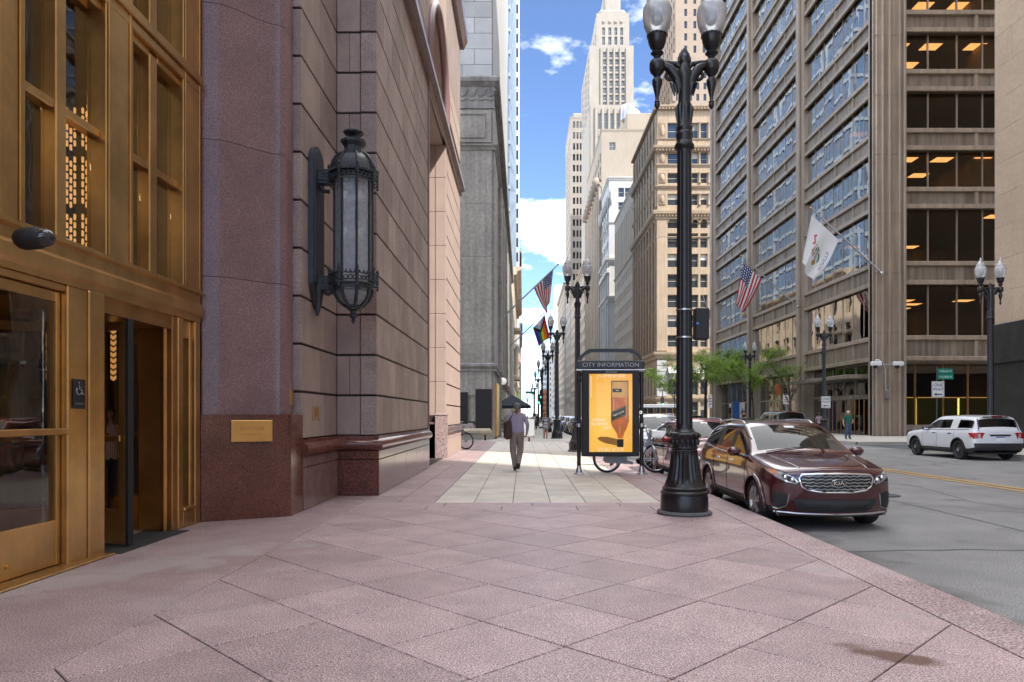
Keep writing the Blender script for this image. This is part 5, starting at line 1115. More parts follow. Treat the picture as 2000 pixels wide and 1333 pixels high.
# ---------------------------------------------------------------- rental bicycle behind the board
bgrey = pm('bike_grey', (.36, .38, .41), .4, var=.1); bblue = pm('bike_blue', (.05, .30, .46), .4, var=.1)
def make_bike(name, label, loc, rz, group=None):
    t = thing(name, label, 'bicycle', loc, rz, group)
    for x in (-.58, .58):
        w_ = MB().torus((x, 0, .345), .315, .028, 32, 8, 'y'); wo_ = obj('wheel', MB().torus((x, 0, .345), .285, .014, 32, 6, 'y'), silver, t, smooth=50); obj('tyre', w_, rubber, wo_, smooth=50)
        sp = MB()
        for k in range(16): a = k*math.pi/8; sp.path([(x+.03*math.cos(a+.3), (.03 if k % 2 else -.03), .345+.03*math.sin(a+.3)), (x+.28*math.cos(a), 0, .345+.28*math.sin(a))], .0025, 3, cap=False)
        sp.lathe([(.045, -.05), (.045, .05)], 12).xf(Matrix.Identity(4)); obj('spoke', sp if False else sp, silver, wo_, kind='stuff') if False else None
        sp2 = MB()
        for k in range(16): a = k*math.pi/8; sp2.path([(x+.03*math.cos(a+.3), (.03 if k % 2 else -.03), .345+.03*math.sin(a+.3)), (x+.28*math.cos(a), 0, .345+.28*math.sin(a))], .0028, 3, cap=False)
        obj('spoke', sp2, silver, wo_, kind='stuff'); obj('hub', MB().lathe([(.05, -.045), (.05, .045)], 12).xf(Matrix.Translation((x, 0, .345)) @ FRONT), bgrey, wo_, smooth=40)
    f = MB(); f.path([(-.1, 0, .33), (.18, 0, .38), (.42, 0, .80)], [.05, .06, .045], 10); f.path([(-.12, 0, .32), (-.24, 0, .78), (-.27, 0, .92)], [.045, .035, .02], 10); f.path([(-.58, 0, .345), (-.15, 0, .33)], .03, 8); f.path([(.38, 0, .98), (.46, 0, .72)], .035, 8)
    obj('frame', f, bgrey, t, smooth=50)
    fk = MB()
    for s in (-1, 1): fk.path([(.46, s*.05, .74), (.53, s*.055, .55), (.58, s*.055, .345)], [.03, .028, .02], 8)
    fk.bev(.43, -.07, .70, .5, .07, .76, .015); obj('fork', fk, bgrey, t, smooth=50)
    ch = MB(); ch.prism([(-.68, .30), (-.62, .24), (-.2, .22), (.02, .20), (.1, .28), (.08, .40), (-.05, .46), (-.64, .44)], -.05, .05, 'y'); obj('chain_case', ch, bgrey, t)
    fd = MB(); pp = [(-.58+.385*math.cos(a), .345+.385*math.sin(a)) for a in [R(20+k*14) for k in range(10)]]; pq = [(-.58+.355*math.cos(a), .345+.355*math.sin(a)) for a in [R(146-k*14) for k in range(10)]]; fd.prism(pp+pq, -.055, .055, 'y'); fd.prism([(-.93, .44), (-.22, .38), (-.22, .66), (-.58, .78), (-.80, .72)], -.06, -.045, 'y'); obj('mudguard', fd, bblue, t)
    pf_ = MB(); pp = [(.58+.38*math.cos(a), .345+.38*math.sin(a)) for a in [R(60+k*12) for k in range(9)]]; pq = [(.58+.36*math.cos(a), .345+.36*math.sin(a)) for a in [R(156-k*12) for k in range(9)]]; pf_.prism(pp+pq, -.045, .045, 'y'); obj('mudguard', pf_, bgrey, t)
    ck = MB().lathe([(.1, -.07), (.1, -.055)], 18).xf(Matrix.Translation((-.1, 0, .31)) @ FRONT); ck.path([(-.1, -.075, .31), (.05, -.075, .26)], .014, 6); ck.bev(.02, -.15, .24, .1, -.08, .27, .008); obj('crank', ck, silver, t)
    sd = MB(); sd.ell((-.3, 0, .96), (.15, .09, .045), 12, 8); obj('saddle', sd, blackm, t, smooth=60)
    hb = MB(); hb.path([(.38, 0, .98), (.35, 0, 1.08)], .022, 8); hb.path([(.22, -.3, 1.08), (.32, -.2, 1.12), (.36, 0, 1.1), (.32, .2, 1.12), (.22, .3, 1.08)], .014, 8); obj('handlebar', hb, bgrey, t, smooth=50)
    for s in (-1, 1): obj('grip', MB().path([(.16, s*.3, 1.06), (.26, s*.28, 1.1)], .02, 8), blackm, t, smooth=50)
    bk = MB(); bk.bev(.44, -.2, .84, .78, .2, .87, .01); bk.bev(.44, -.2, .87, .46, .2, 1.02, .005); bk.bev(.76, -.2, .87, .78, .2, 1.06, .005); bk.bev(.46, -.2, .87, .76, -.18, 1.0, .005); bk.bev(.46, .18, .87, .76, .2, 1.0, .005); obj('basket', bk, bgrey, t)
    obj('light', MB().ell((.82, 0, .92), (.03, .05, .035), 8, 6), pm('bike_lamp%s' % name[:3], (.7, .2, .12), .3, var=0), t, smooth=60); return t
BIKE = make_bike('rental_bicycle', 'grey and blue rental bicycle parked behind the city information board', (2.83, 18.74, 0), R(0)); BIKE.scale = (1.1,)*3
dup(BIKE, (-3.1, 31.9, 0), R(-25), 'rental bicycle half hidden behind the far corner of the pink granite building')
# ---------------------------------------------------------------- bench, parasol, planters and small items farther on
o = thing('stone_bench', 'pale rounded bench standing in front of the grey bank wall', 'bench', (-4.0, 43.4, 0)); m = MB(); m.bev(-2.4, -.3, .32, 2.1, .3, .72, .14); obj('seat', m, pm('bench_stone', (.42, .36, .27), .7, var=.3, scale=2), o, smooth=40)
for x in (-1.9, .0, 1.7): obj('leg', MB().bev(x-.05, -.2, 0, x+.05, .2, .34, .01), blackm, o)
navy = pm('navy_canvas', (.012, .018, .032), .8, var=.15)
o = thing('patio_parasol', 'large dark navy patio parasol open over the pavement beyond the walking man', 'parasol', (-.8, 52, 0)); cn_ = MB(); tp_ = (0, 0, 3.0)
vs = [(0, 0, 3.05)]; K = [(-1.35, -1.2), (1.35, -1.2), (1.35, 1.2), (-1.35, 1.2)]
cn_.add([(0, 0, 3.0), (-1.35, -1.3, 2.2), (1.35, -1.3, 2.2), (1.35, 1.3, 2.2), (-1.35, 1.3, 2.2)], [(0, 1, 2), (0, 2, 3), (0, 3, 4), (0, 4, 1)]); obj('canopy', cn_, navy, o)
vl = MB(); 
for (a, b) in zip(K, K[1:]+K[:1]): vl.add([(a[0], a[1]*1.083, 2.2), (b[0], b[1]*1.083, 2.2), (b[0], b[1]*1.083, 2.02), (a[0], a[1]*1.083, 2.02)], [(0, 1, 2, 3)])
obj('valance', vl, navy, o); obj('pole', MB().path([(0, 0, 0), (0, 0, 3.02)], .03, 8), silver, o); obj('base', MB().lathe([(.3, 0), (.3, .06), (.05, .1)], 14), blackm, o)
green = pm('shrub_leaf', (.05, .11, .03), .7, var=.4, scale=6)
def leafball(mb, c, r, n, size, seed):
    q = random.Random(seed)
    for _ in range(n):
        d = Vector((q.gauss(0, 1), q.gauss(0, 1), q.gauss(0, 1))).normalized()*q.uniform(.45, 1); p = Vector(c)+Vector((d.x*r[0], d.y*r[1], d.z*r[2]))
        a = Vector((q.gauss(0, 1), q.gauss(0, 1), q.gauss(0, .6))).normalized(); b = a.orthogonal().normalized(); s = size*q.uniform(.6, 1.3)
        mb.add([p-a*s, p-b*s*.45, p+a*s, p+b*s*.45], [(0, 1, 2, 3)])
o = thing('potted_shrub', 'small potted shrub by the bronze screen of the bank', 'plant', (-1.1, 48.2, 0)); obj('pot', MB().lathe([(.2, 0), (.28, .5), (.3, .52)], 14), silver, o, smooth=40); m = MB(); leafball(m, (0, 0, 1.0), (.4, .4, .55), 260, .07, 3); obj('foliage', m, green, o)
o = thing('pavement_sign', 'white framed sandwich board standing on the pavement past the walking man', 'sign', (.35, 48.5, 0)); obj('board', MB().bev(-.4, -.03, .12, .4, .03, 1.25, .02), whitep, o); obj('leg', MB().box(-.38, -.02, 0, -.33, .02, .14), blackm, o); obj('leg', MB().box(.33, -.02, 0, .38, .02, 1.3), blackm, o)
o = thing('wall_lamp', 'round white globe lamp fixed beside the bank doorway', 'lamp', (-1.45, 51.2, 3.95)); obj('globe', MB().ell((0, 0, 0), (.26, .26, .26), 14, 10), whitep, o, smooth=60); obj('bracket', MB().path([(-.42, 0, -.2), (0, 0, -.25)], .03, 6), blackm, o)
for k, (x, y, h, lab) in enumerate(((2.0, 92, 3.6, 'black traffic signal on a post at the near left of the crossing'), (2.35, 96, 4.4, 'second black traffic signal hanging higher at the left crossing'))):
    o = thing('traffic_signal', lab, 'traffic light', (x, y, 0), group='traffic signals'); obj('post', MB().path([(0, 0, 0), (0, 0, h+.6)], .07, 8), black, o); obj('housing', MB().bev(-.2, -.16, h-.7, .2, .16, h+.5, .03), blackm, o)
    for j, c_ in enumerate(((.02, .35, .25), (.15, .1, .02), (.18, .02, .02))): obj('lens', MB().lathe([(.12, 0), (.12, .03)], 12).xf(Matrix.Translation((0, -.165, h-.45+.36*j)) @ FRONT), pm('signal_lens_%d_%d' % (k, j), c_, .3, var=0, emit=((.1, 1, .6), 1.5) if (j == 0) else None), o)
o = thing('street_name_sign', 'small green street sign hanging far up the left pavement', 'sign', (.9, 96, 4.6)); obj('plate', MB().bev(-.6, -.02, -.14, .6, .02, .14, .01), pm('sign_green', (.0, .19, .13), .5, var=.05), o); obj('post', MB().path([(.7, 0, -4.6), (.7, 0, .3)], .05, 8), black, o)
# ---------------------------------------------------------------- signs on the right
sgreen = MATS['sign_green']; sw = pm('sign_white', (.72, .72, .70), .45, var=.04)
def oneway(p, label, s=1.0):
    o = thing('one_way_sign', label, 'sign', p, group='one way signs'); obj('plate', MB().bev(-.3*s, -.012, -.38*s, .3*s, 0, .38*s, .008), sw, o); bd = MB(); bd.path([(-.27*s, -.016, -.35*s), (.27*s, -.016, -.35*s), (.27*s, -.016, .35*s), (-.27*s, -.016, .35*s), (-.27*s, -.016, -.35*s)], .008*s, 4); obj('border', bd, blackm, o)
    for t_, z in (('ONE', .2), ('WAY', -.0)): obj('lettering', text_mb(t_, .215*s, .003).xf(Matrix.Translation((0, -.016, z*s)) @ FRONT), blackm, o)
    obj('arrow', MB().prism([(-.2*s, -.235*s), (-.08*s, -.16*s), (-.08*s, -.21*s), (.19*s, -.21*s), (.19*s, -.26*s), (-.08*s, -.26*s), (-.08*s, -.31*s)], -.018, -.012, 'y'), blackm, o); return o
Y = 34.0; xs_ = (1832-CX)*Y/F
oneway((xs_, Y, zy(761, Y)), 'one way sign under the green street name signs beside the right edge building'); 
o = thing('street_name_sign', 'pair of green street name signs above the one way sign', 'sign', (xs_, Y+.05, zy(761, Y)))
obj('post', MB().path([(0, .03, -zy(761, Y)), (0, .03, 1.05)], .035, 8), black, o)
for z, a, t_ in ((.86, .02, 'N Marble Pl'), (.60, -.1, 'S La Salle St')):
    M = Matrix.Translation((.38, 0, z)) @ Matrix.Rotation(a, 4, 'Z'); obj('plate', MB().bev(-.36, -.012, -.12, .36, .012, .12, .006).xf(M), sgreen, o); obj('lettering', text_mb(t_, .13, .002, xs=.9).xf(M @ Matrix.Translation((0, -.0145, 0)) @ FRONT), sw, o)
oneway((19.8, 46.9, zy(786, 46.9)), 'one way sign on the street lamp by the bronze entrance')
def boardsign(x, y0, y1, w_, Y, label, face, name='parking_sign'):
    X = (x-CX)*Y/F; o = thing(name, label, 'sign', (X, Y, 0)); za, zb = zy(y1, Y), zy(y0, Y); ww = w_*Y/F/2
    obj('plate', MB().bev(-ww, -.02, za, ww, 0, zb, .01), face, o); obj('post', MB().path([(0, .03, 0), (0, .03, zb)], .04, 8), silver, o); ln = MB()
    for k in range(3): ln.box(-ww*.6, -.023, za+(zb-za)*(.25+.2*k), ww*.6, -.02, za+(zb-za)*(.33+.2*k))
    obj('print', ln, pm('sign_red_print%d' % x, (.35, .05, .04), .5, var=0), o)
boardsign(1387, 771, 797, 8, 62, 'narrow white parking sign beside the leftmost tree trunk', sw); boardsign(1536, 772, 790, 13, 58, 'white parking sign between the green trees and the bronze entrance', sw)
o = thing('round_sign', 'orange oval shop sign projecting under the trees', 'sign', (25.6, 72.0, 4.1)); obj('disc', MB().lathe([(.27, -.05), (.27, .05)], 24).xf(Matrix.Scale(2.2, 4, (0, 0, 1)) @ FRONT), pm('orange_enamel', (.55, .13, .04), .4, var=.1), o, smooth=30); obj('bracket', MB().path([(.5, 0, 1.0), (0, 0, 1.0), (0, 0, .8)], .03, 6), blackm, o)
o = thing('blue_kiosk', 'tall blue and white banner panel standing between the right side trees', 'kiosk', (21.6, 72, 0)); obj('panel', MB().bev(-.55, -.2, 0, .05, .2, 2.9, .03), pm('kiosk_blue', (.03, .12, .38), .5, var=.1), o); obj('banner', MB().bev(.1, -.15, .2, .62, .15, 2.8, .02), sw, o); obj('emblem', MB().prism([(.3, 1.2), (.42, 1.2), (.42, 2.2), (.3, 2.2)], -.165, -.151, 'y'), MATS['kiosk_blue'], o)
o = thing('newspaper_box', 'dark metal box on the pavement beside the bronze entrance', 'box', (20.9, 55.5, 0)); obj('case', MB().bev(-.35, -.3, .1, .35, .3, 1.25, .04), steel_d, o); obj('leg', MB().box(-.3, -.25, 0, -.22, .25, .12), blackm, o); obj('leg', MB().box(.22, -.25, 0, .3, .25, .12), blackm, o)
o = thing('camera_cluster', 'pair of white security cameras on a bracket on the bronze corner pier', 'camera', (RF+.4, Y2-.3, 5.2))
ar2 = MB(); ar2.path([(.1, .0, -1.9), (.0, -.1, -1.0), (-.1, -.3, -.3), (-.3, -.35, .1), (-.6, -.3, .35), (-.75, -.1, .3)], .045, 8); ar2.path([(-.9, -.3, 0), (.9, -.3, 0.0)], .04, 8); obj('bracket', ar2, silver, o, smooth=50); obj('box', MB().bev(-.1, -.1, -2.5, .35, .1, -1.85, .02), steel_d, o)
for x in (-.85, .75): obj('camera', MB().bev(x-.3, -.5, -.1, x+.45, -.2, .22, .06).xf(Matrix.Identity(4)), sw, o); obj('dome', MB().ell((x, -.35, -.14), (.17, .17, .16), 10, 8), blackm, o, smooth=60)
for (x, y, lab) in ((1294, 62+75, 'traffic signal hidden among the left tree branches at the far corner'), (1312, 60+80, 'pedestrian signal post at the far right corner')):
    X = (x-CX)*y/F; o = thing('traffic_signal', lab, 'traffic light', (X, y, 0), group='traffic signals'); obj('post', MB().path([(0, 0, 0), (0, 0, 6.2)], .09, 8), black, o); obj('housing', MB().bev(-.3, -.2, 3.3, .3, .2, 5, .04), blackm, o); obj('lens', MB().lathe([(.16, 0), (.16, .03)], 12).xf(Matrix.Translation((0, -.21, 3.65)) @ FRONT), emitm('go_lens%d' % x, (.1, .9, .55), 1.5), o)
# ---------------------------------------------------------------- cars
def paint(name, c, metal=.25, rough=.28): return pm(name, c, rough, metal=metal, var=.03, scale=2, coat=1, spec=.5)
maroon = paint('maroon_paint', (.058, .0065, .011), .1, .2); white_p = paint('white_paint', (.62, .63, .65), 0, .35); red_p = paint('red_paint', (.20, .010, .012), .1, .22); silver_p = paint('silver_paint', (.36, .38, .41), .6); dark_p = paint('dark_paint', (.012, .013, .017)); blue_p = paint('blue_paint', (.10, .13, .25), .4); grey_p = paint('grey_paint', (.16, .17, .18), .5); tanp = paint('taupe_paint', (.22, .17, .13), .4)
car_glass = glassm('car_glass', (.5, .52, .5), 1.4, .0); car_glass_d = glassm('privacy_glass', (.06, .06, .065), 1.45, .0)
trim = pm('black_plastic', (.018, .018, .019), .5, var=.1); lens = pm('clear_lens', (.5, .52, .55), .08, var=.25, scale=30, metal=.35, spec=.8); redl = pm('red_lens', (.35, .008, .01), .12, var=.2, scale=30); amber = pm('amber_lens', (.7, .2, .03), .15, var=0); alloy = pm('alloy_wheel', (.45, .44, .43), .3, metal=.8, var=.05); cloth_seat = pm('seat_fabric', (.035, .033, .032), .9, var=.1); beige_seat = pm('dash_beige', (.18, .15, .11), .8, var=.1)
seam = pm('shut_line', (.004, .004, .004), .8, var=0)
def car_body(st, w, front_b, rear_b, L_, arches, ar, cap_z):
    """st: stations (y, scale_x, z_sill, z_mid, z_shoulder, z_belt, z_wintop, z_edge, z_roofmid, z_roof, xbelt, xwin, xedge) front to rear; returns mesh split by region"""
    bm = bmesh.new(); G_ = []
    def bulge(x, y):
        a = abs(x)/(w/2); f = max(0, 1-y/1.1); r_ = max(0, 1-(L_-y)/.8)
        return front_b*(a**2.6)*f - rear_b*(a**2.6)*r_
    for (y, sx_, zs, zm, zh, zb, zw, ze, zr, zc_, xb, xw, xe) in st:
        h = w/2*sx_
        half = [(h*.90, zs), (h*.985, zs+(zm-zs)*.4), (h, zm), (h*.985, zh), (xb, zb), (xw, zw), (xe, ze), (xe*.55, zr), (0, zc_)]
        row = half+[(-x, z) for x, z in half[-2::-1]]
        G_.append([bm.verts.new((x, y+bulge(x, y), z)) for x, z in row])
    n = len(G_[0]); tagf = {}
    for i in range(len(G_)-1):
        for j in range(n-1):
            f = bm.faces.new((G_[i][j], G_[i][j+1], G_[i+1][j+1], G_[i+1][j])); tagf[f] = (i, min(j, n-2-j))
    def cap(row, y0, sgn, zoff):
        # grid over rows 0..3 of the outline and the top edge
        cols = row[3:n-3]; m = len(cols); prev = [row[0]]+[None]*(m-2)+[row[n-1]]; rows_ = []
        for k in range(4):
            a, b = row[k], row[n-1-k]
            if k == 3: rows_.append(cols); break
            rr = [a]
            for c in cols[1:-1]:
                x = c.co.x/max(abs(cols[0].co.x), .01)*abs(a.co.x); y = (front_b*(abs(x)/(w/2))**2.6 if sgn > 0 else -rear_b*(abs(x)/(w/2))**2.6)
                rr.append(bm.verts.new((x, y0+y+zoff[k], a.co.z)))
            rr.append(b); rows_.append(rr)
        for k in range(3):
            for c in range(m-1): tagf[bm.faces.new((rows_[k][c], rows_[k][c+1], rows_[k+1][c+1], rows_[k+1][c]) if sgn > 0 else (rows_[k][c+1], rows_[k][c], rows_[k+1][c], rows_[k+1][c+1]))] = (-1 if sgn > 0 else 99, k)
    cap(G_[0], st[0][0], 1, cap_z[0]); cap(G_[-1], st[-1][0], -1, cap_z[1])
    return bm, tagf
def make_car(name, label, P, group=None):
    w, L_ = P['w'], P['L']; st = P['st']
    bm, tagf = car_body(st, w, P['fb'], P['rb'], L_, P['arch'], P['ar'], P['cap'])
    reg = {'body': 0}; mats = [P['paint']]
    for f, (i, j) in tagf.items():
        k = 0
        if i in P['ws'] and j >= 6: k = 1
        elif i == P['rw'] and j >= 6: k = 2
        elif j == 4 and any(i in q for q in P['sw']): k = 3+[i in q for q in P['sw']].index(True)
        elif j == 4 and i in P['pil']: k = 20+10*P['pil'].index(i)
        elif j <= P['clad'] and i >= 0 and i < 90: k = 21
        elif (i == -1 and j < P.get('fclad', 0)) or (i == 99 and j < P.get('rclad', 0)): k = 21
        f.material_index = k
    bmesh.ops.recalc_face_normals(bm, faces=bm.faces[:])
    me = bpy.data.meshes.new('tmp'); bm.to_mesh(me); bm.free()
    for _ in range(45): me.materials.append(P['paint'])
    o = bpy.data.objects.new('tmp', me); COL.objects.link(o); sb = o.modifiers.new('s', 'SUBSURF'); sb.levels = 3; sb.render_levels = 3
    dg = bpy.context.evaluated_depsgraph_get(); me2 = bpy.data.meshes.new_from_object(o.evaluated_get(dg)); bpy.data.objects.remove(o); bpy.data.meshes.remove(me)
    bm = bmesh.new(); bm.from_mesh(me2); bpy.data.meshes.remove(me2); bm.normal_update()
    bvh = BVHTree.FromBMesh(bm)
    ar = P['ar']; cz = P['r']
    dele = [f for f in bm.faces if abs(f.calc_center_median().x) > .45 and any(math.hypot(f.calc_center_median().y-ya, f.calc_center_median().z-cz) < ar for ya in P['arch'])]
    bmesh.ops.delete(bm, geom=dele, context='FACES')
    for v_ in bm.verts:
        if v_.is_boundary and abs(v_.co.x) > .45:
            for ya in P['arch']:
                d = math.hypot(v_.co.y-ya, v_.co.z-cz)
                if d < ar+.13 and v_.co.z > .30: v_.co.y = ya+(v_.co.y-ya)*ar/d; v_.co.z = cz+(v_.co.z-cz)*ar/d
    t = thing(name, label, 'car', (0, 0, 0), group=group)
    names = {0: ('body', P['paint']), 1: ('windshield', car_glass), 2: ('rear_window', P.get('rglass', car_glass_d)), 20: ('window_pillar', trim), 30: ('window_pillar', trim), 40: ('window_pillar', trim), 21: ('lower_cladding', P.get('cladm', trim))}
    for k in range(len(P['sw'])): names[3+k] = ('side_window', car_glass if k == 0 else car_glass_d)
    for k, side in sorted({(f.material_index, 0 if f.material_index in (0, 1, 2, 21) else (1 if f.calc_center_median().x > 0 else -1)) for f in bm.faces}):
        vs = {}; m = MB()
        for f in bm.faces:
            if f.material_index != k or (side and f.calc_center_median().x*side < 0): continue
            m.f.append(tuple(vs.setdefault(v_.index, len(vs)) for v_ in f.verts)); m.mi.append(0)
        inv = sorted(vs, key=vs.get); bm.verts.ensure_lookup_table(); m.v = [tuple(bm.verts[i].co) for i in inv]
        me = bpy.data.meshes.new(names[k][0]); me.from_pydata(m.v, [], m.f); me.materials.append(names[k][1]); me.shade_smooth(); obj(names[k][0], me, None, t)
    bm.free()
    T = dict(t=t, bvh=bvh, P=P); 
    # wheels
    for ya in P['arch']:
        for s in (-1, 1):
            xo = s*(w/2-.015); M = Matrix.Translation((xo, ya, cz)) @ Matrix.Rotation(R(90)*s, 4, 'Y'); r_ = P['r']
            ty = MB().lathe([(r_*.66, -.22), (r_*.93, -.22), (r_, -.18), (r_, -.05), (r_*.95, -.012), (r_*.8, .0), (r_*.68, -.012)], 36, cap=False).xf(M); wh = obj('wheel', ty, rubber, t, smooth=40)
            rm = MB().lathe([(r_*.68, -.012), (r_*.66, -.02), (r_*.63, -.06), (r_*.60, -.14)], 36, cap=False)
            if P.get('steelies'):
                rm.lathe([(r_*.6, -.07), (r_*.5, -.05), (r_*.3, -.06), (r_*.2, -.03)], 28); 
            else:
                for q in range(5):
                    for e in (-.16, .16):
                        a = 2*math.pi*q/5; rm.path([(r_*.10*math.cos(a+e*2), r_*.10*math.sin(a+e*2), -.035), (r_*.4*math.cos(a+e), r_*.4*math.sin(a+e), -.03), (r_*.65*math.cos(a+e*1.15), r_*.65*math.sin(a+e*1.15), -.03)], [.03, .026, .03], 6)
                rm.lathe([(r_*.2, -.06), (r_*.18, -.02), (.002, -.015)], 14)
            obj('rim', rm.xf(M), P.get('rim', alloy), wh, smooth=40)
            if P.get('steelies'): obj('hub_cap', MB().lathe([(.075, -.04), (.07, .0), (.03, .012), (.002, .014)], 12).xf(M), chrome, wh, smooth=40)
            obj('brake_disc', MB().lathe([(r_*.5, -.15), (r_*.5, -.13)], 20).xf(M), steel_d, wh)
            wl = MB().lathe([(ar+.01, -.34), (ar+.01, .005)], 24, cap=False).xf(M); wl.f = [f for f in wl.f if sum(wl.v[i][2] for i in f)/len(f) > .25]; wl.mi = [0]*len(wl.f); wl.add(*(lambda q: (q.v, q.f))(MB().lathe([(ar+.01, -.35), (ar+.01, -.34)], 24).xf(M))); wl.v = [(x, y, max(z, .2)) for x, y, z in wl.v]; obj('wheel_well', wl, trim, t)
            if P.get('lip', True):
                lp = []
                for q in range(21):
                    a = R(-8+196*q/20); y = ya+(ar+.012)*math.cos(a); z = cz+(ar+.012)*math.sin(a); h = bvh.ray_cast(Vector((s*3, y, z)), Vector((-s, 0, 0))); 
                    if h[0] and z > .22: lp.append((h[0].x+s*.006, y, z))
                if len(lp) > 3: obj('wheel_arch', MB().path(lp, .03, 6), P.get('lipm', P['paint']), t, smooth=60)
    # underside
    u_ = MB(); u_.box(-w*.42, .35, .24, w*.42, L_-.35, .30); obj('floor', u_, trim, t)
    # inside
    it = MB(); it.bev(-w*.40, P['cowl']+.05, .85, w*.40, P['cowl']+.45, 1.02, .05); obj('dashboard', it, beige_seat, t)
    for x in (-.38, .38):
        q = MB(); q.bev(x-.25, P['cowl']+.95, .5, x+.25, P['cowl']+1.45, .72, .06); q.bev(x-.24, P['cowl']+1.38, .65, x+.24, P['cowl']+1.55, 1.25, .06); q.bev(x-.13, P['cowl']+1.42, 1.24, x+.13, P['cowl']+1.52, 1.45, .04); obj('seat', q, cloth_seat, t, smooth=40)
    q = MB(); q.bev(-.65, P['cowl']+1.95, .5, .65, P['cowl']+2.4, .75, .06); q.bev(-.65, P['cowl']+2.35, .7, .65, P['cowl']+2.5, 1.25, .06); obj('seat', q, cloth_seat, t, smooth=40)
    obj('steering_wheel', MB().torus((0, 0, 0), .18, .016, 20, 6).xf(Matrix.Translation((.38, P['cowl']+.62, 1.0)) @ Matrix.Rotation(R(65), 4, 'X')), trim, t)
    obj('interior_mirror', MB().bev(-.12, P['cowl']+.62, 1.40, .12, P['cowl']+.65, 1.47, .01), trim, t)
    return T
def decal(T, name, pts, m, side, off=.008, step=.05, parent=None, smooth=50):
    "polygon (a,b) projected onto the car from a side: F/B use (x,z), L/R use (y,z), T uses (x,y)"
    bm = bmesh.new(); f = bm.faces.new([bm.verts.new((a, b, 0)) for a, b in pts])
    for ax in (0, 1):
        lo = min(p[ax] for p in pts); hi = max(p[ax] for p in pts); k = int((hi-lo)/step)
        for i in range(1, k+1):
            c = [0, 0, 0]; c[ax] = lo+(hi-lo)*i/(k+1); nn = [0, 0, 0]; nn[ax] = 1
            bmesh.ops.bisect_plane(bm, geom=bm.verts[:]+bm.edges[:]+bm.faces[:], plane_co=c, plane_no=nn)
    D = {'F': ((0, 1, 0), lambda a, b: (a, -3, b)), 'B': ((0, -1, 0), lambda a, b: (a, 9, b)), 'L': ((1, 0, 0), lambda a, b: (-4, a, b)), 'R': ((-1, 0, 0), lambda a, b: (4, a, b)), 'T': ((0, 0, -1), lambda a, b: (a, b, 5))}
    d, org = D[side]; d = Vector(d); ok = True
    for v_ in bm.verts:
        h = T['bvh'].ray_cast(Vector(org(v_.co.x, v_.co.y)), d)
        if h[0] is None: v_.tag = True; continue
        v_.co = h[0]-d*off; v_.tag = False
    bmesh.ops.delete(bm, geom=[v_ for v_ in bm.verts if v_.tag], context='VERTS')
    if not bm.faces: bm.free(); return None
    ed = [e for e in bm.edges if e.is_boundary]; r_ = bmesh.ops.extrude_edge_only(bm, edges=ed)
    for g_ in r_['geom']:
        if isinstance(g_, bmesh.types.BMVert): g_.co = g_.co+d*(off+.012)
    bmesh.ops.recalc_face_normals(bm, faces=bm.faces[:]); bm.verts.index_update(); mb = MB(); mb.add([v_.co[:] for v_ in bm.verts], [[v_.index for v_ in q.verts] for q in bm.faces]); bm.free()
    me = bpy.data.meshes.new(name); me.from_pydata(mb.v, [], mb.f); me.materials.append(m)
    if smooth: me.shade_smooth(); me.set_sharp_from_angle(angle=R(smooth))
    return obj(name, me, None, parent or T['t'])
def line(T, name, pts, r, m, side, off=.002, n=12, sides=6, parent=None):
    D = {'F': ((0, 1, 0), lambda a, b: (a, -3, b)), 'B': ((0, -1, 0), lambda a, b: (a, 9, b)), 'L': ((1, 0, 0), lambda a, b: (-4, a, b)), 'R': ((-1, 0, 0), lambda a, b: (4, a, b)), 'T': ((0, 0, -1), lambda a, b: (a, b, 5))}
    d, org = D[side]; d = Vector(d); out = []
    for (p, q) in zip(pts, pts[1:]):
        k = max(1, int(math.dist(p, q)/.06))
        for i in range(k): s_ = i/k; out.append((p[0]+(q[0]-p[0])*s_, p[1]+(q[1]-p[1])*s_))
    out.append(pts[-1]); P3 = []
    for a, b in out:
        h = T['bvh'].ray_cast(Vector(org(a, b)), d)
        if h[0]: P3.append(h[0]-d*off)
    if len(P3) > 1: return obj(name, MB().path(P3, r, sides), m, parent or T['t'], smooth=60)
def mirror_pair(T, y, z, x, m, s=1.0):
    for k in (-1, 1):
        q = MB(); q.bev(-.11*s, -.06, -.075, .11*s, .09, .075, .05); q.xf(Matrix.Translation((k*(x+.11), y, z))); o = obj('mirror', q, m, T['t'], smooth=40); obj('mirror_glass', MB().bev(k*(x+.11)-.09, y+.088, z-.055, k*(x+.11)+.09, y+.096, z+.055, .003), chrome, o); obj('mirror_arm', MB().bev(k*x-.05, y-.02, z-.09, k*x+.05, y+.05, z-.05, .01), trim, o)
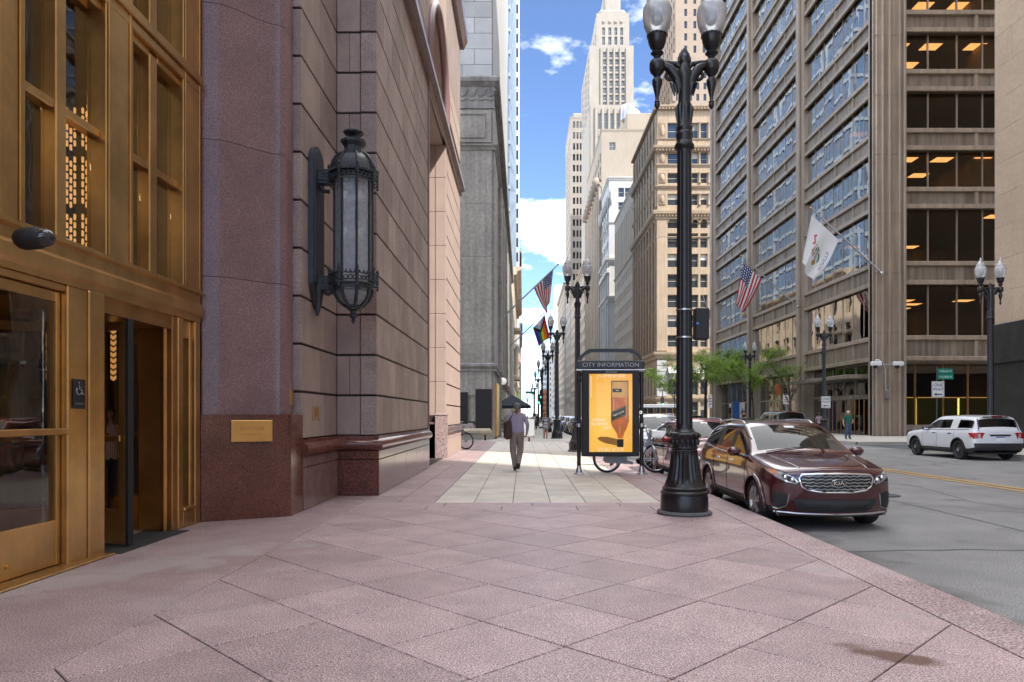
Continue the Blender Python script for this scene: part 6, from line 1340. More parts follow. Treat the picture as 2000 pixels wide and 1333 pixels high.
# maroon family suv -------------------------------------------------------
W = 1.89
def S_(y, sx_, zs, zm, zh, zb, zw, ze, zr, zc_, xb, xw, xe): return (y, sx_, zs, zm, zh, zb, zw, ze, zr, zc_, xb, xw, xe)
stK = [S_(.03, .93, .22, .55, .80, .86, .885, .90, .925, .935, .80, .72, .62), S_(.13, .965, .22, .56, .84, .905, .93, .945, .975, .985, .82, .74, .62), S_(.45, .99, .23, .60, .90, .965, .985, 1.0, 1.03, 1.04, .84, .75, .64),
       S_(.95, 1.0, .24, .62, .955, 1.03, 1.05, 1.06, 1.085, 1.095, .86, .80, .70), S_(1.28, 1.0, .25, .63, .975, 1.065, 1.085, 1.095, 1.12, 1.13, .875, .845, .76), S_(1.36, 1.0, .25, .63, .98, 1.07, 1.10, 1.115, 1.155, 1.17, .878, .85, .775),
       S_(1.75, 1.0, .25, .63, .99, 1.075, 1.32, 1.35, 1.385, 1.40, .88, .765, .70), S_(2.18, 1.0, .25, .63, 1.0, 1.08, 1.50, 1.56, 1.60, 1.615, .882, .715, .655), S_(2.30, 1.0, .25, .63, 1.0, 1.08, 1.53, 1.60, 1.64, 1.655, .882, .71, .645), S_(2.42, 1.0, .25, .63, 1.0, 1.085, 1.545, 1.615, 1.655, 1.67, .882, .71, .64),
       S_(3.20, 1.0, .25, .64, 1.01, 1.11, 1.545, 1.62, 1.665, 1.68, .878, .705, .64), S_(3.30, 1.0, .25, .64, 1.01, 1.115, 1.545, 1.62, 1.665, 1.68, .876, .705, .64), S_(3.95, .995, .26, .65, 1.02, 1.16, 1.50, 1.58, 1.625, 1.64, .86, .675, .60), S_(4.30, .985, .27, .66, 1.02, 1.18, 1.42, 1.55, 1.595, 1.61, .845, .70, .60), S_(4.42, .98, .28, .66, 1.02, 1.18, 1.38, 1.52, 1.57, 1.59, .84, .72, .62),
       S_(4.62, .96, .30, .66, 1.0, 1.10, 1.13, 1.16, 1.19, 1.20, .83, .78, .68), S_(4.74, .94, .32, .62, .92, 1.0, 1.02, 1.03, 1.05, 1.06, .80, .74, .64)]
PK = dict(w=W, L=4.76, st=stK, fb=.33, rb=.16, arch=(.96, 3.74), ar=.415, r=.362, cap=((.11, .02, .0, .0), (-.05, .02, .0, .0)), ws=(5, 6), rw=14, sw=[[5, 6, 7], [9], [11, 12]], pil=[8, 10], clad=0, paint=maroon, cowl=1.3, fclad=0, rclad=1, lipm=maroon)
T = make_car('maroon_suv', 'dark maroon suv parked at the kerb facing the camera beside the near lamp', PK, group='cars parked along the left kerb')
KIA = T
def el(cx, cz, a, b, n=24): return [(cx+a*math.cos(2*math.pi*i/n), cz+b*math.sin(2*math.pi*i/n)) for i in range(n)]
gp = [(-.50, .855), (-.2, .872), (.2, .872), (.50, .855), (.535, .80), (.50, .68), (.42, .625), (.2, .595), (-.2, .595), (-.42, .625), (-.50, .68), (-.535, .80)]
GR = decal(T, 'grille', gp, trim, 'F', .008, .05); line(T, 'grille_surround', gp+[gp[0]], .017, chrome, 'F', .012, parent=GR)
for k in range(5):
    z = .835-k*.048; hw_ = .50-max(0, k-2)*.045; pts = [(-hw_+2*hw_*i/60, z+.005*math.copysign(min(1, abs(2*math.sin(i*math.pi/3.5))), math.sin(i*math.pi/3.5))) for i in range(61)]; line(T, 'grille_bar', pts, .0105, silver, 'F', .013, parent=GR)
bd = decal(T, 'badge', el(0, .735, .105, .058), trim, 'F', .03, .04); line(T, 'badge_ring', el(0, .735, .105, .058)+[(.105, .735)], .007, chrome, 'F', .034, parent=bd)
tx = text_mb('KIA', .088, .004, xs=1.15); hy = T['bvh'].ray_cast(Vector((0, -3, .735)), Vector((0, 1, 0)))[0].y; obj('badge_lettering', tx.xf(Matrix.Translation((0, hy-.036, .735)) @ Matrix.Rotation(R(-8), 4, 'X') @ FRONT), chrome, bd)
for s in (-1, 1):
    hp = [(s*.53, .745), (s*.60, .83), (s*.72, .885), (s*.835, .93), (s*.875, .94), (s*.88, .89), (s*.82, .80), (s*.70, .735), (s*.58, .705)]
    hl = decal(T, 'headlight', hp, lens, 'F', .012, .03); line(T, 'headlight_rim', hp+[hp[0]], .008, trim, 'F', .014, parent=hl)
    for (x, z, r_) in ((.62, .775, .036), (.71, .81, .036)): hh = T['bvh'].ray_cast(Vector((s*x, -3, z)), Vector((0, 1, 0)))[0]; obj('projector', MB().lathe([(r_, 0), (r_*.9, .012), (r_*.6, .02), (.002, .024)], 16).xf(Matrix.Translation((hh.x, hh.y-.012, hh.z)) @ FRONT), chrome, hl, smooth=50)
    decal(T, 'headlight_shade', [(s*.57, .725), (s*.60, .805), (s*.73, .86), (s*.76, .835), (s*.68, .755)], trim, 'F', .014, .04, hl)
    decal(T, 'indicator', [(s*.80, .835), (s*.80, .915), (s*.87, .93), (s*.872, .89)], amber, 'F', .016, .04, hl)
    fp = [(s*.66, .56), (s*.82, .60), (s*.875, .58), (s*.87, .40), (s*.80, .34), (s*.70, .37)]; fo = decal(T, 'fog_recess', fp, trim, 'F', .006, .05)
    for k in range(5): line(T, 'recess_slat', [(s*.69, .535-k*.036), (s*.865, .555-k*.04)], .007, blackm, 'F', .012, parent=fo)
    line(T, 'recess_trim', [(s*.66, .565), (s*.69, .38), (s*.79, .33), (s*.86, .345)], .011, silver, 'F', .01)
lo = [(-.62, .49), (.62, .49), (.55, .345), (.46, .30), (-.46, .30), (-.55, .345)]; LI = decal(T, 'lower_intake', lo, trim, 'F', .006, .05)
for z in (.335, .36, .385): line(T, 'intake_bar', [(-.45, z), (.45, z)], .008, blackm, 'F', .014, parent=LI)
decal(T, 'intake_bridge', [(-.5, .475), (.5, .475), (.46, .41), (-.46, .41)], pm('grey_plastic', (.035, .035, .037), .45, var=0), 'F', .014, .06, LI); decal(T, 'plate_mount', [(-.09, .41), (.09, .41), (.09, .33), (-.09, .33)], MATS['grey_plastic'], 'F', .016, .06, LI)
line(T, 'skid_strip', [(-.84, .285), (-.55, .265), (0, .258), (.55, .265), (.84, .285)], .018, silver, 'F', .004)
decal(T, 'front_spoiler', [(-.8, .262), (.8, .262), (.75, .225), (-.75, .225)], trim, 'F', .004, .08)
line(T, 'bonnet_line', [(-.84, .96), (-.80, .3), (-.72, .16), (-.5, .10), (0, .07), (.5, .10), (.72, .16), (.80, .3), (.84, .96)], .004, seam, 'T', .0005)
for s in (-1, 1): line(T, 'bonnet_crease', [(s*.50, .2), (s*.56, .7), (s*.62, 1.2)], .012, maroon, 'T', -.004)
for s, sd in ((-1, 'L'), (1, 'R')):
    for y in (1.42, 2.44, 3.32): line(T, 'door_seam', [(y+(.05 if y > 3 else 0), 1.06), (y, .80), (y+(-.06 if y < 2 else 0 if y < 3 else -.06), .34)], .0045, seam, sd, .0005)
    line(T, 'sill_seam', [(1.36, .34), (3.24, .34)], .004, seam, sd, .0005); line(T, 'belt_trim', [(1.45, 1.065), (2.4, 1.077), (3.3, 1.112), (4.15, 1.175)], .012, chrome, sd, .006); line(T, 'sill_trim', [(1.42, .37), (3.2, .38)], .018, trim, sd, .008)
    line(T, 'window_trim', [(1.75, 1.335), (2.18, 1.515), (2.5, 1.545), (3.2, 1.54), (3.9, 1.51), (4.2, 1.44)], .010, trim, sd, .004)
    for y in (2.22, 3.05):
        h = T['bvh'].ray_cast(Vector((s*4, y, .955)), Vector((-s, 0, 0)))[0]; obj('door_handle', MB().bev(h.x-.018, y-.11, .94, h.x+.022, y+.09, .972, .01), chrome, T['t'], smooth=40)
    rl = MB().path([(s*.60, 2.44, 1.595), (s*.60, 2.58, 1.645), (s*.592, 3.2, 1.665), (s*.59, 3.9, 1.64), (s*.595, 4.05, 1.59)], .018, 8); obj('roof_rail', rl, chrome, T['t'], smooth=50)
mirror_pair(T, 1.66, 1.13, .92, maroon)
for s in (-1, .35): line(T, 'wiper', [(s*.70+.1, 1.33), (s*.2+.25, 1.42)], .009, trim, 'T', .015)
decal(T, 'windscreen_sticker', [(-.05, 2.02), (.12, 2.02), (.12, 2.08), (-.05, 2.08)], sw, 'T', .004, .1)
decal(T, 'rear_lamp', [(-.88, .98), (-.56, .99), (-.56, .88), (-.86, .84)], redl, 'B', .01, .05); decal(T, 'rear_lamp', [(.88, .98), (.56, .99), (.56, .88), (.86, .84)], redl, 'B', .01, .05); decal(T, 'number_plate', [(-.16, .78), (.16, .78), (.16, .66), (-.16, .66)], sw, 'B', .012, .1)
T['t'].location = (3.60+W/2+.02, 10.36, RZ); T['t'].scale = (1, 1, .975)
# other cars of the same family share the shapes, each with its own colour
CS = 'cars parked along the left kerb'; kx = 3.62+W/2
dup(KIA['t'], (kx-.02, 16.1, RZ), R(.4), 'bright red suv parked directly behind the maroon suv', CS, {'maroon_paint': red_p}, .98)
dup(KIA['t'], (kx+.02, 22.3, RZ), R(-.3), 'silver suv parked third from the front behind the information board', CS, {'maroon_paint': silver_p}, 1.06)
dup(KIA['t'], (kx+.05, 55.6, RZ), 0, 'taupe suv parked by the distant lamp with its headlight catching light', CS, {'maroon_paint': tanp}, .95)
dup(KIA['t'], (kx+.0, 61.6, RZ), 0, 'grey suv parked just beyond the taupe one', CS, {'maroon_paint': grey_p}, .95)
dup(KIA['t'], (4.6, 70, RZ), 0, 'violet blue suv driving far up the street', 'cars far up the street', {'maroon_paint': blue_p}, 1)
dup(KIA['t'], (5.6, 120, RZ), 0, 'silver suv tiny in the distance at the crossing', 'cars far up the street', {'maroon_paint': silver_p}, 1)
dup(KIA['t'], (8.0, 150, RZ), 0, 'white suv tiny in the distance beyond the crossing', 'cars far up the street', {'maroon_paint': white_p}, 1)
# white boxy suv ---------------------------------------------------------
WE = 2.0
stE = [S_(.03, .93, .28, .62, .88, .95, .97, .985, 1.01, 1.02, .86, .76, .66), S_(.14, .965, .27, .63, .93, 1.0, 1.02, 1.035, 1.055, 1.065, .87, .78, .66), S_(.5, .99, .27, .65, .98, 1.05, 1.07, 1.085, 1.105, 1.115, .885, .79, .68),
       S_(1.1, 1.0, .27, .66, 1.02, 1.09, 1.11, 1.12, 1.14, 1.15, .90, .84, .74), S_(1.45, 1.0, .27, .66, 1.03, 1.11, 1.13, 1.14, 1.16, 1.17, .91, .875, .79), S_(1.53, 1.0, .27, .66, 1.03, 1.11, 1.14, 1.155, 1.18, 1.195, .91, .875, .80),
       S_(1.90, 1.0, .27, .66, 1.035, 1.12, 1.38, 1.42, 1.45, 1.46, .915, .81, .74), S_(2.30, 1.0, .27, .66, 1.04, 1.12, 1.57, 1.63, 1.66, 1.675, .915, .765, .69), S_(2.40, 1.0, .27, .66, 1.04, 1.12, 1.595, 1.66, 1.70, 1.715, .915, .76, .68), S_(2.62, 1.0, .27, .66, 1.04, 1.125, 1.61, 1.675, 1.715, 1.73, .915, .757, .68),
       S_(3.48, 1.0, .27, .66, 1.05, 1.14, 1.61, 1.685, 1.725, 1.74, .912, .755, .68), S_(3.76, 1.0, .27, .66, 1.05, 1.15, 1.61, 1.68, 1.72, 1.735, .91, .755, .68), S_(4.58, .995, .28, .67, 1.06, 1.17, 1.58, 1.65, 1.70, 1.715, .90, .76, .69), S_(4.72, .99, .29, .67, 1.06, 1.18, 1.54, 1.63, 1.685, 1.70, .895, .77, .70), S_(4.80, .985, .30, .67, 1.06, 1.18, 1.50, 1.60, 1.66, 1.675, .89, .79, .72),
       S_(4.94, .975, .34, .67, 1.05, 1.13, 1.16, 1.19, 1.21, 1.22, .885, .84, .76), S_(5.03, .96, .38, .64, .98, 1.06, 1.08, 1.09, 1.10, 1.11, .86, .80, .72)]
PE = dict(w=WE, L=5.05, st=stE, fb=.22, rb=.14, arch=(.98, 4.005), ar=.44, r=.385, cap=((.08, .0, .0, .0), (-.04, .03, .0, .0)), ws=(5, 6), rw=14, sw=[[5, 6, 7], [9], [11, 12]], pil=[8, 13], clad=0, paint=white_p, cowl=1.48, fclad=1, rclad=1, lipm=trim, steelies=True, rim=trim)
T = make_car('white_suv', 'white boxy suv with black wheels parked across the road facing away', PE, group='cars parked along the right kerb'); EXP = T
for s, sd in ((-1, 'L'), (1, 'R')):
    tp_ = [(s*.98, 1.05), (s*.60, 1.06), (s*.66, .93), (s*.82, .84), (s*.97, .82)]; tl = decal(T, 'tail_light', tp_, redl, 'B', .012, .04); decal(T, 'reversing_light', [(s*.70, 1.0), (s*.80, 1.0), (s*.80, .88), (s*.72, .93)], lens, 'B', .016, .04, tl)
    decal(T, 'tail_light', [(4.62, 1.04), (4.98, 1.05), (4.98, .83), (4.80, .88)], redl, sd, .010, .04)
    for y in (1.56, 2.60, 3.72): line(T, 'door_seam', [(y, 1.1), (y, .8), (y-(.05 if y < 3.7 else .1), .42)], .005, seam, sd, .0005)
    for y in (2.38, 3.45): h = T['bvh'].ray_cast(Vector((s*4, y, 1.0)), Vector((-s, 0, 0)))[0]; obj('door_handle', MB().bev(h.x-.02, y-.12, .985, h.x+.022, y+.1, 1.02, .01), trim, T['t'], smooth=40)
    line(T, 'window_trim', [(1.55, 1.12), (2.6, 1.13), (3.7, 1.15), (4.6, 1.17)], .012, trim, sd, .004); line(T, 'sill_cladding', [(1.5, .36), (3.5, .36)], .06, trim, sd, -.03)
    line(T, 'wiper_trim', [(s*.74, 1.14), (s*.70, 1.58)], .02, trim, 'B', .0)
decal(T, 'rear_bumper', [(-.93, .66), (.93, .66), (.9, .40), (-.9, .40)], trim, 'B', .012, .06); decal(T, 'plate_recess', [(-.42, .99), (.42, .99), (.36, .92), (-.36, .92)], trim, 'B', .008, .06)
pl = decal(T, 'number_plate', [(-.16, .90), (.16, .90), (.16, .74), (-.16, .74)], sw, 'B', .012, .08); decal(T, 'plate_band', [(-.16, .90), (.16, .90), (.16, .865), (-.16, .865)], MATS['kiosk_blue'], 'B', .015, .08, pl)
for x, ww in ((-.75, .12), (.75, .1)): decal(T, 'lettering', [(x-ww, .73), (x+ww, .73), (x+ww, .715), (x-ww, .715)], silver, 'B', .004, .1)
decal(T, 'rear_spoiler', [(-.7, 1.67), (.7, 1.67), (.74, 1.615), (-.74, 1.615)], trim, 'B', .03, .06); obj('antenna', MB().bev(-.03, 4.3, 1.71, .03, 4.5, 1.77, .02), trim, T['t']); obj('brake_light', MB().bev(-.2, 4.78, 1.66, .2, 4.84, 1.69, .005), redl, T['t'])
for s in (-1, 1): decal(T, 'headlight', [(s*.55, .88), (s*.9, .96), (s*.95, .85), (s*.6, .80)], lens, 'F', .01, .05)
decal(T, 'grille', [(-.5, .92), (.5, .92), (.48, .66), (-.48, .66)], trim, 'F', .01, .06); mirror_pair(T, 1.85, 1.18, .95, trim)
T['t'].location = (16.83+1.0, 26.75+5.05, RZ); T['t'].rotation_euler = (0, 0, R(180))
dup(EXP['t'], (18.0-.1, 48.5+5, RZ), R(180), 'dark suv parked across the road beyond the maroon suv with a red brake light', 'cars parked along the right kerb', {'white_paint': dark_p}, 1.17)
dup(EXP['t'], (13.5, 128, RZ), R(180), 'dark suv far up the street near the crossing', 'cars far up the street', {'white_paint': grey_p})
dup(EXP['t'], (17.6, 78, RZ), R(180), 'black suv parked by the farthest right side trees', 'cars parked along the right kerb', {'white_paint': dark_p})
# trolley bus like vehicle seen between the information board and the lamp
o = thing('trolley_bus', 'tan and cream trolley style bus crossing beyond the silver suv', 'bus', (22.5, 119, RZ), R(0)); tb = MB(); tb.bev(-4.2, -1.2, .5, 4.2, 1.2, 2.1, .12); obj('body', tb, pm('bus_tan', (.42, .24, .08), .5, var=.1), o); rf_ = MB(); rf_.bev(-4.3, -1.25, 2.95, 4.3, 1.25, 3.2, .1); rf_.bev(-3.6, -.7, 3.2, 3.6, .7, 3.55, .15); obj('roof', rf_, sw, o)
for k in range(9): obj('window_post', MB().box(-4.2+k*1.03, -1.19, 2.1, -4.05+k*1.03, 1.19, 2.95), MATS['bus_tan'], o)
obj('window', MB().box(-4.1, -1.1, 2.1, 4.1, 1.1, 2.94), far_glass, o)
for x in (-2.7, 2.6):
    for s in (-1, 1): obj('wheel', MB().lathe([(.48, -.15), (.5, -.12), (.5, .12), (.3, .15)], 20).xf(Matrix.Translation((x, s*1.1, .5)) @ FRONT), rubber, o, smooth=40)
# ---------------------------------------------------------------- people
skin_m = pm('skin', (.42, .24, .17), .55, var=.06); skin_d = pm('skin_dark', (.16, .085, .055), .5, var=.06)
def cloth(n, c, **k): return pm(n, c, .85, var=k.pop('var', .18), scale=k.pop('scale', 7), bump=.15, bscale=25, **k)
def striped(n, c1, c2, sc, axis=0):
    m = pm(n, c1, .85, var=0); nt = m.node_tree; N = nt.nodes; L = nt.links; t = N.new('ShaderNodeTexCoord'); s = N.new('ShaderNodeSeparateXYZ'); L.new(t.outputs['Object'], s.inputs[0]); a = N.new('ShaderNodeMath'); a.operation = 'MULTIPLY'; a.inputs[1].default_value = sc; L.new(s.outputs[axis], a.inputs[0]); f = N.new('ShaderNodeMath'); f.operation = 'FRACT'; L.new(a.outputs[0], f.inputs[0]); g_ = N.new('ShaderNodeMath'); g_.operation = 'GREATER_THAN'; g_.inputs[1].default_value = .5; L.new(f.outputs[0], g_.inputs[0])
    mx = N.new('ShaderNodeMixRGB'); mx.inputs[1].default_value = (*c1, 1); mx.inputs[2].default_value = (*c2, 1); L.new(g_.outputs[0], mx.inputs[0]); L.new(mx.outputs[0], N['Principled BSDF'].inputs['Base Color']); return m
hair_g = pm('grey_hair', (.13, .125, .12), .8, var=.4, scale=40); hair_d = pm('dark_hair', (.018, .013, .011), .6, var=.3, scale=40); hair_b = pm('brown_hair', (.085, .035, .02), .6, var=.3, scale=40); hair_w = pm('white_hair', (.5, .48, .45), .7, var=.2, scale=40); shoe_m = pm('dark_shoe', (.022, .016, .014), .5, var=.2); eye_m = pm('eye_dark', (.012, .010, .009), .2, var=0)
BASEJ = dict(pelvis=(0, 0, .96), belly=(0, -.01, 1.10), chest=(0, 0, 1.28), neck=(0, .01, 1.46), skull=(0, -.015, 1.585), crown=(0, -.01, 1.665))
for s, n in ((-1, 'l'), (1, 'r')):
    BASEJ.update({'sh'+n: (s*.175, .01, 1.395), 'el'+n: (s*.235, .03, 1.13), 'wr'+n: (s*.235, -.04, .885), 'ha'+n: (s*.235, -.06, .82), 'hi'+n: (s*.09, 0, .92), 'kn'+n: (s*.10, -.02, .50), 'an'+n: (s*.10, .025, .085), 'to'+n: (s*.11, -.13, .035)})
RAD = dict(pelvis=(.15, .11), belly=(.145, .105), chest=(.165, .11), neck=(.058, .058), skull=(.078, .095), crown=(.062, .078), sh=(.066, .06), el=(.045, .045), wr=(.032, .03), ha=(.042, .022), hi=(.105, .105), kn=(.078, .08), an=(.055, .058), to=(.042, .03))
EDG = [('pelvis', 'belly'), ('belly', 'chest'), ('chest', 'neck'), ('neck', 'skull'), ('skull', 'crown')]+[e for n in 'lr' for e in (('chest', 'sh'+n), ('sh'+n, 'el'+n), ('el'+n, 'wr'+n), ('wr'+n, 'ha'+n), ('pelvis', 'hi'+n), ('hi'+n, 'kn'+n), ('kn'+n, 'an'+n), ('an'+n, 'to'+n))]
def person(label, loc, rz, H=1.75, pose={}, fat=1.0, top=None, legs=None, skin=None, shoe=None, hair=None, sleeve='long', shorts=False, hairstyle='short', name='person', group=None):
    J = dict(BASEJ); J.update(pose); skin = skin or skin_m; names = list(J); idx = {n: i for i, n in enumerate(names)}
    me = bpy.data.meshes.new('body'); me.from_pydata([J[n] for n in names], [(idx[a], idx[b]) for a, b in EDG], [])
    o = bpy.data.objects.new('tmp', me); COL.objects.link(o); o.modifiers.new('k', 'SKIN').use_smooth_shade = True
    sv = me.skin_vertices[0].data
    for n, i in idx.items():
        r_ = RAD[n] if n in RAD else RAD[n[:2]]; f = fat if n in ('pelvis', 'belly', 'chest') else 1+(fat-1)*.4
        sv[i].radius = (r_[0]*f, r_[1]*(f if n != 'belly' else f*1.1)); sv[i].use_root = (n == 'pelvis')
    sb = o.modifiers.new('s', 'SUBSURF'); sb.levels = 2; sb.render_levels = 2
    m2 = bpy.data.meshes.new_from_object(o.evaluated_get(bpy.context.evaluated_depsgraph_get())); bpy.data.objects.remove(o)
    mb = MB(); mb.v = [tuple(v_.co) for v_ in m2.vertices]; mb.f = [tuple(p.vertices) for p in m2.polygons]; bpy.data.meshes.remove(m2)
    V = {n: Vector(J[n]) for n in names}
    def kind(a, b, s):
        if b in ('skull', 'crown') or a == 'skull': return 2
        if b[:2] == 'ha': return 2
        if b[:2] == 'wr': return 0 if sleeve == 'long' else 2
        if b[:2] == 'el': return 0 if sleeve != 'none' and s < (.75 if sleeve == 'short' else 2) else 2
        if b[:2] in ('hi',): return 1
        if b[:2] == 'kn': return 1 if not shorts or s < .6 else 2
        if b[:2] == 'an': return (1 if s < .93 else 3) if not shorts else 2
        if b[:2] == 'to': return 3
        if b == 'belly': return 0 if s > .05 else 1
        if b == 'neck': return 0 if s < .72 else 2
        return 0
    for f in mb.f:
        c = sum((Vector(mb.v[i]) for i in f), Vector())/len(f); best = None
        for a, b in EDG:
            A, Bv = V[a], V[b]; d = Bv-A; s = max(0, min(1, (c-A).dot(d)/d.length_squared)); q = (c-(A+d*s)).length/((RAD.get(b) or RAD[b[:2]])[0]+.02)
            if best is None or q < best[0]: best = (q, kind(a, b, s))
        k_ = best[1]
        if k_ == 0 and c.z < J['pelvis'][2]-.06 and abs(c.x) < .17: k_ = 1
        mb.mi.append(k_)
    # fingers, nose, ears
    mb.m = 2
    for n in 'lr':
        h = V['ha'+n]; d = (V['ha'+n]-V['wr'+n]).normalized(); sd = Vector((0, 1, 0)); sd = (sd-d*sd.dot(d)).normalized(); cu = d.cross(sd)*(1 if n == 'l' else -1)
        for q, ln in ((-1.5, .062), (-.5, .075), (.5, .07), (1.5, .055)):
            p0 = h+sd*q*.017+d*.01; mb.path([p0, p0+d*ln*.55, p0+d*ln*.85+cu*.02, p0+d*ln+cu*.045], [.010, .0095, .008, .006], 6)
        p0 = h-sd*.03-d*.03; mb.path([p0, p0-sd*.022+d*.035+cu*.012, p0-sd*.02+d*.065+cu*.025], [.012, .010, .007], 6)
    hd = V['skull']; mb.ell((hd.x, hd.y-.10, hd.z-.005), (.014, .022, .026), 6, 5); mb.ell((hd.x-.079, hd.y+.01, hd.z), (.012, .022, .034), 6, 5); mb.ell((hd.x+.079, hd.y+.01, hd.z), (.012, .022, .034), 6, 5)
    t = thing(name, label, 'person', loc, rz, group); t.scale = (H/1.735,)*3
    me = mb.mesh('body', [top, legs, skin, shoe or shoe_m]); me.shade_smooth(); obj('body', me, None, t)
    for s in (-1, 1): obj('eye', MB().ell((hd.x+s*.032, hd.y-.083, hd.z+.012), (.011, .010, .008), 6, 5), eye_m, t)
    obj('mouth', MB().ell((hd.x, hd.y-.085, hd.z-.05), (.024, .008, .006), 8, 5), pm('lip', (.25, .09, .07), .5, var=0) if 'lip' not in MATS else MATS['lip'], t)
    hr = MB()
    if hairstyle == 'short': 
        hr.ell((hd.x, hd.y+.022, hd.z+.043), (.086, .097, .088), 16, 10); hr.v = [(x, y, max(z, hd.z+.005 if y < hd.y+.02 else hd.z-.05)) for x, y, z in hr.v]
    elif hairstyle == 'pony':
        hr.ell((hd.x, hd.y+.022, hd.z+.03), (.092, .104, .105), 16, 10); hr.v = [(x, y, max(z, hd.z+.0 if y < hd.y else hd.z-.09)) for x, y, z in hr.v]; hr.ell((hd.x, hd.y+.125, hd.z+.0), (.04, .045, .05), 10, 8); hr.path([(hd.x, hd.y+.13, hd.z-.01), (hd.x, hd.y+.135, hd.z-.08), (hd.x+.005, hd.y+.11, hd.z-.15)], [.03, .032, .012], 8)
    elif hairstyle == 'long':
        hr.ell((hd.x, hd.y+.03, hd.z+.035), (.098, .105, .10), 16, 10); hr.v = [(x, y, max(z, hd.z+.03 if y < hd.y-.03 else hd.z-.04)) for x, y, z in hr.v]
        for s in (-1, 1): hr.path([(hd.x+s*.075, hd.y, hd.z+.05), (hd.x+s*.1, hd.y+.015, hd.z-.06), (hd.x+s*.085, hd.y+.01, hd.z-.18)], [.03, .042, .02], 8)
        hr.path([(hd.x, hd.y+.09, hd.z), (hd.x, hd.y+.1, hd.z-.18)], [.08, .07], 8)
    if hair: obj('hair', hr, hair, t, smooth=60)
    return t
walkA = dict(hil=(-.09, 0, .92), knl=(-.10, -.10, .53), anl=(-.09, .10, .12), tol=(-.09, .0, .035), hir=(.09, 0, .92), knr=(.09, -.02, .50), anr=(.06, -.06, .085), tor=(.07, -.21, .035))
man = person('man in purple striped shirt and taupe trousers walking away down the pavement', (-.17, 19.45, 0), R(180), 1.87, fat=1.28,
    pose=dict(hir=(.085, 0, .92), knr=(.10, -.03, .50), anr=(.045, .03, .085), tor=(.06, -.12, .03), hil=(-.085, 0, .92), knl=(-.085, -.10, .53), anl=(-.03, .12, .16), tol=(-.035, .03, .05), ell=(-.27, .06, 1.15), wrl=(-.25, -.10, .95), hal=(-.24, -.15, .90), elr=(.27, .09, 1.15), wrr=(.29, .0, .92), har=(.285, -.03, .85)),
    top=striped('purple_striped_shirt', (.21, .175, .26), (.42, .37, .46), 34), legs=cloth('taupe_trousers', (.23, .19, .165)), hair=hair_g, hairstyle='pony')
bagm = pm('brown_leather', (.045, .018, .013), .4, var=.25, scale=8)
o = thing('shoulder_bag', 'dark brown leather bag slung at the walking man\'s left side', 'bag', (-.42, 19.32, .93)); m = MB(); m.bev(-.10, -.07, -.07, .10, .07, .42, .05); m.prism([(-.10, .04), (-.03, .44), (.05, .44), (.10, .2), (.10, .0)], -.085, -.055, 'y'); obj('pouch', m, bagm, o, rz=R(15), smooth=40)
obj('strap', MB().path([(.02, -.06, .40), (.10, -.03, .55), (.17, .12, .66), (.2, .2, .55)], .014, 6), blackm, o)
o = thing('phone', 'small red cased phone in the walking man\'s right hand', 'phone', (.155, 19.52, .86)); obj('case', MB().bev(-.02, -.045, -.07, .03, .0, .05, .008), redl, o)
gd = striped('grey_banded_dress', (.33, .33, .35), (.17, .175, .19), 5, 2)
wm = person('woman in grey banded dress walking towards the camera beside a lamp post', (1.43, 46, 0), R(8), 1.66, pose=dict(walkA, ell=(-.25, .08, 1.14), wrl=(-.3, .02, .93), hal=(-.31, .0, .87)), fat=.88, top=gd, legs=skin_m, shorts=True, sleeve='short', hair=hair_b, hairstyle='long')
obj('skirt', MB().lathe([(.135, 1.12), (.155, .98), (.19, .78), (.205, .66), (.19, .655), (.14, 1.0)], 18, cap=False), gd, wm, smooth=60); obj('hem', MB().lathe([(.207, .68), (.209, .68), (.209, .65), (.207, .65)], 18, cap=False), blackm, wm)
o = thing('handbag', 'small pale handbag carried by the woman in the grey dress', 'bag', (1.12, 45.9, .78)); obj('pouch', MB().bev(-.11, -.05, 0, .11, .05, .2, .03), MATS['sign_white'], o, smooth=40); obj('handle', MB().torus((0, 0, .2), .08, .01, 12, 6, 'y', 0, math.pi), MATS['sign_white'], o)
person('heavy man in green polo shirt and jeans, hand on hip, on the far pavement', (20.4, 45.0, 0), R(12), 1.83, fat=1.28, top=cloth('green_polo', (.012, .095, .055)), legs=cloth('blue_jeans', (.05, .075, .12)), sleeve='short', hair=hair_w, pose=dict(elr=(.36, .08, 1.16), wrr=(.25, -.08, 1.0), har=(.19, -.12, .97), ell=(-.30, .05, 1.13), wrl=(-.33, -.03, .90), hal=(-.335, -.05, .83), knl=(-.12, -.06, .50), anl=(-.14, .05, .085), tol=(-.15, -.1, .035)))
person('man in pale mauve shirt standing behind a lamp post near the bronze entrance', (20.35, 49.3, 0), R(150), 1.72, fat=1.05, top=cloth('mauve_shirt', (.36, .27, .32)), legs=cloth('dark_trousers', (.02, .02, .024)), sleeve='short', skin=skin_d, hair=hair_d)
bm_ = person('bearded man in dark jacket seen above the roof of the maroon suv', (8.05, 26.2, RZ), R(-12), 1.93, fat=1.1, top=cloth('dark_jacket', (.018, .018, .024)), legs=MATS['dark_trousers'], hair=hair_d)
hd = Vector(BASEJ['skull']); obj('beard', MB().ell((hd.x, hd.y-.05, hd.z-.065), (.062, .052, .05), 12, 8), hair_d, bm_, smooth=60)
person('visitor in white pinstriped blouse inside the revolving door', (-5.55, 9.55, 0), R(60), 1.68, fat=.95, top=striped('pinstripe_blouse', (.62, .60, .58), (.35, .12, .13), 40), legs=cloth('navy_jeans', (.015, .02, .045)), hair=hair_d)
person('pedestrian with maroon shoes hidden behind the city information board', (2.72, 21.2, 0), R(200), 1.70, top=MATS['dark_jacket'], legs=MATS['dark_trousers'], shoe=pm('maroon_shoe', (.10, .02, .025), .5), hair=hair_d)
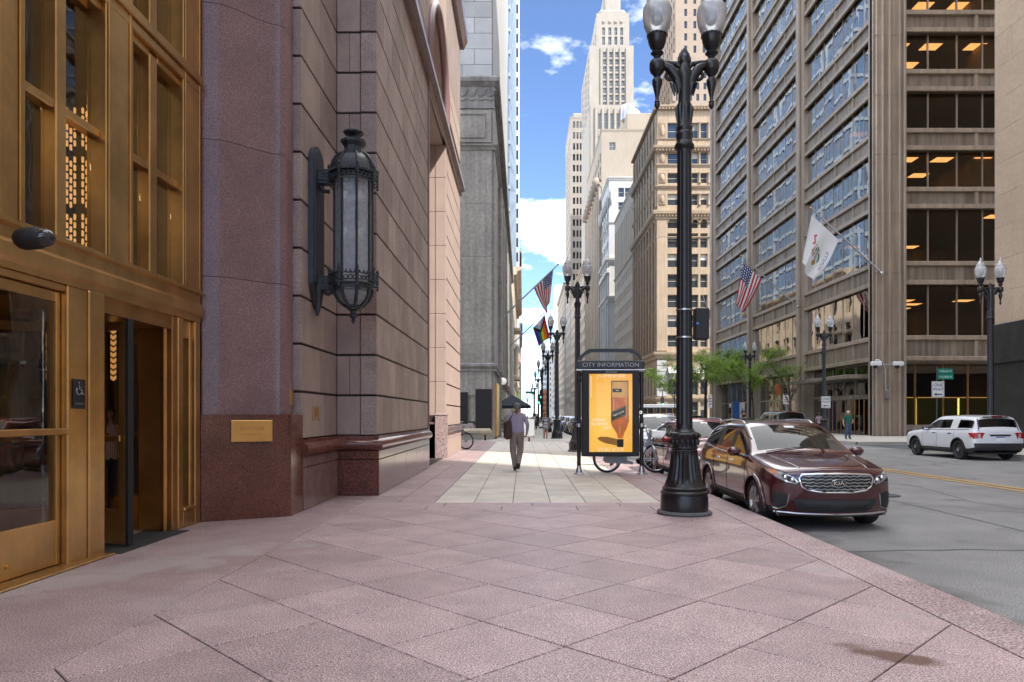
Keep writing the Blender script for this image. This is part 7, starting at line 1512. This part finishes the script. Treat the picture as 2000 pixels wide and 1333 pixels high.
GP = 'distant pedestrians on the left pavement'
for k, (x, y, lab, tc_, lc_) in enumerate(((.15, 62, 'distant pedestrian in red top under the dark parasol edge', (.35, .02, .05), (.03, .03, .04)), (1.0, 70, 'distant pedestrian in white shirt left of the lamp posts', (.6, .6, .6), (.05, .08, .15)), (1.35, 76, 'distant pedestrian in black beside the lamp posts', (.02, .02, .02), (.02, .02, .02)), (-.3, 58, 'distant seated looking figure in blue near the sandwich board', (.05, .15, .3), (.04, .04, .05)), (1.9, 98, 'tiny pedestrian in orange at the crossing', (.4, .15, .05), (.05, .05, .06)), (5.5, 103, 'tiny pedestrian in pink walking over the crossing', (.5, .2, .22), (.05, .05, .08)))):
    person(lab, (x, y, 0 if x < 3 else RZ), R(180 if k % 2 else 0), 1.72, walkA, 1, cloth('far_top%d' % k, tc_), cloth('far_leg%d' % k, lc_), hair=hair_d, group=GP)
# ---------------------------------------------------------------- trees
bark = pm('tree_bark', (.06, .048, .038), .9, var=.3, scale=6, bump=.3, bscale=20); leaf = pm('locust_leaf', (.19, .30, .05), .6, var=.4, scale=2.2)
lm = leaf.node_tree; tb_ = lm.nodes.new('ShaderNodeBsdfTranslucent'); tb_.inputs[0].default_value = (.36, .52, .08, 1); mxs = lm.nodes.new('ShaderNodeMixShader'); mxs.inputs[0].default_value = .42; ou = [n for n in lm.nodes if n.type == 'OUTPUT_MATERIAL'][0]
lm.links.new(lm.nodes['Principled BSDF'].outputs[0], mxs.inputs[1]); lm.links.new(tb_.outputs[0], mxs.inputs[2]); lm.links.new(mxs.outputs[0], ou.inputs[0])
def tree(label, loc, h, spread, seed, n_leaf=5200, bare=False, lean=0.0, group=None):
    q = random.Random(seed); t = thing('bare_tree' if bare else 'locust_tree', label, 'tree', loc, 0, group); tr = MB(); lf = MB(); ends = []
    fork = h*.46; tp_ = Vector((lean, q.uniform(-.1, .1), fork)); tr.path([(0, 0, 0), (lean*.3+.05, .02, fork*.5), tp_], [.10, .075, .065], 8)
    obj('trunk', tr, bark, t, smooth=60); lb = MB()
    for k in range(7):
        a = k*2*math.pi/7+q.uniform(-.4, .4); el_ = q.uniform(.35, 1.15); ln = spread*q.uniform(.65, 1.0); s0 = tp_ - Vector((0, 0, q.uniform(0, fork*.28)))
        p1 = s0+Vector((math.cos(a)*ln*.35, math.sin(a)*ln*.35, (h-fork)*.38*el_)); p2 = s0+Vector((math.cos(a)*ln*.75, math.sin(a)*ln*.75, (h-fork)*.68*el_)); p3 = s0+Vector((math.cos(a)*ln, math.sin(a)*ln, (h-fork)*.80*el_))
        lb.path([s0, p1, p2, p3], [.045, .03, .018, .006], 6); ends += [(p2, 1.0), (p3, .9), ((p1+p2)/2, .7)]
        for j in range(3):
            b0 = p1+(p2-p1)*q.uniform(.1, .9); aa = a+q.uniform(-1.2, 1.2); e = b0+Vector((math.cos(aa)*ln*.35, math.sin(aa)*ln*.35, (h-fork)*q.uniform(.02, .28))); lb.path([b0, (b0+e)/2+Vector((0, 0, .06)), e], [.016, .011, .004], 5); ends.append((e, .8))
            if bare:
                for _ in range(3): e2 = e+Vector((q.uniform(-.5, .5), q.uniform(-.5, .5), q.uniform(.0, .6))); lb.path([b0+(e-b0)*q.uniform(.3, 1), e2], [.007, .003], 4)
    obj('limb', lb, bark, t, smooth=60, kind='stuff')
    if bare: return t
    for i in range(n_leaf//5):
        c, w_ = q.choice(ends); c = c+Vector((q.gauss(0, .42*w_), q.gauss(0, .42*w_), q.gauss(.02, .20*w_)))
        a = q.uniform(0, 6.283); d = Vector((math.cos(a), math.sin(a), q.uniform(-.75, .05))).normalized(); up_ = d.cross(Vector((0, 0, 1))).normalized()
        for k in range(7):                       # one frond: leaflets along a drooping stem
            p = c+d*(.055*k)+Vector((0, 0, -.006*k*k)); sd_ = up_*(1 if k % 2 else -1); L2 = q.uniform(.12, .20); w2 = L2*.36; e = p+sd_*L2+d*.03+Vector((0, 0, q.uniform(-.03, .03))); m_ = (p+e)/2; b_ = d*w2
            lf.add([p, m_-b_, e, m_+b_], [(0, 1, 2, 3)])
    obj('crown', lf, leaf, t, kind='stuff'); return t
GT = 'young locust trees on the right pavement'
tree('leafy locust tree farthest left by the ornate corner building', (20.9, 99, 0), 11.0, 4.8, 5, 7000, group=GT)
tree('leafy locust tree standing just right of the near lamp post', (20.9, 83, 0), 11.4, 4.6, 6, 7000, lean=.2, group=GT)
tree('leafy locust tree in front of the blue and white banner panel', (21.1, 74.5, 0), 9.2, 3.2, 8, 4600, group=GT)
tree('leafy locust tree nearest the bronze entrance with the widest crown', (21.2, 66.0, 0), 9.0, 4.0, 9, 6600, lean=-.2, group=GT)
tree('bare leafless young tree in front of the bronze entrance', (21.2, 57.0, 0), 7.0, 2.2, 12, bare=True)
tree('tiny leafy tree far up the left pavement beyond the crossing', (-.2, 150, 0), 8, 3, 15, 1400)
tree('bare tree far up the left pavement above the green street sign', (.8, 142, 0), 10, 2.6, 16, bare=True)
# ---------------------------------------------------------------- flags
def nmath(nt, op, a, b=None):
    n = nt.nodes.new('ShaderNodeMath'); n.operation = op
    for i, v_ in enumerate((a, b)):
        if v_ is None: continue
        if isinstance(v_, (int, float)): n.inputs[i].default_value = v_
        else: nt.links.new(v_, n.inputs[i])
    return n.outputs[0]
def nmix(nt, f, a, b):
    n = nt.nodes.new('ShaderNodeMixRGB')
    for i, v_ in ((0, f), (1, a), (2, b)):
        if isinstance(v_, tuple): n.inputs[i].default_value = (*v_, 1)
        else: nt.links.new(v_, n.inputs[i])
    return n.outputs[0]
def flag_mat(name):
    m = pm(name, (.8, .8, .8), .8, var=0); nt = m.node_tree; uv = nt.nodes.new('ShaderNodeUVMap'); uv.uv_map = 'UVMap'; s = nt.nodes.new('ShaderNodeSeparateXYZ'); nt.links.new(uv.outputs[0], s.inputs[0]); return m, nt, s.outputs[0], s.outputs[1], nt.nodes['Principled BSDF'].inputs['Base Color']
def finish(m, nt, col):
    b = nt.nodes['Principled BSDF']; nt.links.new(col, b.inputs['Base Color']); t = nt.nodes.new('ShaderNodeBsdfTranslucent'); nt.links.new(col, t.inputs[0]); x = nt.nodes.new('ShaderNodeMixShader'); x.inputs[0].default_value = .35; nt.links.new(b.outputs[0], x.inputs[1]); nt.links.new(t.outputs[0], x.inputs[2]); nt.links.new(x.outputs[0], [n for n in nt.nodes if n.type == 'OUTPUT_MATERIAL'][0].inputs[0])
us, nt, u_, v_, bc = flag_mat('stars_and_stripes')      # u across the stripes, v along the fly
st_ = nmath(nt, 'MODULO', nmath(nt, 'FLOOR', nmath(nt, 'MULTIPLY', u_, 13)), 2); col = nmix(nt, st_, (.46, .015, .035), (.80, .78, .76))
cant = nmath(nt, 'MULTIPLY', nmath(nt, 'LESS_THAN', u_, 7/13), nmath(nt, 'LESS_THAN', v_, .40))
a_ = nmath(nt, 'SUBTRACT', nmath(nt, 'FRACT', nmath(nt, 'MULTIPLY', u_, 13*.72)), .5); b_ = nmath(nt, 'SUBTRACT', nmath(nt, 'FRACT', nmath(nt, 'MULTIPLY', v_, 16)), .5)
dot = nmath(nt, 'LESS_THAN', nmath(nt, 'ADD', nmath(nt, 'MULTIPLY', a_, a_), nmath(nt, 'MULTIPLY', b_, b_)), .07)
finish(us, nt, nmix(nt, cant, col, nmix(nt, dot, (.02, .035, .15), (.8, .8, .8))))
pr_, nt, u_, v_, bc = flag_mat('rainbow_chevron')
def ramp(nt, f, stops):
    r_ = nt.nodes.new('ShaderNodeValToRGB'); r_.color_ramp.interpolation = 'CONSTANT'; e = r_.color_ramp.elements
    while len(e) < len(stops): e.new(.5)
    for i, (p, c) in enumerate(stops): e[i].position = p; e[i].color = (*c, 1)
    nt.links.new(f, r_.inputs[0]); return r_.outputs[0]
rain = ramp(nt, u_, [(0, (.6, .02, .03)), (.167, (.75, .2, .01)), (.333, (.75, .55, .02)), (.5, (.03, .25, .06)), (.667, (.02, .06, .45)), (.833, (.2, .02, .3))])
d_ = nmath(nt, 'ADD', v_, nmath(nt, 'MULTIPLY', nmath(nt, 'ABSOLUTE', nmath(nt, 'SUBTRACT', u_, .5)), .9))
chev = ramp(nt, d_, [(0, (.75, .75, .75)), (.22, (.7, .35, .42)), (.31, (.2, .5, .68)), (.40, (.10, .05, .02)), (.48, (.01, .01, .01))])
finish(pr_, nt, nmix(nt, nmath(nt, 'LESS_THAN', d_, .56), rain, chev))
wfm, nt, u_, v_, bc = flag_mat('white_flag_cloth'); finish(wfm, nt, nmix(nt, .0 if False else nmath(nt, 'MULTIPLY', u_, 0), (.72, .71, .70), (.72, .71, .70)))
def PW(x, y, Y): return Vector(((x-CX)*Y/F, Y, zy(y, Y)))
def flag(label, Y, A, Bp, Cp, D, mat, base, tip, amp=.16, folds=2.5, name='flag', bow=.0, group='flags on slanted poles', pole_r=.05, sag=0):
    t = thing('flag', label, 'flag', PW(*base, Y), group=group); O_ = Vector(t.location)
    a, b, c, d = (PW(*p, Y) for p in (A, Bp, Cp, D)); hl = (a-b).length
    def pos(u, v, k=0.0):
        e0 = a.lerp(c, v); e1 = b.lerp(d, v); mid = ((a+b)/2).lerp((c+d)/2, v); p = e0.lerp(e1, u)
        ph = math.sin(2*math.pi*folds*u+2.2*v)*amp*min(1, v*2.2)
        p = p+Vector((math.sin(2*math.pi*folds*u*.7+1+v)*amp*.35*v, ph+k, -sag*math.sin(math.pi*v)*u)); p += Vector((bow*math.sin(math.pi*v)*u, 0, 0)); return p
    nu, nv = 28, 28; vs = [pos(i/nu, j/nv)-O_ for i in range(nu+1) for j in range(nv+1)]; fs = [(i*(nv+1)+j, i*(nv+1)+j+1, (i+1)*(nv+1)+j+1, (i+1)*(nv+1)+j) for i in range(nu) for j in range(nv)]
    me = bpy.data.meshes.new('cloth'); me.from_pydata(vs, [], fs); uvl = me.uv_layers.new(name='UVMap')
    for l_ in me.loops: i, j = divmod(l_.vertex_index, nv+1); uvl.data[l_.index].uv = (i/nu, j/nv)
    me.materials.append(mat); me.shade_smooth(); cl = obj('cloth', me, None, t)
    tpv = PW(*tip, Y)-O_; obj('pole', MB().path([(0, 0, 0), tpv], [pole_r*1.5, pole_r], 10), silver, t, smooth=50); obj('finial', MB().ell(tpv, (pole_r*1.8,)*3, 10, 8), MATS['brass_plate'], t, smooth=60)
    obj('bracket', MB().ell((0, 0, 0), (pole_r*2.6,)*3, 10, 8), silver, t, smooth=60); return t, cl, pos, O_
flag('american flag on a long slanted pole over the left pavement', 62, (1080.6, 527.7), (1043, 563), (1072, 592), (1067, 613), us, (982, 620.5), (1090, 517), .22, 1.6, bow=-.1)
flag('rainbow chevron pride flag on the second slanted pole over the left pavement', 87, (1063.6, 615), (1041, 641), (1073, 660), (1051, 677), pr_, (993, 680), (1063, 612), .22, 1.4)
flag('far american flag hanging on the left beyond the pride flag', 150, (1014, 676), (1011, 690), (1017, 707), (1011, 716), us, (1003, 722), (1014.5, 673), .2, 1.5)
flag('far small pride flag hanging below the far american flag on the left', 142, (1011, 698), (1007.5, 710), (1012, 722), (1007, 730), pr_, (1002, 745), (1011.5, 695), .2, 1.5)
flag('american flag on a slanted pole on the bronze office building', 67.0, (1452, 511), (1487, 546), (1437, 592), (1452, 611), us, (1558, 599), (1448, 500), .20, 2.2, sag=.35)
flag('small distant american flag hanging beyond the near lamp post', 99, (1374, 583), (1381, 600), (1389, 612), (1384, 630), us, (1393, 642), (1373, 577), .15, 1.2)
t, cl, pos, O_ = flag('white state flag with eagle emblem on the corner of the bronze office building', 52.0, (1585, 420), (1638, 469), (1567, 512), (1585, 552), wfm, (1722, 534), (1584, 407), .22, 1.6, sag=.3)
def onflag(name, mb2, m, k):
    "2D shape in flag coordinates (v, -u) wrapped on the cloth"
    for s in (-1, 1):
        q = MB(); q.add([pos(-y, x, s*k)-O_ for x, y, z in mb2.v], mb2.f); obj(name, q, m, cl)
def poly(pts, z=0): return MB().add([(a, -b, 0) for a, b in pts], [tuple(range(len(pts)))])
fr_ = pm('flag_red', (.42, .02, .03), .8, var=0); fn = pm('flag_navy', (.03, .04, .16), .8, var=0); fb = pm('flag_brown', (.34, .20, .05), .8, var=0); fg_ = pm('flag_green', (.04, .2, .08), .8, var=0)
onflag('emblem_shield', poly([(.44, .46), (.60, .46), (.60, .60), (.52, .68), (.44, .60)]), wfm, .012)
for k in range(4): onflag('shield_stripe', poly([(.455+.04*k, .52), (.473+.04*k, .52), (.473+.04*k, .62), (.455+.04*k, .62)]), fr_, .016)
onflag('shield_chief', poly([(.44, .46), (.60, .46), (.60, .52), (.44, .52)]), fn, .017)
onflag('eagle', poly([(.40, .34), (.46, .30), (.52, .36), (.58, .28), (.66, .34), (.64, .44), (.58, .46), (.44, .46), (.38, .44)]), fb, .012); onflag('eagle', poly([(.62, .56), (.72, .52), (.74, .62), (.66, .68), (.6, .64)]), fb, .012)
onflag('ribbon', poly([(.24, .30), (.30, .24), (.40, .30), (.47, .25), (.47, .30), (.40, .36), (.30, .30), (.26, .35)]), fr_, .014)
onflag('laurel', poly([(.42, .66), (.48, .72), (.56, .74), (.64, .70), (.58, .69), (.50, .68), (.44, .62)]), fg_, .014); onflag('laurel', poly([(.38, .52), (.42, .48), (.43, .62), (.39, .64)]), fg_, .014)
tx = text_mb('ILLINOIS', .13, .0); tx.v = [(x*.9+.52, y-.87, 0) for x, y, z in tx.v]; tx.f = [f for f in tx.f]; onflag('lettering', tx, fn, .013)
